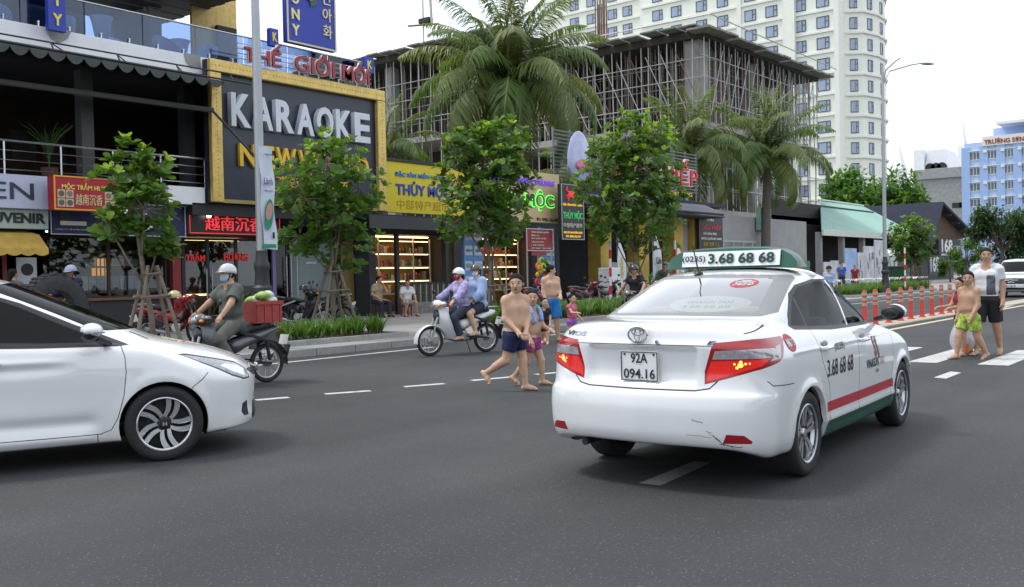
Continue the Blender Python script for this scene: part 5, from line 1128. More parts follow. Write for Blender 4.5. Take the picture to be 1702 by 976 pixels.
# coconut palms: every frond is a part
PL1 = leafmat('palm frond green', (.085,.145,.034), .35, rough=.42, var=.4, scale=1.2); PL2 = leafmat('palm frond olive', (.13,.17,.05), .35, rough=.45, var=.35, scale=1.2); RACH = mat('frond rib', (.20,.21,.07), .5); PTR = mat('palm trunk', (.13,.115,.10), .9, 0, .35, 3, .6, 12, stretch=(1,1,5))
def frond_mesh(L, droop, seed, m):
    rnd = random.Random(seed); q = MB(); n = 42; P = []; x = z = 0; ang = R(62)-droop*.25
    for i in range(n+1): P.append(np.array([x,0,z])); x += L/n*math.cos(ang); z += L/n*math.sin(ang); ang -= (R(95)+droop)/n*(.5+1.0*i/n)
    q.cur = 1; q.tube(P[::2], [.045*(1-.85*i/(n/2)) for i in range(n//2+1)], 5); q.cur = 0
    for i in range(4, n+1):
        t = i/n; T = P[i]-P[i-1]; T /= np.linalg.norm(T); ll = L*.25*math.sin(math.pi*min(1,.12+.88*t))**.6*(1-.35*t)+.12
        for s in (-1,1):
            for j in range(2):
                b = P[i]-T*L/n*.5*j; sw_ = rnd.uniform(.45,.75); d = np.array([0,s,0])*math.cos(sw_)*rnd.uniform(.6,1)+T*.55+np.array([0,0,-.45*rnd.uniform(.5,1.3)]); d /= np.linalg.norm(d); w = np.cross(d, np.array([0,0,1.])); w /= np.linalg.norm(w); w = w*.028*L/4.5
                m1 = b+d*ll*.55; m2 = b+d*ll*.9+np.array([0,0,-.28*ll*rnd.uniform(.6,1.3)]); q.add([b-w*.6, b+w*.6, m1+w, m1-w, m2], [(0,1,2,3),(3,2,4)])
    return q.mesh('frond', [m, RACH])
FR = {}
def palm(label, x, y, ztop, L, nf, seed, lean=(0,0), tr=.16, nuts=True):
    z0 = zsw(min(y,24)); r = thing('coconut_palm', label, 'tree', (x,y,z0), 0, 'coconut palms behind the shops'); H = ztop-z0; rnd = random.Random(seed)
    P = [np.array([lean[0]*(t-1)**2, lean[1]*(t-1)**2, H*t]) for t in np.linspace(0,1,12)]; MB().tube(P, [tr*(1.5 if i == 0 else 1.12-.04*i) for i in range(12)], 12).build('trunk', PTR, r, smooth='all')
    for k in range(nf):
        lvl = k/nf; a = k*2.399+rnd.uniform(-.2,.2); v = int(lvl*6); key = (round(L,1), v, k % 2)
        if key not in FR: FR[key] = frond_mesh(L*(.86+.14*math.sin(lvl*3.1)), R(-48+24*v), seed+v, PL1 if k % 2 else PL2)
        o = link('frond', FR[key], r, 0, (.10*math.cos(a), .10*math.sin(a), H-.35*lvl)); o.rotation_euler = (rnd.uniform(-.15,.15), R(-22)+lvl*R(66)+rnd.uniform(-.1,.1), a)
    if nuts:
        for k in range(9): a = k*.9; MB().ell((.30*math.cos(a),.30*math.sin(a),H-.55-.1*(k % 3)), .13, .13, .16, 10, 8).build('coconut', mat('green coconut',(.16,.17,.05),.5,0,.2,6), r, smooth='all')
    MB().lathe([(.15,-.7),(.24,-.3),(.26,.05),(.12,.4),(.02,.55)], (0,0,H), n=12).build('crown_shaft', mat('palm fibre',(.22,.17,.08),.9,0,.4,8), r, smooth='all')
palm('tallest coconut palm rising behind the beige and yellow signs', 34.2, 27.2, 10.2, 5.8, 46, 1, (1.2,0))
palm('coconut palm behind the red restaurant letters', 51.2, 27.0, 8.5, 5.2, 30, 2, (-.5,0), .2)
palm('coconut palm with a dark bare trunk, rightmost of the three tall palms', float(at(1276,380,24.3)[0]), 24.3, 8.6, 5.3, 31, 3, (-.3,.2), .3)
palm('low palm whose fronds show behind the yellow sign', 29.4, 30.5, 7.0, 3.3, 24, 4, (0,0), .14, False)
palm('small palm between the restaurant lattice and the unfinished building', 43.5, 30, 7.0, 3.2, 22, 5, (0,0), .14, False)

# trees on the far side of the road, behind the photographer: they show in the car windows
for i, x in enumerate((-14,-6,1,9,17,26,36)): big_tree('roadside_tree', 'seaside tree number %s in the row behind the photographer' % 'one two three four five six seven'.split()[i], x, -17-2*(i % 2), 0, 6.0+(i % 3)*.6, 2.0, 3.6, 400, 60+i, 1.0, FARL, 9)
def make_taxi():
    root = thing('taxi_sedan', 'white taxi sedan with rooftop sign, lit tail lamps and a scuffed rear bumper', 'car', (7.713, 3.419, 0), R(2.5))
    rows = [car_row(-2.10,.12,.74,.29,.20,.76,.19,1.98,.18,.70,.20,.19),
            car_row(-2.235,.17,.80,.315,.235,.815,.225,2.06,.26,.78,.23,.225),
            car_row(-2.275,.20,.835,.40,.33,.832,.32,2.12,.32,.81,.34,.32),
            car_row(-2.28,.20,.845,.53,.48,.843,.46,2.14,.36,.825,.47,.46),
            car_row(-2.262,.20,.848,.645,.61,.848,.60,2.13,.38,.83,.58,.58),
            car_row(-2.215,.19,.848,.675,.66,.850,.66,2.115,.40,.83,.63,.64),
            car_row(-2.195,.19,.846,.80,.77,.850,.76,2.07,.42,.825,.70,.74),
            car_row(-2.205,.20,.838,.955,.875,.843,.85,1.98,.46,.81,.76,.82),
            car_row(-2.185,.21,.822,1.00,.925,.832,.90,1.90,.48,.795,.80,.86),
            car_row(-2.165,.24,.790,1.075,.98,.812,.95,1.74,.48,.765,.845,.90),
            car_row(-2.07,.26,.765,1.108,1.015,.785,.985,1.45,.40,.745,.91,.945),
            car_row(-1.70,.16,.725,1.125,1.045,.765,1.01,1.02,.34,.725,.985,.99),
            car_row(-1.60,.17,.71,1.165,1.09,.75,1.06,.93,.34,.715,1.035,1.04),
            car_row(-1.34,.20,.675,1.275,1.20,.715,1.18,.66,.34,.68,1.18,1.17),
            car_row(-1.08,.22,.635,1.375,1.315,.672,1.30,.36,.32,.635,1.325,1.31),
            car_row(-.93,.24,.605,1.422,1.37,.640,1.38,.17,.30,.60,1.405,1.375),
            car_row(-.80,.24,.545,1.447,1.415,.585,1.425,.05,.28,.54,1.435,1.415),
            car_row(-.62,.18,.36,1.467,1.457,.40,1.462,-.05,.2,.36,1.458,1.455,.12),
            car_row(-.50,.12,.002,1.476,1.476,.002,1.476,-.12,.12,.002,1.470,1.470,.08)]
    def hook(G):
        x, y, z = G[...,0], G[...,1], G[...,2]
        sm = lambda t: np.clip(t,0,1)**2*(3-2*np.clip(t,0,1))
        k = sm((.42-np.abs(y))/.05)*sm((z-.70)/.025)*sm((.955-z)/.02)*(x < -2.0)          # number-plate recess
        G[...,0] += .028*k
        k2 = np.exp(-((z-.885)/.012)**2)*(y > .6)*(x > -1.6)*(x < 1.5); G[...,1] += .006*k2   # shoulder crease
        k3 = np.exp(-((z-.34)/.03)**2)*(y > .6)*(np.abs(x) < .95); G[...,1] += .012*k3      # rocker bulge
        return G
    side = lambda f: f.calc_center_median().y > .3
    rear = lambda f: f.calc_center_median().x < -.75
    rearlow = lambda f: f.calc_center_median().x < -1.5
    front = lambda f: f.calc_center_median().x > -.15
    cuts = []
    C = lambda *a: cuts.append(a)
    # rear window, border and pane
    C([(-.01,1.135),(.60,1.128),(.66,1.15),(.57,1.39),(.53,1.412),(-.01,1.425)], REAR, 2, rear, {0})
    C([(-.01,1.155),(.53,1.148),(.555,1.165),(.475,1.372),(.44,1.388),(-.01,1.398)], REAR, 1, rear, {2})
    C([(-.01,1.01),(.60,1.03),(.655,1.06),(.59,1.35),(.545,1.385),(-.01,1.40)], REAR, 1, front, {0})
    # side glass
    C([(-1.34,1.055),(-1.27,1.13),(-1.06,1.275),(-.88,1.335),(-.5,1.372),(-.05,1.372),(.25,1.345),(.60,1.215),(1.03,1.0),(1.03,.975),(.4,.972),(-.6,.988),(-1.30,1.025)], SIDE, 3, side, {0})
    C([(-1.28,1.055),(-1.22,1.12),(-1.045,1.245),(-1.045,1.035)], SIDE, 4, side, {3})
    C([(-1.015,1.035),(-1.015,1.258),(-.86,1.318),(-.5,1.352),(-.215,1.354),(-.165,1.008)], SIDE, 4, side, {3})
    C([(-.085,1.006),(-.13,1.354),(.0,1.352),(.24,1.325),(.56,1.20),(.86,1.04),(.86,.995)], SIDE, 4, side, {3})
    C(strip([(-.12,1.0),(-.168,1.36)], .042), SIDE, 5, side, {3})
    # tail lamp (seen at 45 degrees)
    dg = lambda f: f.calc_center_median().x < -1.4 and f.calc_center_median().y > .3
    C([(-1.205,.715),(-1.20,.80),(-1.165,.955),(-1.14,.985),(-.9,1.005),(-.615,1.005),(-.60,.985),(-.66,.87),(-.70,.85),(-.93,.80)], DIAG, 6, dg, {0})
    C([(-1.192,.735),(-1.185,.80),(-1.163,.865),(-.80,.878),(-.86,.835),(-.95,.812)], DIAG, 7, dg, {6})
    C([(-1.158,.878),(-1.146,.932),(-.90,.945),(-.74,.94),(-.69,.885),(-.78,.884)], DIAG, 8, dg, {6})
    C([(-.79,.86),(-.72,.945),(-.655,.96),(-.69,.87)], DIAG, 8, dg, {6})
    C(circle2(-1.0,.842,.017,12), DIAG, 9, dg, {7}); C(circle2(-.998,.862,.010,8), DIAG, 9, dg, {7}); C(circle2(-1.02,.825,.010,8), DIAG, 9, dg, {7})
    C(circle2(-.97,.85,.008,8), DIAG, 9, dg, {7}); C(circle2(-.945,.852,.006,8), DIAG, 9, dg, {7}); C(circle2(-1.035,.848,.007,8), DIAG, 9, dg, {7})
    # lower reflectors
    C([(-1.13,.345),(-1.115,.405),(-1.01,.40),(-.955,.36),(-.96,.345)], DIAG, 6, dg, {0})
    # seams
    s_ = .007
    C(strip([(-.01,.672),(.40,.674),(.49,.69),(.54,.74)], .009), REAR, 10, rearlow, {0})
    C(strip([(-.01,.967),(.30,.966),(.60,.962)], .006), REAR, 10, rearlow, {0})
    C(strip([(-2.15,.63),(-2.06,.615),(-2.0,.72),(-1.72,.72)], s_) if False else strip([(-1.98,.735),(-1.93,.70),(-1.75,.69),(-1.60,.685)], s_), SIDE, 10, side, {0})
    C(strip([(-1.70,.62),(-1.62,.63),(-1.5,.655)], s_) if False else strip([(-2.02,1.04),(-1.86,1.066),(-1.72,1.082)], .006), SIDE, 10, side, {0})
    C(strip([(-1.045,1.02),(-1.05,.90),(-1.0,.78),(-.86,.60),(-.83,.45),(-.84,.31)], s_), SIDE, 10, side, {0})
    C(strip([(-.125,.98),(-.115,.7),(-.12,.32)], s_), SIDE, 10, side, {0})
    C(strip([(.93,.97),(.97,.8),(.93,.6),(.87,.45),(.86,.32)], s_), SIDE, 10, side, {0})
    # livery: red band, green sill
    C([(-.915,.40),(-.915,.475),(.92,.475),(.92,.40)], SIDE, 11, side, {0})
    C([(-.955,.18),(-.93,.335),(.93,.335),(.95,.18)], SIDE, 12, side, {0})
    # headlamps, grille
    fr = lambda f: f.calc_center_median().x > 1.3
    C([(1.13,.63),(1.10,.70),(.72,.80),(.66,.78),(.80,.66)], DIAGF, 8, lambda f: fr(f) and f.calc_center_median().y > .3, {0})
    C([(-.01,.30),(.5,.30),(.55,.36),(.45,.52),(-.01,.54)], REAR, 13, fr, {0})
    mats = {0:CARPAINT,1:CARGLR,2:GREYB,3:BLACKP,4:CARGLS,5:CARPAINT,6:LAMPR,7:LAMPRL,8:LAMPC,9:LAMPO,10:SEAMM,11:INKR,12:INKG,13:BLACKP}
    names = {0:'body',1:'windscreen',2:'glass_border',3:'window_trim',4:'side_window',5:'pillar_trim',6:'tail_lamp',7:'lamp_lens',8:'clear_lens',9:'bulb',10:'panel_gap',11:'red_stripe',12:'green_sill',13:'grille'}
    parts, bvh = car_body(rows, cuts, [(-1.275,.30,.335),(1.275,.30,.335)], mats, names, root, hook)
    obs = link_parts(parts, names, root, {7:6, 8:6, 9:6} if 6 in parts else {})
    for o, c in obs[11]: o['label'] = 'dark red stripe along the doors'
    for o, c in obs[12]: o['label'] = 'dark green lower sill'
    MB().box(-1.65, 1.85, -.60, .60, .20, .27).build('underbody', DARKM, root)
    MB().tube([(-2.18,.45,.27),(-1.85,.45,.28)], .025, 8).build('exhaust_pipe', DARKM, root)
    for x in (-1.275, 1.275):
        for s in (-1, 1): wheel(root, (x, s*.735, .30), .30, .19, s, 'taxi', TYRE, RIM, DARKM, .205)
        wheel_well(root, x, .30, .332, BLACKP)
    car_interior(root, -1.15, .98, .30, SEATM)
    # number plate
    pl = MB().obox((-2.19,0,.82),(.004,0,0),(0,.14,0),(0,0,.10)).build('number_plate', WHITEP, root, bevel=.003)
    MB().add([(-2.196,y,z) for y,z in ((.14,.72),(-.14,.72),(-.14,.92),(.14,.92))], [(0,1,2,3)])
    fr_ = MB(); 
    for a, b in (((.135,.725),(-.135,.725)),((-.135,.725),(-.135,.915)),((-.135,.915),(.135,.915)),((.135,.915),(.135,.725))): fr_.bar((-2.196,*a),(-2.196,*b),.005)
    fr_.build('plate_edge', INKB, pl)
    text('92A', (-2.197,.0,.875), .125, .066, INKB, pl, ext=.001, bold=.012, ux=(0,-1,0)); text('094.16', (-2.197,0,.77), .235, .066, INKB, pl, ext=.001, bold=.012, ux=(0,-1,0))
    for y in (-.11,.11): MB().lathe([(.001,-.004),(.008,-.004),(.008,.002)], (-2.194,y,.90), axis='x', n=8).build('plate_screw', DARKM, pl)
    # emblem, model name, lock
    e = MB(); n = 28
    for (ry, rz, oz) in ((.072,.050,0),(.045,.020,.018),(.022,.048,0)):
        e.tube([(-2.207,ry*math.cos(t),1.033+oz+rz*math.sin(t)) for t in np.linspace(0,2*math.pi,n)], .007, 6, False)
    e.build('emblem', CHROME, root, smooth=True)
    decal('VIOS', (-2.2,.55,1.03), .20, .032, CHROME, root, bvh, (1,0,0), (0,-1,0), 'model_badge', .03, .25, .006)
    decal('E', (-2.2,-.50,.985), .055, .022, mat('blue badge',(.02,.03,.16),.3), root, bvh, (1,0,0), (0,-1,0), 'trim_badge', .03, .2, .006)
    MB().lathe([(.001,-.006),(.013,-.006),(.014,.01)], (-2.203,-.14,.985), axis='x', n=12).build('boot_lock', CHROME, root)
    # livery lettering on both sides
    for s in (-1, 1):
        ux = (1,0,0) if s < 0 else (-1,0,0); dv = (0,-s,0)
        decal('(0235)', (-.60,s*.8,.86), .23, .070, INKB, root, bvh, dv, ux, 'lettering', .0)
        decal('3.68 68 68', (-.60,s*.8,.72), .62, .125, INKB, root, bvh, dv, ux, 'lettering', .005)
        decal('VINASUN', (.26 if s < 0 else .5,s*.8,.665), .36, .072, INKB, root, bvh, dv, ux, 'lettering', .02)
        decal('TAXI', (.54 if s < 0 else .2,s*.8,.665), .17, .066, mat('wine ink',(.3,.05,.09),.5), root, bvh, dv, ux, 'lettering', -.01)
        decal('GREEN', (.40,s*.8,.59), .09, .026, INKB, root, bvh, dv, ux, 'lettering', .01)
        for (sx, mm, flip) in ((.33,INKR,1),(.42,mat('teal ink',(.01,.07,.08),.4),-1)):
            P = []
            for t in np.linspace(0,1,9): P.append((.0+ (.035*math.cos(math.pi*t*.9)+.0)*flip*-1, .075*(1-2*t)*flip))
            L = [(p[0]-.016, p[1]) for p in P]; Rr = [(p[0]+.016, p[1]) for p in P]
            tip = P[-1]; out = L+[(tip[0]-.04,tip[1]+.015*flip),(tip[0]+.005,tip[1]-.045*flip),(tip[0]+.035,tip[1]+.015*flip)]+Rr[::-1]
            me = flat_mesh('arrow_mark', [[((sx+a*(1 if s<0 else -1)), s*.85, .79+b-(.02 if flip<0 else -.02)) for a,b in ([L[i],L[i+1],Rr[i+1],Rr[i]])] for i in range(len(L)-1)]+[[(sx+a*(1 if s<0 else -1), s*.85, .79+b-(.02 if flip<0 else -.02)) for a,b in ((tip[0]-.04,tip[1]+.015*flip),(tip[0]+.005,tip[1]-.045*flip),(tip[0]+.035,tip[1]+.015*flip))]], mm)
            decal(me, None, 0, 0, mm, root, bvh, dv, ux, 'arrow_mark')
        me = flat_mesh('fleet_number_disc', [[(-1.56+.085*math.cos(t), s*.85, .955+.06*math.sin(t)) for t in np.linspace(0,2*math.pi,20,endpoint=False)]], INKR)
        decal(me, None, 0, 0, INKR, root, bvh, dv, ux, 'fleet_number_disc', off=.003)
        decal('5275', (-1.56,s*.8,.955), .13, .05, WHITEP, root, bvh, dv, ux, 'lettering', .03, 0, .006)
        # door handles, mirror
        for x in (-.93, .02):
            z = .875; hit = bvh.ray_cast(Vector((x, s*2, z)), Vector((0,-s,0)))[0]
            y = hit.y if hit else s*.84
            MB().tube([(x-.09,y,z),(x-.07,y+s*.028,z),(x+.06,y+s*.03,z+.002),(x+.085,y,z)], [.012,.018,.018,.012], 8).build('door_handle', CARPAINT, root, smooth=True)
            q = MB(); q.ell((x,y-s*.004,z+.028), .07, .010, .026); q.build('handle_cup', GREYB, root, smooth=True)
        mr = MB(); mr.ell((.76,s*.885,1.06), .07, .10, .07, 16, 10); mr.bar((.86,s*.72,.995),(.78,s*.85,1.03),.06,.035)
        mo = mr.build('wing_mirror', BLACKP if s > 0 else BLACKP, root, smooth=True)
        MB().ell((.79,s*.895,1.066), .074, .10, .068, 14, 8).build('mirror_cap', CARPAINT, mo, smooth=True)
        q = MB(); q.lathe([(.001,0),(1,0)], (0,0,0), 'x', 20); g = q.mesh('mirror_glass', mat('mirror glass',(.25,.27,.30),.05,1,0))
        for v in g.vertices: v.co = (.70, s*.885+v.co.y*.062, 1.058+v.co.z*.045)
        link('mirror_glass', g, mo)
    # fleet number and sunshade on the rear glass
    nx = Vector((-.55,0,.83))
    me = flat_mesh('fleet_number_disc', [[(-1.3, -.30+.10*math.cos(t), 1.355+.03*math.sin(t)) for t in np.linspace(0,2*math.pi,20,endpoint=False)]], INKR)
    decal(me, None, 0, 0, INKR, root, bvh, (1,0,0), (0,-1,0), 'fleet_number_disc', off=.004)
    decal('5275', (-1.3,-.30,1.355), .15, .030, WHITEP, root, bvh, (1,0,0), (0,-1,0), 'lettering', .03, .1, .008)
    def oval(cy, cz, ry, rz, n, m, off):
        ring = [[(-1.6, cy+k/5*ry*math.cos(t), cz+k/5*rz*math.sin(t)) for t in np.linspace(0, 2*math.pi, 33)] for k in range(1, 6)]
        ps = [[ring[k][i], ring[k][i+1], ring[k+1][i+1], ring[k+1][i]] for k in range(4) for i in range(32)]+[ring[0][:-1]]
        return decal(flat_mesh(n, ps, m), None, 0, 0, m, root, bvh, (1,0,0), (0,-1,0), n, off=off)
    oval(-.17, 1.212, .30, .055, 'rear_sunshade', mat('sunshade cloth',(.72,.76,.72),.7), -.022)
    decal('VINASUN TAXI', (-1.6,-.17,1.225), .34, .018, INKG, root, bvh, (1,0,0), (0,-1,0), 'sunshade_lettering', .02, 0, -.016); decal('3.68 68 68', (-1.6,-.17,1.195), .36, .018, INKG, root, bvh, (1,0,0), (0,-1,0), 'sunshade_lettering', .02, 0, -.016)
    text('CONTINENTAL 3.68 68 68', (-1.43,-.16,1.13), .4, .03, INKG, root, 'lettering', .001, .01, ux=(0,-1,0), uz=(.55,0,.83)) if False else None
    # aerial
    a = MB(); a.lathe([(.04,0),(.03,.018),(.012,.03)], (-.90,.16,1.428), n=12); a.tube([(-.90,.16,1.45),(-1.00,.16,1.66)], [.007,.004], 6); a.build('aerial', BLACKP, root, smooth=True)
    # roof sign: green housing with white lit panel
    rs = MB(); P = []
    for (yy, hh) in ((-.56,.0),(-.545,.05),(-.51,.10),(-.44,.145),(-.3,.165),(0,.175),(.3,.165),(.44,.145),(.51,.10),(.545,.05),(.56,.0)):
        P.append([(-.70,yy,1.47),(-.66,yy,1.47+hh*.92),(-.58,yy,1.47+hh),(-.50,yy,1.47+hh*.92),(-.42,yy,1.47)])
    rs.grid(P); rs.add(P[0],[(0,1,2,3,4)]); rs.add(P[-1],[(4,3,2,1,0)])
    so = rs.build('roof_sign', mat('green sign housing',(.012,.085,.055),.3), root, smooth=30)
    MB().obox((-.695,-.02,1.548),(.006,0,.0),(0,.41,0),(.015,0,.060)).build('sign_panel', mat('white sign panel',(.74,.77,.78),.35), so)
    text('(0235)', (-.712,.285,1.545), .20, .062, INKB, so, 'lettering', .001, .01, ux=(0,-1,0), uz=(.18,0,.98)); text('3.68 68 68', (-.712,-.115,1.55), .55, .085, mat('dark green ink',(.008,.04,.03),.5), so, 'lettering', .001, .03, ux=(0,-1,0), uz=(.18,0,.98))
    # scuffs on the bumper
    rnd = random.Random(4)
    for (y0,z0,y1,z1) in ((-.36,.40,-.52,.385),(-.50,.415,-.56,.37),(-.53,.40,-.60,.33),(-.55,.385,-.57,.36),(-.40,.50,-.47,.475),(-.56,.345,-.70,.322),(-.60,.335,-.64,.32),(-.49,.43,-.52,.41)):
        P = np.linspace((y0,z0),(y1,z1),6)+np.array([(rnd.uniform(-.006,.006), rnd.uniform(-.006,.006)) for _ in range(6)])
        S = strip(P, rnd.uniform(.0015,.004)); me = flat_mesh('scuff', [[(-2.6,S[i][0],S[i][1]),(-2.6,S[i+1][0],S[i+1][1]),(-2.6,S[10-i][0],S[10-i][1]),(-2.6,S[11-i][0],S[11-i][1])] for i in range(5)], SEAMM)
        decal(me, None, 0, 0, SEAMM, root, bvh, (1,0,0), (0,-1,0), 'scuff', off=.002)
    return root
taxi = make_taxi()
def make_sedan():
    hd = R(-26)
    root = thing('sedan', 'white sedan with dark tinted windows cut off by the left edge of the picture', 'car', (3.445, 8.336, 0), hd)
    rows = [car_row(-2.12,.12,.72,.26,.18,.74,.17,2.02,.24,.66,.19,.17),
            car_row(-2.23,.17,.79,.29,.20,.815,.195,2.13,.34,.76,.215,.20),
            car_row(-2.27,.20,.83,.40,.30,.835,.27,2.165,.40,.79,.28,.27),
            car_row(-2.275,.20,.842,.55,.44,.842,.40,2.15,.40,.81,.38,.40),
            car_row(-2.26,.20,.845,.66,.58,.838,.54,2.16,.42,.825,.50,.53),
            car_row(-2.22,.20,.845,.72,.68,.842,.64,2.17,.44,.828,.585,.62),
            car_row(-2.20,.20,.842,.85,.78,.846,.73,2.14,.48,.822,.645,.70),
            car_row(-2.20,.20,.832,.97,.88,.840,.80,2.07,.52,.806,.70,.77),
            car_row(-2.17,.22,.80,1.07,.97,.822,.87,1.98,.56,.78,.745,.83),
            car_row(-2.06,.26,.765,1.10,1.02,.80,.905,1.74,.52,.745,.82,.875),
            car_row(-1.70,.18,.725,1.12,1.05,.780,.945,1.25,.42,.725,.925,.93),
            car_row(-1.58,.18,.705,1.165,1.10,.765,.99,1.10,.40,.71,.985,.98),
            car_row(-1.30,.20,.665,1.28,1.21,.72,1.16,.76,.38,.675,1.14,1.13),
            car_row(-1.05,.22,.63,1.385,1.32,.675,1.30,.42,.36,.63,1.29,1.28),
            car_row(-.92,.24,.60,1.43,1.38,.64,1.375,.20,.34,.60,1.38,1.36),
            car_row(-.80,.24,.54,1.452,1.42,.585,1.425,.05,.3,.54,1.42,1.41),
            car_row(-.62,.18,.36,1.468,1.458,.40,1.462,-.06,.2,.36,1.452,1.45,.12),
            car_row(-.50,.12,.002,1.476,1.476,.002,1.476,-.14,.12,.002,1.468,1.468,.08)]
    def hook(G):
        x, y, z = G[...,0], G[...,1], G[...,2]; sm = lambda t: np.clip(t,0,1)**2*(3-2*np.clip(t,0,1))
        zc = .775+.03*np.clip(-x,0,1.5)                         # character line that fades out behind the front wheel
        k = sm((.72-x)/.35)*(y > .5)
        G[...,1] += k*(.012*np.exp(-((z-zc-.02)/.02)**2)-.016*np.exp(-((z-zc+.03)/.03)**2))
        k2 = sm((.86-np.abs(x))/.15)*(y > .5)
        G[...,1] += k2*(-.03*np.exp(-((z-.36)/.05)**2)+.012*np.exp(-((z-.24)/.03)**2))
        G[...,2] = np.where(z < .5, z, np.where(z < 1.0, .5+(z-.5)*1.2, z+.1))
        return G
    fz = lambda z: z if z < .5 else (.5+(z-.5)*1.2 if z < 1.0 else z+.1)
    side = lambda f: f.calc_center_median().y > .3
    rear = lambda f: f.calc_center_median().x < -.75
    front = lambda f: f.calc_center_median().x > -.15
    fr = lambda f: f.calc_center_median().x > 1.15
    frs = lambda f: fr(f) and f.calc_center_median().y > .25
    cuts = []; C = lambda *a: cuts.append(a)
    C([(-.01,1.14),(.60,1.13),(.66,1.16),(.57,1.39),(.53,1.41),(-.01,1.425)], REAR, 1, rear, {0})
    C([(-.01,.965),(.57,.975),(.61,1.0),(.54,1.33),(.50,1.36),(-.01,1.385)], REAR, 1, front, {0})
    # side glass with black trim, front quarter triangle
    C([(-1.36,1.08),(-1.25,1.16),(-1.0,1.29),(-.8,1.345),(-.4,1.335),(0,1.31),(.27,1.215),(.66,1.03),(1.0,.90),(1.06,.878),(.95,.873),(.4,.882),(-.4,.91),(-1.3,1.02)], SIDE, 3, side, {0})
    C([(-1.0,1.02),(-1.0,1.27),(-.8,1.32),(-.4,1.31),(-.2,1.305),(-.15,.945)], SIDE, 4, side, {3})
    C([(-.07,.94),(-.115,1.30),(0,1.285),(.24,1.192),(.60,1.015),(.78,.945),(.79,.905),(.4,.915)], SIDE, 4, side, {3})
    # headlamp
    C([(1.075,.59),(1.095,.66),(1.03,.712),(.80,.757),(.60,.797),(.52,.798),(.63,.727),(.83,.624),(.96,.588)], DIAGF, 14, frs, {0})
    C([(.82,.695),(.80,.73),(.62,.755),(.42,.79),(.33,.80),(.42,.765),(.62,.675),(.78,.64)] if False else [(1.06,.60),(1.08,.655),(1.02,.70),(.80,.745),(.60,.785),(.54,.79),(.64,.735),(.84,.635),(.97,.60)], DIAGF, 8, frs, {14})
    C([(1.0,.615),(1.045,.655),(1.0,.685),(.86,.71),(.78,.70),(.88,.65)], DIAGF, 7, frs, {8})
    # grille, lower intake, fog lamp recess
    C([(-.01,.585),(.40,.60),(.47,.64),(.44,.655),(-.01,.655)], REAR, 13, fr, {0})
    C([(-.01,.24),(.42,.24),(.47,.28),(.40,.40),(-.01,.40)], REAR, 13, fr, {0})
    C([(1.05,.29),(1.03,.42),(.95,.40),(.93,.33),(.97,.29)], DIAGF, 13, frs, {0})
    s_ = .0065
    C(strip([(.99,.875),(1.015,.80),(1.02,.70),(1.0,.55),(.95,.38),(.90,.29),(.82,.262)], s_), SIDE, 10, side, {0})
    C(strip([(.83,.262),(.2,.262),(-.4,.262),(-.9,.262)], s_), SIDE, 10, side, {0})
    C(strip([(.80,.26),(.80,.22),(.805,.19)], s_), SIDE, 10, side, {0})
    C(strip([(-.11,.92),(-.10,.6),(-.10,.265)], s_), SIDE, 10, side, {0})
    C(strip([(1.655,.665),(1.60,.62),(1.53,.58),(1.50,.545)], .006), SIDE, 10, side, {0})
    C(strip([(1.15,.945),(1.35,.905),(1.55,.855),(1.72,.80)], .006) if False else strip([(1.08,.955),(1.16,.925),(1.22,.90)], .006), SIDE, 10, side, {0})
    dg = lambda f: f.calc_center_median().x < -1.4 and f.calc_center_median().y > .3
    C([(-1.2,.75),(-1.16,.98),(-.6,1.0),(-.7,.84)], DIAG, 6, dg, {0})
    cuts = [([(u, fz(v)) for u, v in c[0]],)+tuple(c[1:]) for c in cuts]
    mats = {0:CARPAINT,1:CARGLD,3:BLACKP,4:CARGLD,6:LAMPR,7:CHROME,8:HEADL,10:SEAMM,13:BLACKP,14:BLACKP}
    names = {0:'body',1:'windscreen',3:'window_trim',4:'side_window',6:'tail_lamp',7:'lamp_reflector',8:'headlamp',10:'panel_gap',13:'grille',14:'headlamp_surround'}
    parts, bvh = car_body(rows, cuts, [(-1.3,.305,.345),(1.3,.305,.345)], mats, names, root, hook)
    link_parts(parts, names, root, {7:8})
    MB().box(-1.9, 1.80, -.68, .68, .19, .21).build('underbody', DARKM, root)
    for x in (-1.3, 1.3):
        for s in (-1, 1): wheel(root, (x, s*.737, .305), .305, .19, s, 'curved', TYRE, RIMB, DARKM, .215)
        wheel_well(root, x, .305, .342, BLACKP)
    car_interior(root, -1.15, 1.0, .28, mat('dark seat fabric',(.05,.05,.055),.9))
    for s in (-1, 1):
        mr = MB(); mr.ell((.76,s*.915,1.065), .075, .115, .062, 16, 10); mr.bar((.90,s*.76,.97),(.80,s*.86,1.02),.07,.03)
        mo = mr.build('wing_mirror', BLACKP, root, smooth=True)
        q = MB(); q.ell((.775,s*.92,1.09), .085, .122, .06, 16, 10); q.build('mirror_cap', CARPAINT, mo, smooth=True)
        MB().obox((.795,s*1.0,1.075),(.07,0,0),(0,.035,0),(0,0,.006)).build('mirror_indicator', LAMPC, mo)
        # emblem on the wheel hub
        text('H', (1.3, s*.833, .305), .032, .03, RIMB, root, 'wheel_emblem', .002, .04, ux=(1 if s < 0 else -1,0,0))
        for x in (.05,-.95):
            hit = bvh.ray_cast(Vector((x, s*2, .86)), Vector((0,-s,0)))[0]; y = hit.y if hit else s*.84
            MB().tube([(x-.09,y,.86),(x-.07,y+s*.028,.86),(x+.06,y+s*.03,.862),(x+.085,y,.86)], [.012,.018,.018,.012], 8).build('door_handle', CARPAINT, root, smooth=True)
    MB().bar((2.12,-.42,.69),(2.12,.42,.69),.02,.03).build('grille_bar', CHROME, root)
    text('H', (2.185,0,.66), .09, .075, CHROME, root, 'emblem', .006, .03, ux=(0,1,0))
    return root
sedan = make_sedan()
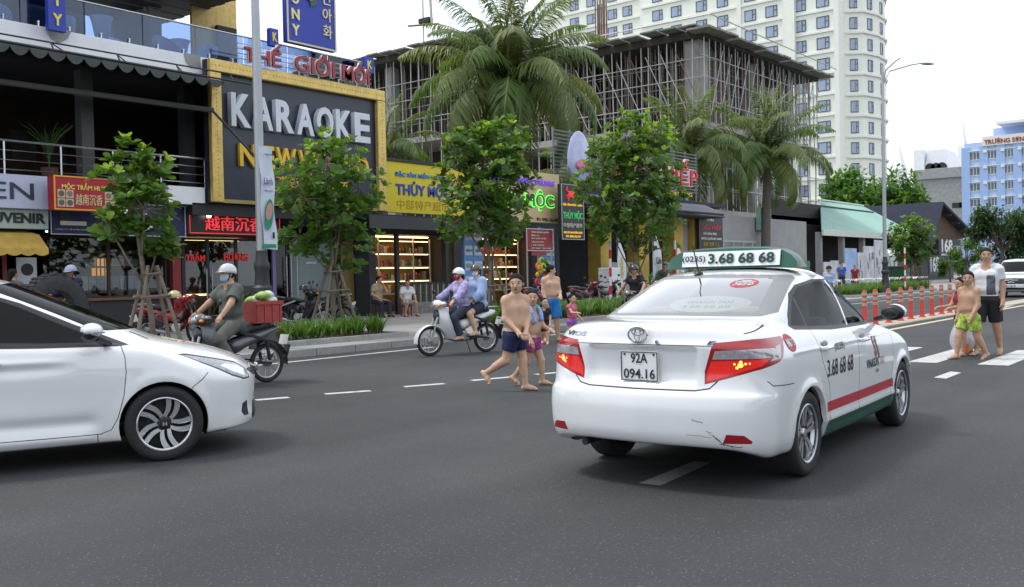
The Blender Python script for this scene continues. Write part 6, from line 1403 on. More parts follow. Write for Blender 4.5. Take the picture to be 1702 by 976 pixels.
# ------------------------------------------------------------------ people: one continuous skin per figure, clothes as shells round it
def surfnet(F, o, h):
    ins = F < 0
    c = np.zeros(tuple(n-1 for n in F.shape), np.uint8)
    off = [(a,b,d) for a in (0,1) for b in (0,1) for d in (0,1)]
    nx, ny, nz = c.shape
    sl = lambda A, q: A[q[0]:q[0]+nx, q[1]:q[1]+ny, q[2]:q[2]+nz]
    for q in off: c += sl(ins, q)
    act = (c > 0) & (c < 8); I = np.argwhere(act); n = len(I)
    if n == 0: return np.zeros((0,3)), []
    idx = -np.ones(c.shape, np.int64); idx[act] = np.arange(n)
    val = {q: F[I[:,0]+q[0], I[:,1]+q[1], I[:,2]+q[2]] for q in off}
    S = np.zeros((n,3)); K = np.zeros(n)
    for p in off:
        for ax in range(3):
            if p[ax] == 1: continue
            q = list(p); q[ax] = 1; q = tuple(q); a, b = val[p], val[q]; m = (a < 0) != (b < 0)
            t = np.where(m, a/np.where(m, a-b, 1), 0)
            pos = np.array(p, float)[None]+np.zeros((n,3)); pos[:,ax] += t
            S[m] += pos[m]; K[m] += 1
    V = (I+S/K[:,None])*h+o; quads = []
    for ax in range(3):
        b, d = (ax+1)%3, (ax+2)%3
        A = np.moveaxis(ins, ax, 0); e = A[:-1] != A[1:]; pts = np.argwhere(e)
        P = np.zeros_like(pts); P[:,ax] = pts[:,0]; rest = [k for k in range(3) if k != ax]; P[:,rest[0]] = pts[:,1]; P[:,rest[1]] = pts[:,2]
        ok = (P[:,b] > 0) & (P[:,d] > 0) & (P[:,b] < c.shape[b]) & (P[:,d] < c.shape[d]); P = P[ok]
        if not len(P): continue
        def g(db, dd):
            Q = P.copy(); Q[:,b] += db; Q[:,d] += dd; return idx[Q[:,0],Q[:,1],Q[:,2]]
        q = np.stack((g(-1,-1), g(0,-1), g(0,0), g(-1,0)), 1); fl = ins[P[:,0],P[:,1],P[:,2]]
        q[~fl] = q[~fl][:, ::-1]; quads.append(q)
    Q = np.concatenate(quads); Q = Q[(Q >= 0).all(1)]
    return V, Q.tolist()
class SDF:
    def __init__(s, k=.02): s.p = []; s.k = k; s.cut = []; s.ks = []
    def cone(s, a, b, ra, rb, flat=False, sq=None): s.p.append(('c', np.asarray(a,float), np.asarray(b,float), ra, rb, flat)); s.ks.append(s.k); return s
    def ell(s, c, r, rot=None): s.p.append(('e', np.asarray(c,float), np.asarray(r,float), rot)); s.ks.append(s.k); return s
    def keep(s, p, n): n = np.asarray(n,float); s.cut.append((np.asarray(p,float), n/np.linalg.norm(n))); return s
    def mesh(s, h):
        lo = np.min([np.minimum(q[1]-max(q[3],q[4]), q[2]-max(q[3],q[4])) if q[0]=='c' else q[1]-max(q[2]) for q in s.p], axis=0)-3*h
        hi = np.max([np.maximum(q[1]+max(q[3],q[4]), q[2]+max(q[3],q[4])) if q[0]=='c' else q[1]+max(q[2]) for q in s.p], axis=0)+3*h
        n = np.ceil((hi-lo)/h).astype(int)+1; F = np.full(tuple(n), .5, np.float32)
        ax = [lo[i]+h*np.arange(n[i]) for i in range(3)]
        for q, kk in zip(s.p, s.ks):
            m = 4*h+kk
            if q[0] == 'c': b0, b1 = np.minimum(q[1],q[2])-max(q[3],q[4])-m, np.maximum(q[1],q[2])+max(q[3],q[4])+m
            else: b0, b1 = q[1]-max(q[2])-m, q[1]+max(q[2])+m
            i0 = np.clip(np.floor((b0-lo)/h).astype(int), 0, n); i1 = np.clip(np.ceil((b1-lo)/h).astype(int)+1, 0, n)
            X = np.stack(np.meshgrid(*[ax[i][i0[i]:i1[i]] for i in range(3)], indexing='ij'), -1)
            if q[0] == 'c':
                ab = q[2]-q[1]; L = np.linalg.norm(ab)+1e-9; tt = ((X-q[1])@ab)/(L*L); t = np.clip(tt,0,1)
                d = np.linalg.norm(X-q[1]-t[...,None]*ab, axis=-1)-(q[3]+t*(q[4]-q[3]))
                if q[5]: d = np.maximum(d, np.maximum((tt-1)*L, -tt*L))
            else:
                Y = X-q[1]
                if q[3] is not None: Y = Y@q[3]
                k0 = np.linalg.norm(Y/q[2], axis=-1); k1 = np.linalg.norm(Y/(q[2]**2), axis=-1)+1e-9
                d = k0*(k0-1)/k1
            S = (slice(i0[0],i1[0]), slice(i0[1],i1[1]), slice(i0[2],i1[2])); f = F[S]
            hh = np.maximum(kk-np.abs(f-d), 0)/kk
            F[S] = np.minimum(f, d)-hh*hh*kk*.25
        if s.cut:
            X = np.stack(np.meshgrid(*ax, indexing='ij'), -1)
            for p, nn in s.cut: F = np.maximum(F, -((X-p)@nn))
        return surfnet(F, lo, h)
def sdf_obj(name, s, h, m, parent, extra=None):
    V, Q = s.mesh(h)
    q = MB(); q.add(V, Q)
    if extra:
        for (P, r) in extra: q.tube(P, r, 6)
    return q.build(name, m, parent, smooth='all')
def ik(a, t, l1, l2, pole):
    a, t, pole = (np.asarray(q,float) for q in (a,t,pole)); d = t-a; L = np.linalg.norm(d); L2 = min(L, (l1+l2)*.995); d = d/L
    x = (l1*l1-l2*l2+L2*L2)/(2*L2); hgt = math.sqrt(max(0, l1*l1-x*x)); p = pole-d*(pole@d); p /= np.linalg.norm(p)+1e-9
    return a+d*x+p*hgt, a+d*L2
def skinmat(name, c):
    m = mat(name, c, .5, 0, .16, 7, .12, 40, spec=.35); b = m.node_tree.nodes['Principled BSDF']; b.inputs['Subsurface Weight'].default_value = .12; b.inputs['Subsurface Radius'].default_value = (.02,.008,.004); return m
HAIR = mat('black hair', (.009,.008,.007), .8, 0, .4, 80, .6, 160, spec=.25)
EYEM = mat('eye dark', (.01,.008,.007), .2, 0, 0)
LIPM = mat('lip', (.22,.07,.06), .5, 0, .05)
def person(name, label, loc, rz, H, skin, legs, arms, clothes, lean=0, hip=None, head=(0,0), fat=1.0, hr=.13, legf=.53, hair='short', shoes=None, twist=0, mouth=0, group=None, voxel=None, helmet=None, mask=None, sidelean=0):
    """forward +x, left +y. legs/arms: dict L/R -> ('fk',flex,bend,abd) or ('ik',point[,pole]); hip: pelvis height when seated"""
    root = thing(name, label, 'person', loc, rz, group)
    h = voxel or H/120
    hl = legf-.01-.035; th, sh = hl*.51*H, hl*.49*H; ua, fa = .165*H, .145*H
    sw, hw = .098*H*(.90+.10*fat), .052*H*fat**.5; tor = (1-legf-hr-.035)*H
    dn = np.array([0,0,-1.])
    J = {}
    zh = hip if hip is not None else 0.0
    pel = np.array([0,0,zh]); t = np.array([math.sin(R(lean)), math.sin(R(sidelean)), math.cos(R(lean))]); t /= np.linalg.norm(t)
    lat = np.array([-math.sin(R(twist)), math.cos(R(twist)), 0]); fwd = np.cross(lat, t)
    def solve():
        for s, k in ((1,'L'),(-1,'R')):
            hp = pel+np.array([0,s*hw,0]); J['hip'+k] = hp; q = legs[k]
            if q[0] == 'ik': J['knee'+k], J['ank'+k] = ik(hp, q[1], th, sh, q[2] if len(q) > 2 else (1,s*.15,.2))
            else:
                f, b, a = R(q[1]), R(q[2]), R(q[3])
                J['knee'+k] = hp+th*np.array([math.sin(f)*math.cos(a), s*math.sin(a), -math.cos(f)*math.cos(a)])
                J['ank'+k] = J['knee'+k]+sh*np.array([math.sin(f-b), s*math.sin(a)*.4, -math.cos(f-b)])
    solve()
    if hip is None:
        low = min(J['ankL'][2], J['ankR'][2]); pel[2] = .038*H-low; solve()
    cb = pel+t*tor; up = t
    for s, k in ((1,'L'),(-1,'R')):
        shd = pel+t*tor*.92+lat*s*sw; J['sh'+k] = shd; q = arms[k]
        if q[0] == 'ik': J['el'+k], J['wr'+k] = ik(shd, q[1], ua, fa, q[2] if len(q) > 2 else (-.5,s*.8,-.6))
        else:
            f, b, a = R(q[1]), R(q[2]), R(q[3])
            J['el'+k] = shd+ua*(fwd*math.sin(f)*math.cos(a)+lat*s*math.sin(a)-t*math.cos(f)*math.cos(a))
            f2 = f+b; inw = R(q[4]) if len(q) > 4 else 0
            J['wr'+k] = J['el'+k]+fa*(fwd*math.sin(f2)*math.cos(inw)-lat*s*math.sin(inw)+lat*s*math.sin(a)*.3-t*math.cos(f2)*math.cos(inw))
    hy, hp_ = R(head[0]), R(head[1])
    nb = pel+t*tor; hc = nb+t*(.035*H+hr*H*.46)+fwd*.012*H
    hf = np.array([math.cos(hy)*fwd[0]-math.sin(hy)*fwd[1], math.sin(hy)*fwd[0]+math.cos(hy)*fwd[1], 0]); hf[2] = 0; hf /= np.linalg.norm(hf)
    hl_ = np.array([-hf[1], hf[0], 0]); hu = np.array([0,0,1.]); hf2 = hf*math.cos(hp_)-hu*math.sin(hp_); hu2 = hu*math.cos(hp_)+hf*math.sin(hp_)
    HR = np.stack((hf2, hl_, hu2), 1); e = hr*H
    hp3 = lambda x, y, z: hc+HR@np.array([x,y,z])*e
    S = SDF(.030*H)
    # torso
    S.cone(pel+np.array([0,hw*.75,.0]), pel+np.array([0,-hw*.75,0]), .062*H*fat, .062*H*fat)
    for s in (1,-1): S.ell(pel+np.array([-.030*H,s*hw*.8,-.02*H]), np.array([.052,.052,.056])*H*fat)
    bl = pel+t*tor*.30+fwd*.012*H*fat
    S.cone(bl+lat*.034*H*fat, bl-lat*.034*H*fat, .060*H*fat, .060*H*fat)
    if fat > 1.1: S.ell(pel+t*tor*.28+fwd*.035*H, np.array([.062,.08,.075])*H*fat*.95)
    ch = pel+t*tor*.68
    md = pel+t*tor*.49+fwd*.006*H; S.cone(md+lat*.040*H*fat**.8, md-lat*.040*H*fat**.8, .059*H*fat, .059*H*fat)
    S.cone(ch+lat*.046*H*fat**.6, ch-lat*.046*H*fat**.6, .066*H*fat**.8, .066*H*fat**.8)
    for s in ((1,-1) if hr < .14 else ()): S.ell(pel+t*tor*.74+lat*s*.046*H+fwd*.042*H, np.array([.022,.044,.030])*H*fat**.7)
    S.cone(J['shL']-t*.02*H, J['shR']-t*.02*H, .034*H, .034*H)
    for s in (1,-1): S.cone(nb+t*.015*H+lat*s*.01*H, pel+t*tor*.95+lat*s*sw*.85, .030*H, .026*H)
    S.cone(pel+t*tor*.86+fwd*.0*H, nb+t*.05*H+fwd*.012*H, .040*H, .030*H*fat**.4)
    # head
    S.k = .055*e
    S.ell(hp3(-.02,0,.10), np.array([.46,.375,.41])*e, HR); S.ell(hp3(.10,0,-.20), np.array([.32,.29,.32])*e*(1 if fat < 1.1 else 1.06), HR)
    S.cone(hp3(.17,0,-.36), hp3(.22,0,-.40), .13*e, .11*e)
    S.cone(hp3(.41,0,.02), hp3(.48,0,-.12), .04*e, .062*e)
    for s in (1,-1): S.ell(hp3(-.0,s*.385,-.03), np.array([.09,.035,.13])*e, HR); S.ell(hp3(.30,s*.17,-.12), np.array([.12,.11,.11])*e, HR)
    # limbs
    S.k = .016*H
    ext = []
    for s, k in ((1,'L'),(-1,'R')):
        hpj, kn, an = J['hip'+k], J['knee'+k], J['ank'+k]; lf = fat**.7
        S.cone(hpj, kn, .056*H*lf, .036*H*lf); S.cone(kn, an, .036*H*lf, .022*H*fat**.4)
        d = (an-kn)/np.linalg.norm(an-kn); back = np.array([-1.,0,0]); back = back-d*(back@d); back /= np.linalg.norm(back)+1e-9
        S.cone(kn+d*sh*.14+back*.008*H, kn+d*sh*.50+back*.007*H, .034*H*lf, .028*H*lf)
        q = legs[k]; fp = R(q[4]) if q[0] == 'fk' and len(q) > 4 else (R(q[3]) if q[0] == 'ik' and len(q) > 3 else 0)
        ff = np.array([math.cos(fp), s*.12, -math.sin(fp)]); fu = np.array([math.sin(fp),0,math.cos(fp)])
        heel = an-ff*.022*H-fu*.016*H; toe = an+ff*.088*H-fu*.024*H
        S.cone(heel, an+ff*.04*H-fu*.012*H, .020*H, .020*H); S.cone(an+ff*.02*H-fu*.012*H, toe, .021*H, .0135*H); S.cone(an+ff*.06*H-fu*.02*H+lat*.014*H, an+ff*.06*H-fu*.02*H-lat*.014*H, .014*H, .014*H)
        J['toe'+k] = toe; J['heel'+k] = heel; J['ff'+k] = ff; J['fu'+k] = fu
        for i in range(5):
            b0 = an+ff*.084*H-fu*.026*H+np.array([0,1,0])*s*(i-1.6)*.0095*H; ext.append(([b0, b0+ff*(.024-.003*i)*H-fu*.001*H], [.008*H*(1.1 if i == 0 else .8), .006*H]))
        shd, el, wr = J['sh'+k], J['el'+k], J['wr'+k]; af = fat**.6
        S.cone(shd, el, .032*H*af, .025*H*af); S.cone(el, wr, .027*H*af, .0175*H*fat**.3); S.ell(shd-t*.008*H, np.array([.036,.034,.040])*H*af)
        d = (wr-el)/np.linalg.norm(wr-el); side = np.cross(d, np.array([0,0,1.])) if abs(d[2]) < .9 else np.array([1.,0,0])
        side = side-d*(side@d); side /= np.linalg.norm(side); nn = np.cross(side, d)
        grip = arms[k][0] == 'ik'; pm = wr+d*.038*H
        S.cone(wr+d*.012*H, pm+d*.008*H+side*.011*H, .015*H, .015*H); S.cone(wr+d*.012*H, pm+d*.008*H-side*.011*H, .015*H, .014*H)
        inn = nn if (nn@np.array([0,0,1.]) < 0 or abs(d[2]) > .9) else -nn
        if abs(d[2]) > .9: inn = np.array([0,-s,0.])*1.0; side = np.array([1.,0,0]); 
        cu = .9 if grip else .35
        for i in range(4):
            b0 = pm+d*.014*H+side*(i-1.5)*.0088*H; L = (.046,.052,.048,.038)[i]*H*.85
            p1 = b0+d*L*.45+inn*L*.12; p2 = p1+(d*math.cos(cu*1.4)+inn*math.sin(cu*1.4))*L*.35; p3 = p2+(d*math.cos(cu*2.2)+inn*math.sin(cu*2.2))*L*.28
            ext.append(([b0,p1,p2,p3], [.0068*H,.0064*H,.0058*H,.0045*H]))
        b0 = wr+d*.02*H+side*.018*H; ext.append(([b0, b0+(d*.7+side*.6)*.022*H+inn*.006*H, b0+(d*.95+side*.35)*.044*H+inn*.016*H], [.0085*H,.0075*H,.005*H]))
    body = sdf_obj('body', S, h, skin, root, ext)
    # face
    for s in (1,-1):
        MB().ell(hp3(.405,s*.155,.02), .028*e, .055*e, .019*e, 10, 6, rot=HR).build('eye', EYEM, root, smooth=True)
        MB().tube([hp3(.40,s*.07,.115), hp3(.405,s*.16,.14), hp3(.36,s*.25,.11)], .012*e, 5).build('eyebrow', HAIR, root)
    if not mask: MB().ell(hp3(.405,0,-.27), .03*e, .08*e, (.018+.026*mouth)*e, 10, 6, rot=HR).build('mouth', LIPM if mouth < .5 else mat('open mouth',(.06,.015,.015),.5), root, smooth=True)
    # hair
    if hair:
        q = SDF(.01); q.ell(hp3(-.025,0,.105), np.array([.488,.412,.440])*e, HR)
        if hair == 'short': q.keep(hp3(.27,0,.19), HR@np.array([-.74,0,.68]))
        else:
            q.cone(hp3(-.22,0,.05), hp3(-.34,0,-.55), .30*e, .22*e)
            if hair == 'long': q.cone(hp3(-.34,0,-.5), hp3(-.36,0,-1.1), .22*e, .14*e)
            if hair == 'pigtail':
                q.ell(hp3(-.45,0,.22), np.array([.18,.2,.2])*e)
            q.keep(hp3(.20,0,.20), HR@np.array([-.80,0,.60]))
        sdf_obj('hair', q, h*.8, HAIR, root)
    if mask:
        q = SDF(.006); q.ell(hp3(.10,0,-.19), np.array([.375,.335,.36])*e, HR); q.keep(hp3(.08,0,0), HR@np.array([1,0,0])); q.keep(hp3(0,0,-.02), HR@np.array([.25,0,-1])); q.keep(hp3(0,0,-.50), HR@np.array([0,0,1]))
        sdf_obj('face_mask', q, h*.7, mask, root)
    if helmet:
        hm, band = helmet
        q = SDF(.008); q.ell(hp3(-.03,0,.16), np.array([.60,.52,.54])*e, HR); q.keep(hp3(0,0,.06), HR@np.array([-.10,0,1]))
        ho = sdf_obj('helmet', q, h*.8, hm, root)
        q = SDF(.008); q.ell(hp3(.50,0,.14), np.array([.26,.40,.045])*e, HR); sdf_obj('visor', q, h*.7, band, ho)
        MB().tube([hp3(.05,.44,.05), hp3(.16,.33,-.36), hp3(.18,0,-.52), hp3(.16,-.33,-.36), hp3(.05,-.44,.05)], .03*e, 5).build('chin_strap', BLACKP, ho)
    # clothes
    for (kind, m, *o) in clothes:
        o = o[0] if o else {}; g = o.get('ease', .012)*H/1.6; q = SDF(.012*H+.006); nm = o.get('name', kind)
        if kind in ('shorts','trousers','skirt'):
            fr = o.get('len', .55); top = o.get('top', .10)
            q.cone(pel+np.array([0,hw*.75,0]), pel+np.array([0,-hw*.75,0]), .064*H*fat+g, .064*H*fat+g)
            for s in (1,-1): q.ell(pel+np.array([-.030*H,s*hw*.8,-.02*H]), np.array([.054,.054,.058])*H*fat+g)
            q.cone(pel+t*tor*.12+lat*.034*H*fat, pel+t*tor*.12-lat*.034*H*fat, .060*H*fat+g, .060*H*fat+g)
            if fat > 1.1: q.ell(pel+t*tor*.20+fwd*.030*H, np.array([.058,.078,.07])*H*fat*.93+g)
            for k in 'LR':
                kn, an = J['knee'+k], J['ank'+k]; lf = fat**.7; fl = o.get('flare', 1.0)
                if kind == 'trousers' or fr > 1:
                    q.cone(J['hip'+k], kn, .058*H*lf+g, .040*H*lf+g*1.2); e2 = kn+(an-kn)*(fr-1 if fr > 1 else .92); q.cone(kn, e2, .041*H*lf+g*1.2, .034*H+g*1.2, True); q.ell(kn, np.ones(3)*(.041*H*lf+g*1.2))
                else:
                    e2 = J['hip'+k]+(kn-J['hip'+k])*fr; q.cone(J['hip'+k], e2, .060*H*lf+g, (.058-.018*fr)*H*lf*fl+g*1.6, True)
            q.keep(pel+t*tor*top, -t)
        elif kind in ('shirt','jacket','dress'):
            sl = o.get('sleeve', .55); bot = o.get('bottom', -.02)
            q.cone(pel+np.array([0,hw*.75,0]), pel+np.array([0,-hw*.75,0]), .064*H*fat+g, .064*H*fat+g)
            bl2 = pel+t*tor*.30+fwd*.010*H; q.cone(bl2+lat*.036*H*fat, bl2-lat*.036*H*fat, .061*H*fat+g*1.3, .061*H*fat+g*1.3)
            if fat > 1.1: q.ell(pel+t*tor*.28+fwd*.035*H, np.array([.062,.08,.075])*H*fat*.95+g)
            q.cone(md+lat*.041*H*fat**.8, md-lat*.041*H*fat**.8, .060*H*fat+g, .060*H*fat+g)
            q.cone(ch+lat*.048*H*fat**.6, ch-lat*.048*H*fat**.6, .067*H*fat**.8+g, .067*H*fat**.8+g)
            q.cone(J['shL']-t*.02*H, J['shR']-t*.02*H, .036*H+g, .036*H+g)
            for s in (1,-1): q.cone(nb+t*.015*H+lat*s*.01*H, pel+t*tor*.95+lat*s*sw*.85, .030*H+g, .028*H+g); q.ell(pel+t*tor*.74+lat*s*.046*H+fwd*.044*H, np.array([.022,.046,.034])*H*fat**.7+g)
            if o.get('hood'): q.cone(nb-t*.01*H-fwd*.02*H, nb+t*.05*H-fwd*.03*H, .05*H, .045*H)
            if sl > 0:
                for k in 'LR':
                    a, b, c = J['sh'+k], J['el'+k], J['wr'+k]; q.ell(a-t*.008*H, np.ones(3)*(.037*H*fat**.6+g))
                    if sl <= 1: q.cone(a, a+(b-a)*sl, .036*H*fat**.6+g, .032*H*fat**.6+g*1.6, True)
                    else: q.cone(a, b, .036*H+g, .030*H+g*1.3); q.cone(b, b+(c-b)*(sl-1), .030*H+g*1.3, .024*H+g*1.4, True)
            if kind == 'dress' or o.get('skirt'):
                L = o.get('skirt', .5); kk = (J['kneeL']+J['kneeR'])/2; hh = (J['hipL']+J['hipR'])/2; en = hh+(kk-hh)*L*1.0
                for s, k in ((1,'L'),(-1,'R')): q.cone(J['hip'+k], J['hip'+k]+(J['knee'+k]-J['hip'+k])*L, .066*H*fat+g, .066*H*fat+g*2.2, True)
            else: q.keep(pel+t*tor*bot, t)
            for (pp, nn) in o.get('keep', ()): q.keep(pel+fwd*pp[0]*H+lat*pp[1]*H+t*pp[2]*tor, fwd*nn[0]+lat*nn[1]+t*nn[2])
            q.keep(nb+t*.022*H, -(t*.9+fwd*.22))
        elif kind in ('shoes','sandals'):
            for k in 'LR':
                q = SDF(.012)
                if kind == 'shoes': q.cone(J['heel'+k], J['ank'+k]+J['ff'+k]*.04*H-J['fu'+k]*.012*H, .025*H, .025*H); q.cone(J['ank'+k]+J['ff'+k]*.02*H-J['fu'+k]*.012*H, J['toe'+k]+J['ff'+k]*.02*H, .026*H, .020*H)
                else: q.ell(J['ank'+k]+J['ff'+k]*.035*H-J['fu'+k]*.036*H, np.array([.085,.036,.012])*H)
                sdf_obj(kind[:-1], q, h*.9, m, root)
            continue
        sdf_obj(nm, q, h*.9, m, root)
    return root, J, hp3
# ------------------------------------------------------------------ underbone motorbikes
SEATB = mat('black vinyl seat', (.014,.014,.015), .5, 0, .1, 20)
ALU = mat('cast aluminium', (.38,.38,.39), .4, .8, .1, 15)
def bike_wheel(root, c, r=.28):
    t = MB(); n = 36; th = np.linspace(0, 2*math.pi, n+1)
    t.tube([((r-.032)*math.cos(a), 0, (r-.032)*math.sin(a)) for a in th], .034, 8, False)
    w = t.build('wheel', TYRE, root, smooth='all', loc=c)
    g = MB(); g.tube([((r-.066)*math.cos(a), 0, (r-.066)*math.sin(a)) for a in th], .014, 6, False); g.build('rim', RIM, w, smooth='all')
    s = MB()
    for k in range(18):
        a = 2*math.pi*k/18; b = a+(.35 if k % 2 else -.35); y = .03 if k % 2 else -.03
        s.tube([(.035*math.cos(b), y, .035*math.sin(b)), ((r-.07)*math.cos(a), 0, (r-.07)*math.sin(a))], .0028, 4, False)
    s.build('spokes', RIM, w)['kind'] = 'stuff'
    MB().lathe([(.03,-.05),(.055,-.04),(.055,.04),(.03,.05)], axis='y', n=16).build('hub', ALU, w, smooth=True)
    return w
def make_bike(name, label, loc, rz, cm, c2, roll=0.0, steer=0.0, mirrors=True, group=None, basket=False, plate=None, light=False):
    root = thing(name, label, 'motorbike', loc, rz, group); root.rotation_euler = (R(roll), 0, rz)
    bike_wheel(root, (-.60,0,.28))
    st = bpy.data.objects.new('front_end', None); col.objects.link(st); st.parent = root; st.location = (.44,0,.90); st.rotation_euler = (0,0,R(steer))
    o = np.array([.44,0,.90])
    fw = bike_wheel(root, (.64,0,.28))
    if steer:
        v = Matrix.Rotation(R(steer),3,'Z')@Vector((.20,0,-.62)); fw.location = (o[0]+v.x, o[1]+v.y, .28); fw.rotation_euler = (0,0,R(steer))
    f = MB()
    for s in (-1,1): f.tube([np.array([.50,s*.065,.72])-o, np.array([.64,s*.065,.28])-o], [.022,.019], 8)
    f.tube([np.array([.43,0,.93])-o, np.array([.50,0,.70])-o], .024, 8); f.build('fork', ALU, st, smooth=True)
    q = MB(); A = []
    for a in np.linspace(R(-5), R(150), 14):
        rr = .305; A.append([(.64+rr*math.cos(a)*(1 if abs(y) < .05 else .985), y, .28+rr*math.sin(a)-abs(y)*.25) for y in (-.075,-.05,0,.05,.075)])
    q.grid(np.array(A)-o); q.build('front_mudguard', cm, st, smooth='all')
    hb = MB(); hb.tube([np.array(p)-o for p in ((.32,.36,.97),(.36,.22,1.0),(.42,.06,.96),(.42,-.06,.96),(.36,-.22,1.0),(.32,-.36,.97))], .013, 8); hb.build('handlebar', DARKM, st, smooth=True)
    for s in (-1,1):
        MB().tube([np.array((.355,s*.25,.995))-o, np.array((.315,s*.37,.968))-o], .019, 8).build('grip', SEATB, st, smooth=True)
        if mirrors:
            m = MB(); m.tube([np.array((.37,s*.20,1.0))-o, np.array((.36,s*.25,1.10))-o, np.array((.35,s*.30,1.16))-o], .006, 6); m.ell(np.array((.345,s*.32,1.18))-o, .02, .062, .042, 12, 8); m.build('mirror', BLACKP, st, smooth='all')
    hc = SDF(.03); hc.ell(np.array((.46,0,.95))-o, (.11,.13,.085)); hc.ell(np.array((.43,.15,.965))-o, (.06,.09,.04)); hc.ell(np.array((.43,-.15,.965))-o, (.06,.09,.04))
    sdf_obj('handlebar_cowl', hc, .011, cm if not light else c2, st)
    MB().ell(np.array((.535,0,.945))-o, .04, .085, .055, 14, 8).build('headlight', LAMPC, st, smooth='all')
    for s in (-1,1): MB().ell(np.array((.50,s*.125,.93))-o, .04, .035, .026, 10, 6).build('indicator', mat('amber lens',(.7,.22,.02),.2), st, smooth='all')
    # legshield: two curved wings and a nose
    A = []
    for z, x, w in ((.90,.45,.12),(.80,.485,.17),(.70,.485,.215),(.60,.45,.235),(.50,.41,.22),(.40,.355,.19),(.30,.29,.14)):
        A.append([(x-(y/w)**2*.13, y, z) for y in np.linspace(-w, w, 13)])
    q = MB(); q.grid(A); B = np.array(A)-np.array([.03,0,0]); q.grid(B[:, ::-1]); q.build('leg_shield', cm, root, smooth='all')
    nz = SDF(.02); nz.ell((.485,0,.74), (.06,.075,.12)); sdf_obj('nose_panel', nz, .012, c2, root)
    fr = SDF(.03); fr.cone((.38,0,.64), (.12,0,.48), .085, .10); fr.cone((.12,0,.48), (-.12,0,.58), .10, .11); sdf_obj('centre_tunnel', fr, .013, c2, root)
    tl = SDF(.03)
    for s in (-1,1): tl.cone((-.02,s*.075,.56), (-.74,s*.055,.77), .095, .042)
    tl.cone((-.2,0,.64), (-.72,0,.77), .08, .05); sdf_obj('tail_panel', tl, .013, cm, root)
    sd_ = MB()
    for s in (-1,1): sd_.obox((-.36,s*.135,.665),(.27,0,.085),(0,.006,0),(-.01,0,.022))
    for s in (-1,1): MB().obox((-.36,s*.137,.665),(.27,0,.085),(0,.006,0),(-.008,0,.020)).build('side_trim', c2 if c2 is not cm else ALU, root, bevel=.004)
    se = SDF(.03); se.ell((-.10,0,.755), (.22,.125,.05)); se.cone((-.14,.04,.77), (-.60,.03,.82), .065, .06); se.cone((-.14,-.04,.77), (-.60,-.03,.82), .065, .06); se.keep((0,0,.73), (-.12,0,1)); sdf_obj('seat', se, .012, SEATB, root)
    en = MB(); en.obox((.02,0,.36),(.13,0,0),(0,.10,0),(0,0,.085)); en.tube([(.12,0,.38),(.30,0,.40)], [.075,.062], 12); en.lathe([(.09,-.135),(.10,-.12),(.10,-.09)], (-.03,0,.35), 'y', 16); en.lathe([(.10,.09),(.10,.12),(.08,.135)], (-.03,0,.35), 'y', 16)
    en.build('engine', ALU, root, smooth=30, bevel=.01)
    sw = MB()
    for s in (-1,1): sw.bar((-.10,s*.09,.33), (-.62,s*.085,.28), .03, .04)
    sw.build('swing_arm', DARKM, root)
    for s in (-1,1): MB().tube([(-.58,s*.11,.32),(-.52,s*.11,.62)], .026, 10).build('shock_absorber', DARKM, root, smooth=True)
    MB().tube([(.22,-.10,.30),(.0,-.13,.24),(-.25,-.14,.25),(-.35,-.145,.28),(-.80,-.15,.37)], [.018,.018,.02,.042,.045], 10).build('exhaust', CHROME if light else ALU, root, smooth=True)
    MB().tube([(.06,-.22,.28),(.06,.22,.28)], .014, 8).build('foot_bar', SEATB, root); MB().tube([(-.22,-.22,.36),(-.22,.22,.36)], .012, 8).build('pillion_peg', SEATB, root)
    q = MB(); A = []
    for a in np.linspace(R(60), R(190), 12): A.append([(-.60+.315*math.cos(a), y, .30+.315*math.sin(a)-abs(y)*.2) for y in (-.07,0,.07)])
    q.grid(A); q.obox((-.93,0,.42),(.035,0,-.10),(0,.07,0),(.006,0,.002)); q.build('rear_mudguard', BLACKP, root, smooth=40)
    MB().ell((-.79,0,.765), .04, .085, .035, 12, 8).build('tail_light', LAMPR, root, smooth='all')
    gr = MB(); gr.tube([(-.45,.10,.83),(-.62,.115,.87),(-.82,.08,.87),(-.84,0,.87),(-.82,-.08,.87),(-.62,-.115,.87),(-.45,-.10,.83)], .012, 6); gr.build('grab_rail', ALU, root, smooth=True)
    pb = MB().obox((-.90,0,.60),(.004,0,.0),(0,.095,0),(-.02,0,.07)); po = pb.build('number_plate', WHITEP, root)
    if plate:
        for i, ln in enumerate(plate.split('|')): text(ln, (-.907-.01*(0 if i else -1)-(.006 if not i else .0),0,.635-.065*i), .15, .045, INKB, po, ext=.001, ux=(0,-1,0))
    MB().tube([(-.08,.12,.28),(-.12,.20,.03 if not roll else .02)], .01, 6).build('side_stand', DARKM, root)
    return root
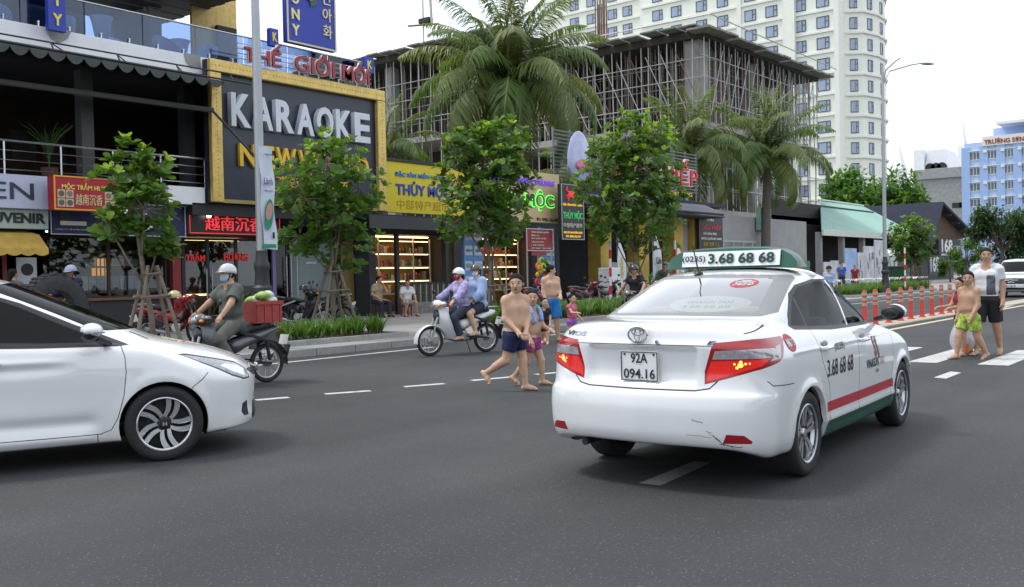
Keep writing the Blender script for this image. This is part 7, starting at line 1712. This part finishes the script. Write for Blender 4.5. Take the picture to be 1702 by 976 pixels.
# ------------------------------------------------------------------ people and two-wheelers in the street
SK1 = skinmat('light tan skin', (.55,.345,.235)); SK2 = skinmat('tan skin', (.45,.27,.18)); SK3 = skinmat('deep tan skin', (.32,.18,.12))
def cloth(n, c, v=.18, sc=9): return mat(n, c, .85, 0, v, sc, .6, 11)
NAVY = cloth('navy swim fabric', (.008,.013,.06)); BLUE = cloth('bright blue fabric', (.02,.20,.55)); GREYT = cloth('grey green cotton', (.085,.095,.08)); GREYP = cloth('grey trousers', (.11,.11,.10)); DARKC = cloth('black cotton', (.012,.012,.014)); WHC = cloth('white cotton', (.62,.63,.66), .08); LBL = cloth('pale blue cotton', (.30,.40,.62), .12); DENIM = cloth('dark denim', (.02,.028,.055))
VIOL = mat('violet floral fabric', (.34,.30,.52), .85, 0, .75, 22); KHA = cloth('sand cotton', (.36,.30,.20)); GRN = mat('green tropical print', (.30,.42,.06), .8, 0, .95, 16); PINK = mat('pink print', (.55,.10,.20), .8, 0, .7, 14); REDC = cloth('dark red fabric', (.20,.015,.02)); RUBY = mat('red and blue print', (.30,.04,.20), .8, 0, .9, 14)
g3 = lambda px, py, z=0.0: tuple(float(v) for v in gnd(px, py, z))
# boys crossing in front of the taxi
person('person', 'barefoot bare-chested boy in navy swim shorts crossing the road', g3(858,650), R(-74), 1.50, SK1, {'L':('fk',10,4,2), 'R':('fk',-16,44,2,48)}, {'R':('fk',8,38,5,25), 'L':('fk',10,30,4,30)}, [('shorts',NAVY,{'len':.62,'flare':1.05,'top':.09})], fat=1.05, hr=.158, legf=.49, head=(-38,4), mouth=.7, lean=2, twist=-36, voxel=.0095)
b2r, b2j, _h = person('person', 'smaller boy with a blue and white scarf, half hidden behind the boy in navy shorts', (9.95,7.62,0), R(-70), 1.30, SK1, {'L':('fk',20,18,2), 'R':('fk',-10,34,2,30)}, {'L':('fk',18,60,6,20), 'R':('fk',5,30,8)}, [('shorts',RUBY,{'len':.5,'name':'swim_shorts'})], fat=1.05, hr=.165, legf=.48, head=(-40,0), mouth=.4, twist=-25, voxel=.0095)
sL, sR = b2j['shL'], b2j['shR']; mc = (sL+sR)/2; la = (sL-sR)/np.linalg.norm(sL-sR); fo = np.cross(la, np.array([0,0,1.]))
P = [mc+la*.075+fo*.115+np.array([0,0,-.13]), mc+la*.085+fo*.085+np.array([0,0,-.01]), mc+la*.075+fo*.03+np.array([0,0,.055]), mc+la*.03-fo*.055+np.array([0,0,.075]), mc-la*.03-fo*.055+np.array([0,0,.075]), mc-la*.075+fo*.03+np.array([0,0,.055]), mc-la*.085+fo*.085+np.array([0,0,-.01]), mc-la*.06+fo*.118+np.array([0,0,-.16])]
MB().tube(pchip(P, 4), .030, 8).build('scarf', mat('blue and white stripe',(.25,.40,.72),.8,0,.6,30), b2r, smooth='all')
# family stepping off the kerb
bm_ = g3(917,568); person('person', 'bare-chested man in bright blue shorts looking to the right', (bm_[0],bm_[1],0), R(-112), 1.70, SK1, {'L':('fk',8,4,3), 'R':('fk',-6,8,3,8)}, {'R':('fk',4,22,8,5), 'L':('fk',10,58,6,28)}, [('shorts',BLUE,{'len':.86,'flare':1.28,'top':.12,'ease':.02})], fat=1.03, head=(62,4), voxel=.0115)
person('person', 'toddler in black clothes and pink sandals beside the man in blue shorts', g3(906,572), R(-150), 1.0, SK1, {'L':('fk',14,6,2), 'R':('fk',-14,14,2,15)}, {'L':('fk',5,25,8), 'R':('fk',20,40,6)}, [('shorts',DARKC,{'len':.75}),('shirt',DARKC,{'sleeve':.6}),('sandals',mat('pink rubber',(.6,.10,.18),.5))], hr=.20, legf=.44, hair='bob', head=(35,0), voxel=.0095)
person('person', 'small girl in a pink striped swimsuit half hidden by the taxi', g3(951,569), R(-95), 1.06, SK1, {'L':('fk',16,8,3), 'R':('fk',-10,10,3,15)}, {'L':('fk',10,40,8), 'R':('fk',40,50,6)}, [('shorts',mat('violet frill print',(.28,.12,.5),.8,0,.8,18),{'len':.35}),('shirt',PINK,{'sleeve':.3})], hr=.19, legf=.45, hair='bob', voxel=.0095)
# trio at the right-hand crossing
person('person', 'tall man in a white printed T-shirt and black shorts at the crossing', g3(1642,590), R(178), 1.78, SK2, {'L':('fk',-10,14,3,15), 'R':('fk',14,6,3)}, {'L':('fk',-8,26,10), 'R':('fk',12,25,6)}, [('shorts',DARKC,{'len':.85,'flare':1.15}),('shirt',WHC,{'sleeve':.62,'ease':.010,'bottom':-.10}),('shirt',mat('dark shirt print',(.10,.11,.14),.85,0,.8,18),{'sleeve':0,'ease':.0125,'name':'shirt_print','keep':[((0,0,.12),(0,0,1)),((0,0,.72),(0,0,-1)),((0,.01,0),(0,1,0)),((.02,0,0),(1,0,0)),((0,.085,0),(0,-1,0))]})], head=(14,0), voxel=.0115)
person('person', 'bare-chested boy in green printed shorts at the crossing', g3(1612,597), R(146), 1.42, SK2, {'L':('fk',-12,20,3,22), 'R':('fk',22,14,3)}, {'L':('fk',6,30,8,10), 'R':('fk',-6,24,8)}, [('shorts',GRN,{'len':.66,'flare':1.12,'top':.08})], fat=1.04, hr=.155, legf=.49, head=(32,2), twist=10, voxel=.0095)
person('person', 'girl with her dark hair tied up carrying a clear plastic bag', g3(1600,592), R(140), 1.30, SK2, {'L':('fk',10,8,3), 'R':('fk',-12,16,3,18)}, {'L':('fk',30,50,6,10), 'R':('fk',25,60,6)}, [('shorts',DARKC,{'len':.4}),('shirt',REDC,{'sleeve':0,'bottom':.5})], hr=.155, legf=.49, hair='pigtail', head=(0,10), voxel=.0095)
BAGM = mat('thin white plastic', (.72,.74,.80), .35, 0, .1, 8); BAGM.node_tree.nodes['Principled BSDF'].inputs['Alpha'].default_value = .5
bg_ = thing('plastic_bag', 'translucent white plastic bag of beach toys at the crossing', 'bag', g3(1601,590)); S = SDF(.06); S.ell((0,0,.25), (.24,.20,.24)); S.cone((0,0,.4), (.02,0,.92), .15, .03); o = sdf_obj('bag_skin', S, .02, BAGM, bg_)
for i, (dx, dy, c) in enumerate(((-.14,-.06,(.7,.18,.02)),(.12,-.08,(.7,.45,.02)),(.0,-.04,(.1,.12,.5)),(.05,.05,(.6,.04,.05)))): MB().lathe([(.05,0),(.08,.14),(.085,.15),(.06,.14),(.04,.01)], (dx,dy,.05+.04*i), n=14).build('toy_bucket', C_('bucket %d' % i, c), bg_)
# scooter with two women
WHB = mat('white bike plastic', (.68,.69,.70), .22, 0, .03, coat=.5); BKB = mat('black bike plastic', (.014,.014,.016), .25, 0, .05, coat=.4); GRB = mat('gunmetal bike plastic', (.10,.10,.11), .3, .3, .05, coat=.4); MAR = mat('maroon bike plastic', (.16,.012,.035), .25, 0, .05, coat=.5); RDB = mat('red bike plastic', (.34,.012,.02), .25, 0, .05, coat=.5)
sl_ = (13.43,12.01,0); sa_ = R(163)
make_bike('motorbike', 'white and black scooter ridden by two masked women', sl_, sa_, WHB, BKB, plate='43K1|26.815')
def seated(label, loc, rz, H, skin, x, hip, clothes, hands=None, feet=(.08,.20,.34), arms=None, **k):
    legs = {s: ('ik', (feet[0], sg*feet[1], feet[2])) for s, sg in (('L',1),('R',-1))}
    c, s_ = math.cos(rz), math.sin(rz); l2 = (loc[0]+x*c, loc[1]+x*s_, loc[2])
    legs = {q: ('ik', (feet[0]-x, (1 if q == 'L' else -1)*feet[1], feet[2])) for q in 'LR'}
    if arms is None: arms = {q: ('ik', (hands[0]-x, (1 if q == 'L' else -1)*hands[1], hands[2])) for q in 'LR'}
    return person('person', label, l2, rz, H, skin, legs, arms, clothes, hip=hip, **k)
seated('scooter driver in a violet floral jacket, white helmet and red mask', sl_, sa_, 1.58, SK1, -.10, .87, [('trousers',DENIM,{}),('jacket',VIOL,{'sleeve':1.9,'hood':True,'ease':.02})], (.33,.33,.99), lean=6, helmet=(mat('white helmet',(.70,.70,.74),.2,0,.03,coat=.5),BLACKP), mask=cloth('red mask',(.42,.02,.06)), hair='bob', voxel=.0105)
seated('scooter passenger in a pale blue shirt, dark helmet and white mask', sl_, sa_, 1.58, SK1, -.46, .93, [('shorts',DENIM,{'len':.7}),('jacket',LBL,{'sleeve':1.8,'ease':.03,'bottom':-.35}),('sandals',BLACKP)], feet=(-.24,.22,.40), arms={'L':('ik',(.26,.14,1.0)),'R':('ik',(.26,-.14,1.0))}, lean=3, helmet=(mat('dark grey helmet',(.05,.05,.055),.25,0,.05,coat=.5),BLACKP), mask=cloth('white mask',(.66,.64,.68)), hair='bob', head=(18,0), voxel=.0105)
# delivery rider with a red crate
rl_ = (7.86,11.30,0); ra_ = R(178)
make_bike('motorbike', 'dark motorbike carrying a red crate of vegetables beside the white sedan', rl_, ra_, GRB, BKB)
seated('rider in a grey-green T-shirt, silver helmet and blue mask', rl_, ra_, 1.70, SK2, -.06, .88, [('trousers',GREYP,{}),('shirt',GREYT,{'sleeve':.72,'ease':.018}),('shoes',BLACKP)], (.33,.33,.99), lean=4, helmet=(mat('silver helmet',(.50,.51,.50),.2,.3,.05,coat=.6),mat('silver visor',(.42,.43,.42),.25,.3)), mask=cloth('blue mask',(.34,.48,.66)), voxel=.0105)
cr = thing('red_crate', 'worn red plastic crate strapped behind the rider', 'crate', (rl_[0]+.55,rl_[1],.86), ra_); cr.scale = (.88,.82,.9)
q = MB(); wv = .03
CRM = mat('worn red plastic', (.32,.045,.04), .6, 0, .3, 9)
for (a,b,c,d) in ((-.25,.25,-.22,-.19),(-.25,.25,.19,.22),(-.25,-.22,-.19,.19),(.22,.25,-.19,.19)): MB().box(a,b,c,d,.03,.34).build('side', CRM, cr)
MB().box(-.25,.25,-.22,.22,0,.03).build('base', CRM, cr)
for (a,b,c,d) in ((-.27,.27,-.245,-.221),(-.27,.27,.221,.245)): MB().box(a,b,c,d,.29,.345).build('rim', CRM, cr)
for i in range(4): MB().box(-.22+i*.145,-.20+i*.145,-.235,-.221,.0,.288).build('rib', CRM, cr); MB().box(-.22+i*.145,-.20+i*.145,.221,.235,.0,.288).build('rib', CRM, cr)
rnd = random.Random(3)
for i in range(11):
    o = MB().ell((0,0,0), .11, .09, .065, 12, 8).build('vegetable_bag', mat('pale green leaves',(.30,.46,.10),.6,0,.6,18,.8,14) if i % 3 else mat('white polythene',(.62,.66,.60),.4,0,.2,9), None, smooth='all', loc=(rl_[0]+.55+rnd.uniform(-.14,.14), rl_[1]+rnd.uniform(-.10,.10), 1.14+rnd.uniform(0,.12))); o.rotation_euler = (rnd.uniform(-.4,.4), rnd.uniform(-.4,.4), rnd.uniform(0,3))
    tag(o, 'green leafy vegetable bag heaped in the red crate' if i % 3 else 'white polythene bag among the greens in the red crate', 'vegetables', 'vegetables in the red crate')
# parked motorbikes
pk = [('black scooter parked nose-out behind the kerb plants, nearest the second tree', (15.2,18.9), -75, BKB, BKB, 0), ('black scooter parked tail-out with a white number plate beside the second tree', (16.6,19.6), 110, BKB, GRB, 0), ('red motorbike parked between the first tree and the lamp post', (10.9,17.6), 10, RDB, BKB, 0), ('dark motorbike parked behind the white sedan near the spare tyre', (9.0,20.6), 20, BKB, BKB, 0), ('maroon motorbike parked on the pavement right of the man in blue shorts', (27.6,18.6), -10, MAR, BKB, 0), ('second maroon motorbike parked behind the man in blue shorts', (25.6,19.2), 5, MAR, GRB, 0), ('dark grey motorbike parked beside the white fridge', (30.3,19.6), -20, GRB, BKB, 0), ('red and black motorbike parked below the third tree', (22.0,19.3), 170, RDB, BKB, 0)]
for (lab, (x, y), a, m1, m2, st) in pk: make_bike('motorbike', lab, (x,y,zsw(y)), R(a), m1, m2, roll=-7, steer=18, group='parked motorbikes', plate='92B1|043.68' if 'plate' in lab else None)
hl2 = MB().lathe([(.14*math.sin(t), .13*math.cos(t)) for t in np.linspace(.02,1.75,10)], n=18).build('spare_helmet', mat('cream helmet',(.55,.47,.25),.3,0,.05,coat=.4), None, smooth='all', loc=(10.95,17.6,zsw(17.6)+1.0)); tag(hl2, 'cream helmet resting on the red parked motorbike', 'helmet')
hl3 = MB().lathe([(.14*math.sin(t), .13*math.cos(t)) for t in np.linspace(.02,1.75,10)], n=18).build('spare_helmet', mat('dark grey helmet',(.05,.05,.055),.25), None, smooth='all', loc=(15.1,18.55,zsw(18.6)+1.06)); tag(hl3, 'black helmet hung on the front of the nose-out black scooter', 'helmet')
# riders behind the taxi
r2 = (22.0,13.3,0); make_bike('motorbike', 'grey motorbike almost hidden by the taxi boot', r2, R(185), GRB, BKB)
seated('rider in a black T-shirt and dark cap-style helmet behind the taxi boot', r2, R(185), 1.70, SK2, -.06, .88, [('trousers',DENIM,{}),('shirt',DARKC,{'sleeve':.6}),('shoes',BLACKP)], (.33,.33,.99), lean=10, helmet=(mat('black gloss helmet',(.02,.02,.023),.2,0,.05,coat=.5),BLACKP), voxel=.013)
for i, (x, y, lab) in enumerate(((31.2,17.6,'left of two dark helmets showing over the taxi roof'),(32.3,18.2,'right of two dark helmets showing over the taxi roof'))):
    make_bike('motorbike', 'motorbike under the %s of two dark helmets, hidden by the taxi' % ('left' if i == 0 else 'right'), (x,y,zsw(y)), R(170), BKB, GRB, group='hidden motorbikes')
    seated('rider under the '+lab, (x,y,zsw(y)), R(170), 1.68, SK2, -.06, .88, [('trousers',DENIM,{}),('shirt',GREYT,{'sleeve':.6}),('shoes',BLACKP)], (.33,.33,.99), helmet=(MATS['dark grey helmet'],BLACKP), voxel=.022)
w2 = g3(1352, 520, 0.0); person('person', 'woman in a dark cap seen over the taxi roof', (36.0,13.2,0), R(190), 1.60, SK1, {'L':('fk',6,4,2),'R':('fk',-6,6,2)}, {'L':('fk',8,30,8),'R':('fk',4,20,8)}, [('trousers',DENIM,{}),('shirt',LBL,{'sleeve':1.6})], hair='long', helmet=(DARKC,DARKC), voxel=.018)
# pedestrians by the hoarding
for (px, H, lab, cl, hr_) in ((1399,1.68,'man in a blue striped polo shirt by the hoarding',[('trousers',DENIM,{}),('shirt',mat('blue stripe polo',(.03,.09,.34),.8,0,.5,12,stretch=(.1,.1,4)),{'sleeve':.7}),('shoes',BLACKP)],'short'),(1421,1.52,'woman in a dark red dress by the hoarding',[('dress',REDC,{'sleeve':.5,'skirt':.9}),('sandals',BLACKP)],'bob')):
    p = at(px, 470, 18.6); person('person', lab, (p[0],p[1],zsw(18.6)), R(215), H, SK2, {'L':('fk',12,8,2),'R':('fk',-10,14,2,10)}, {'L':('fk',6,24,8),'R':('fk',-6,20,10)}, cl, hair=hr_, voxel=.019)
# two people sitting outside the goods shop
def low_stool(x, y, h, m, lab):
    z = zsw(y); r = thing('low_stool', lab, 'stool', (x,y,z), .3); MB().box(-.15,.15,-.15,.15,h-.04,h).build('seat', m, r, bevel=.01)
    for sx in (-.12,.12):
        for sy in (-.12,.12): MB().box(sx-.02,sx+.02,sy-.02,sy+.02,0,h-.04).build('leg', m, r)
    for sy in (-.12,.12): MB().box(-.10,.10,sy-.012,sy+.012,.12,.15).build('stretcher', m, r)
low_stool(21.05, 22.3, .42, mat('dark stool wood',(.06,.04,.03),.6), 'dark low stool under the man in the sand shirt'); low_stool(22.05, 22.0, .34, mat('red stool wood',(.26,.06,.035),.6), 'red low stool under the person in the white T-shirt')
person('person', 'man in a sand shirt sitting with a hand at his mouth', (21.05,22.3,zsw(22.3)), R(-95), 1.68, SK2, {'L':('ik',(.44,.14,.07)),'R':('ik',(.40,-.16,.07))}, {'L':('ik',(.26,.05,1.02),(.2,.5,-1)),'R':('ik',(.26,-.14,.62))}, [('trousers',DENIM,{}),('shirt',KHA,{'sleeve':.7}),('shoes',BLACKP)], hip=.53, lean=8, head=(25,0), voxel=.014)
person('person', 'person in a white printed T-shirt and pale shorts on the red stool', (22.05,22.0,zsw(22.0)), R(-110), 1.62, SK2, {'L':('ik',(.34,.20,.06)),'R':('ik',(.34,-.20,.06))}, {'L':('ik',(.30,.20,.48)),'R':('ik',(.30,-.22,.48))}, [('shorts',LBL,{'len':.8}),('shirt',WHC,{'sleeve':.7}),('sandals',BLACKP)], hip=.44, lean=10, head=(-30,0), voxel=.014)
# man carrying a tyre, and another head, beyond the white sedan
person('person', 'man in a navy jacket and pale cap beside a big truck tyre', (9.72,19.4,zsw(19.4)), R(200), 1.66, SK3, {'L':('fk',6,4,2),'R':('fk',-6,6,2)}, {'L':('fk',20,50,6),'R':('fk',30,50,6)}, [('trousers',DENIM,{}),('jacket',cloth('navy jacket',(.015,.02,.07)),{'sleeve':1.9,'ease':.02})], helmet=(cloth('pale cap cloth',(.45,.48,.62)),cloth('pale cap cloth',(.45,.48,.62))), head=(0,12), voxel=.014)
person('person', 'dark-haired person whose head shows above the sedan roof', (8.35,19.0,zsw(19.0)), R(20), 1.62, SK2, {'L':('fk',6,4,2),'R':('fk',-6,6,2)}, {'L':('fk',20,50,6),'R':('fk',30,50,6)}, [('trousers',DENIM,{}),('shirt',GREYT,{'sleeve':.6})], hair='bob', voxel=.014)
ty = thing('truck_tyre', 'large worn truck tyre standing beside the man in the pale cap', 'tyre', (9.05,18.8,zsw(18.8)+.82+.02), R(10)); 
MB().lathe([(.42,-.12),(.52,-.15),(.66,-.15),(.72,-.11),(.73,0),(.72,.11),(.66,.15),(.52,.15),(.42,.12),(.41,0)], (0,0,.0), 'y', 40, True).build('casing', mat('dusty tyre rubber',(.045,.047,.052),.85,0,.25,12), ty, smooth=40)
tl_ = MB().box(-.03,.03,-.13,.13,-.012,.022).mesh('tread_block', MATS['dusty tyre rubber'])
for k in range(40): a = 2*math.pi*k/40; o = link('tread_block', tl_, ty, 0, (.73*math.sin(a), 0, .73*math.cos(a))); o.rotation_euler = (0, a, .25 if k % 2 else -.25)
ty.location.z = zsw(18.8)+.75
def make_suv():
    p = gnd(1672, 495); root = thing('suv', 'white people carrier approaching in the far lane at the right edge', 'car', (p[0]+2.3, p[1]-.1, 0), R(183))
    rows = [car_row(-2.2,.12,.78,.30,.25,.80,.24,2.10,.20,.74,.26,.25), car_row(-2.3,.17,.86,.40,.34,.88,.32,2.30,.30,.84,.34,.33), car_row(-2.33,.18,.90,.62,.56,.91,.54,2.36,.34,.88,.52,.54), car_row(-2.32,.18,.905,.85,.80,.915,.78,2.35,.38,.885,.74,.78), car_row(-2.30,.18,.90,1.0,.96,.91,.93,2.26,.42,.87,.92,.93), car_row(-2.29,.18,.88,1.06,1.04,.89,1.0,2.10,.42,.84,1.01,1.0), car_row(-2.28,.18,.86,1.12,1.10,.87,1.06,1.35,.34,.82,1.13,1.08), car_row(-2.20,.18,.80,1.40,1.38,.82,1.36,.95,.34,.76,1.40,1.36), car_row(-2.10,.18,.74,1.66,1.64,.76,1.64,.55,.34,.70,1.66,1.62), car_row(-1.9,.2,.62,1.75,1.73,.64,1.735,.35,.3,.6,1.73,1.72), car_row(-1.6,.2,.3,1.785,1.78,.3,1.785,.1,.2,.3,1.77,1.77,.2), car_row(-1.4,.1,.002,1.795,1.795,.002,1.795,-.1,.1,.002,1.785,1.785,.1)]
    side = lambda f: f.calc_center_median().y > .3; fr = lambda f: f.calc_center_median().x > .2; frs = lambda f: f.calc_center_median().x > 1.2 and f.calc_center_median().y > .2
    cuts = [([(-.01,1.16),(.66,1.17),(.70,1.2),(.62,1.62),(.56,1.655),(-.01,1.665)], REAR, 1, fr, {0}), ([(-2.1,1.12),(-2.0,1.55),(-1.8,1.62),(.3,1.60),(1.05,1.12)], SIDE, 4, side, {0}), ([(-.01,.62),(.50,.62),(.60,.72),(.56,.88),(-.01,.90)], REAR, 13, lambda f: f.calc_center_median().x > 1.5, {0}), ([(-.01,.36),(.6,.36),(.66,.44),(-.01,.46)], REAR, 13, lambda f: f.calc_center_median().x > 1.5, {0}), ([(1.22,.76),(1.20,.88),(.78,.97),(.74,.93),(.95,.82)], DIAGF, 8, frs, {0})]
    mats = {0:CARPAINT,1:CARGLD,4:CARGLD,8:LAMPC,13:BLACKP}; names = {0:'body',1:'windscreen',4:'side_window',8:'headlamp',13:'grille'}
    parts, bvh = car_body(rows, cuts, [(-1.375,.33,.38),(1.375,.33,.38)], mats, names, root, None, 4, 6)
    link_parts(parts, names, root, {})
    for x in (-1.375, 1.375):
        for s in (-1, 1): wheel(root, (x, s*.79, .33), .33, .2, s, 'taxi', TYRE, RIM, DARKM, .21)
        wheel_well(root, x, .33, .37, BLACKP)
    MB().box(-2, 2, -.75, .75, .28, .3).build('underbody', DARKM, root)
    for z in (.70,.80): MB().tube([(2.20,-.55,z),(2.36,0,z),(2.20,.55,z)], .018, 6).build('grille_bar', CHROME, root)
    e = MB(); e.tube([(2.37,.08*math.cos(t),.78+.055*math.sin(t)) for t in np.linspace(0,6.283,24)], .012, 6, False); e.tube([(2.375,.03*math.cos(t),.78+.05*math.sin(t)) for t in np.linspace(0,6.283,20)], .009, 6, False); e.build('emblem', CHROME, root)
    pl = MB().box(2.375,2.385,-.24,.24,.48,.59).build('number_plate', WHITEP, root); text('43A 087.39', (2.387,0,.535), .40, .075, INKB, pl, ext=.001, ux=(0,1,0))
    for s in (-1,1): MB().ell((.85,s*1.0,1.16), .08, .12, .09, 12, 8).build('wing_mirror', CARPAINT, root, smooth='all')
make_suv()
bpy.data.scenes.remove(TMP)
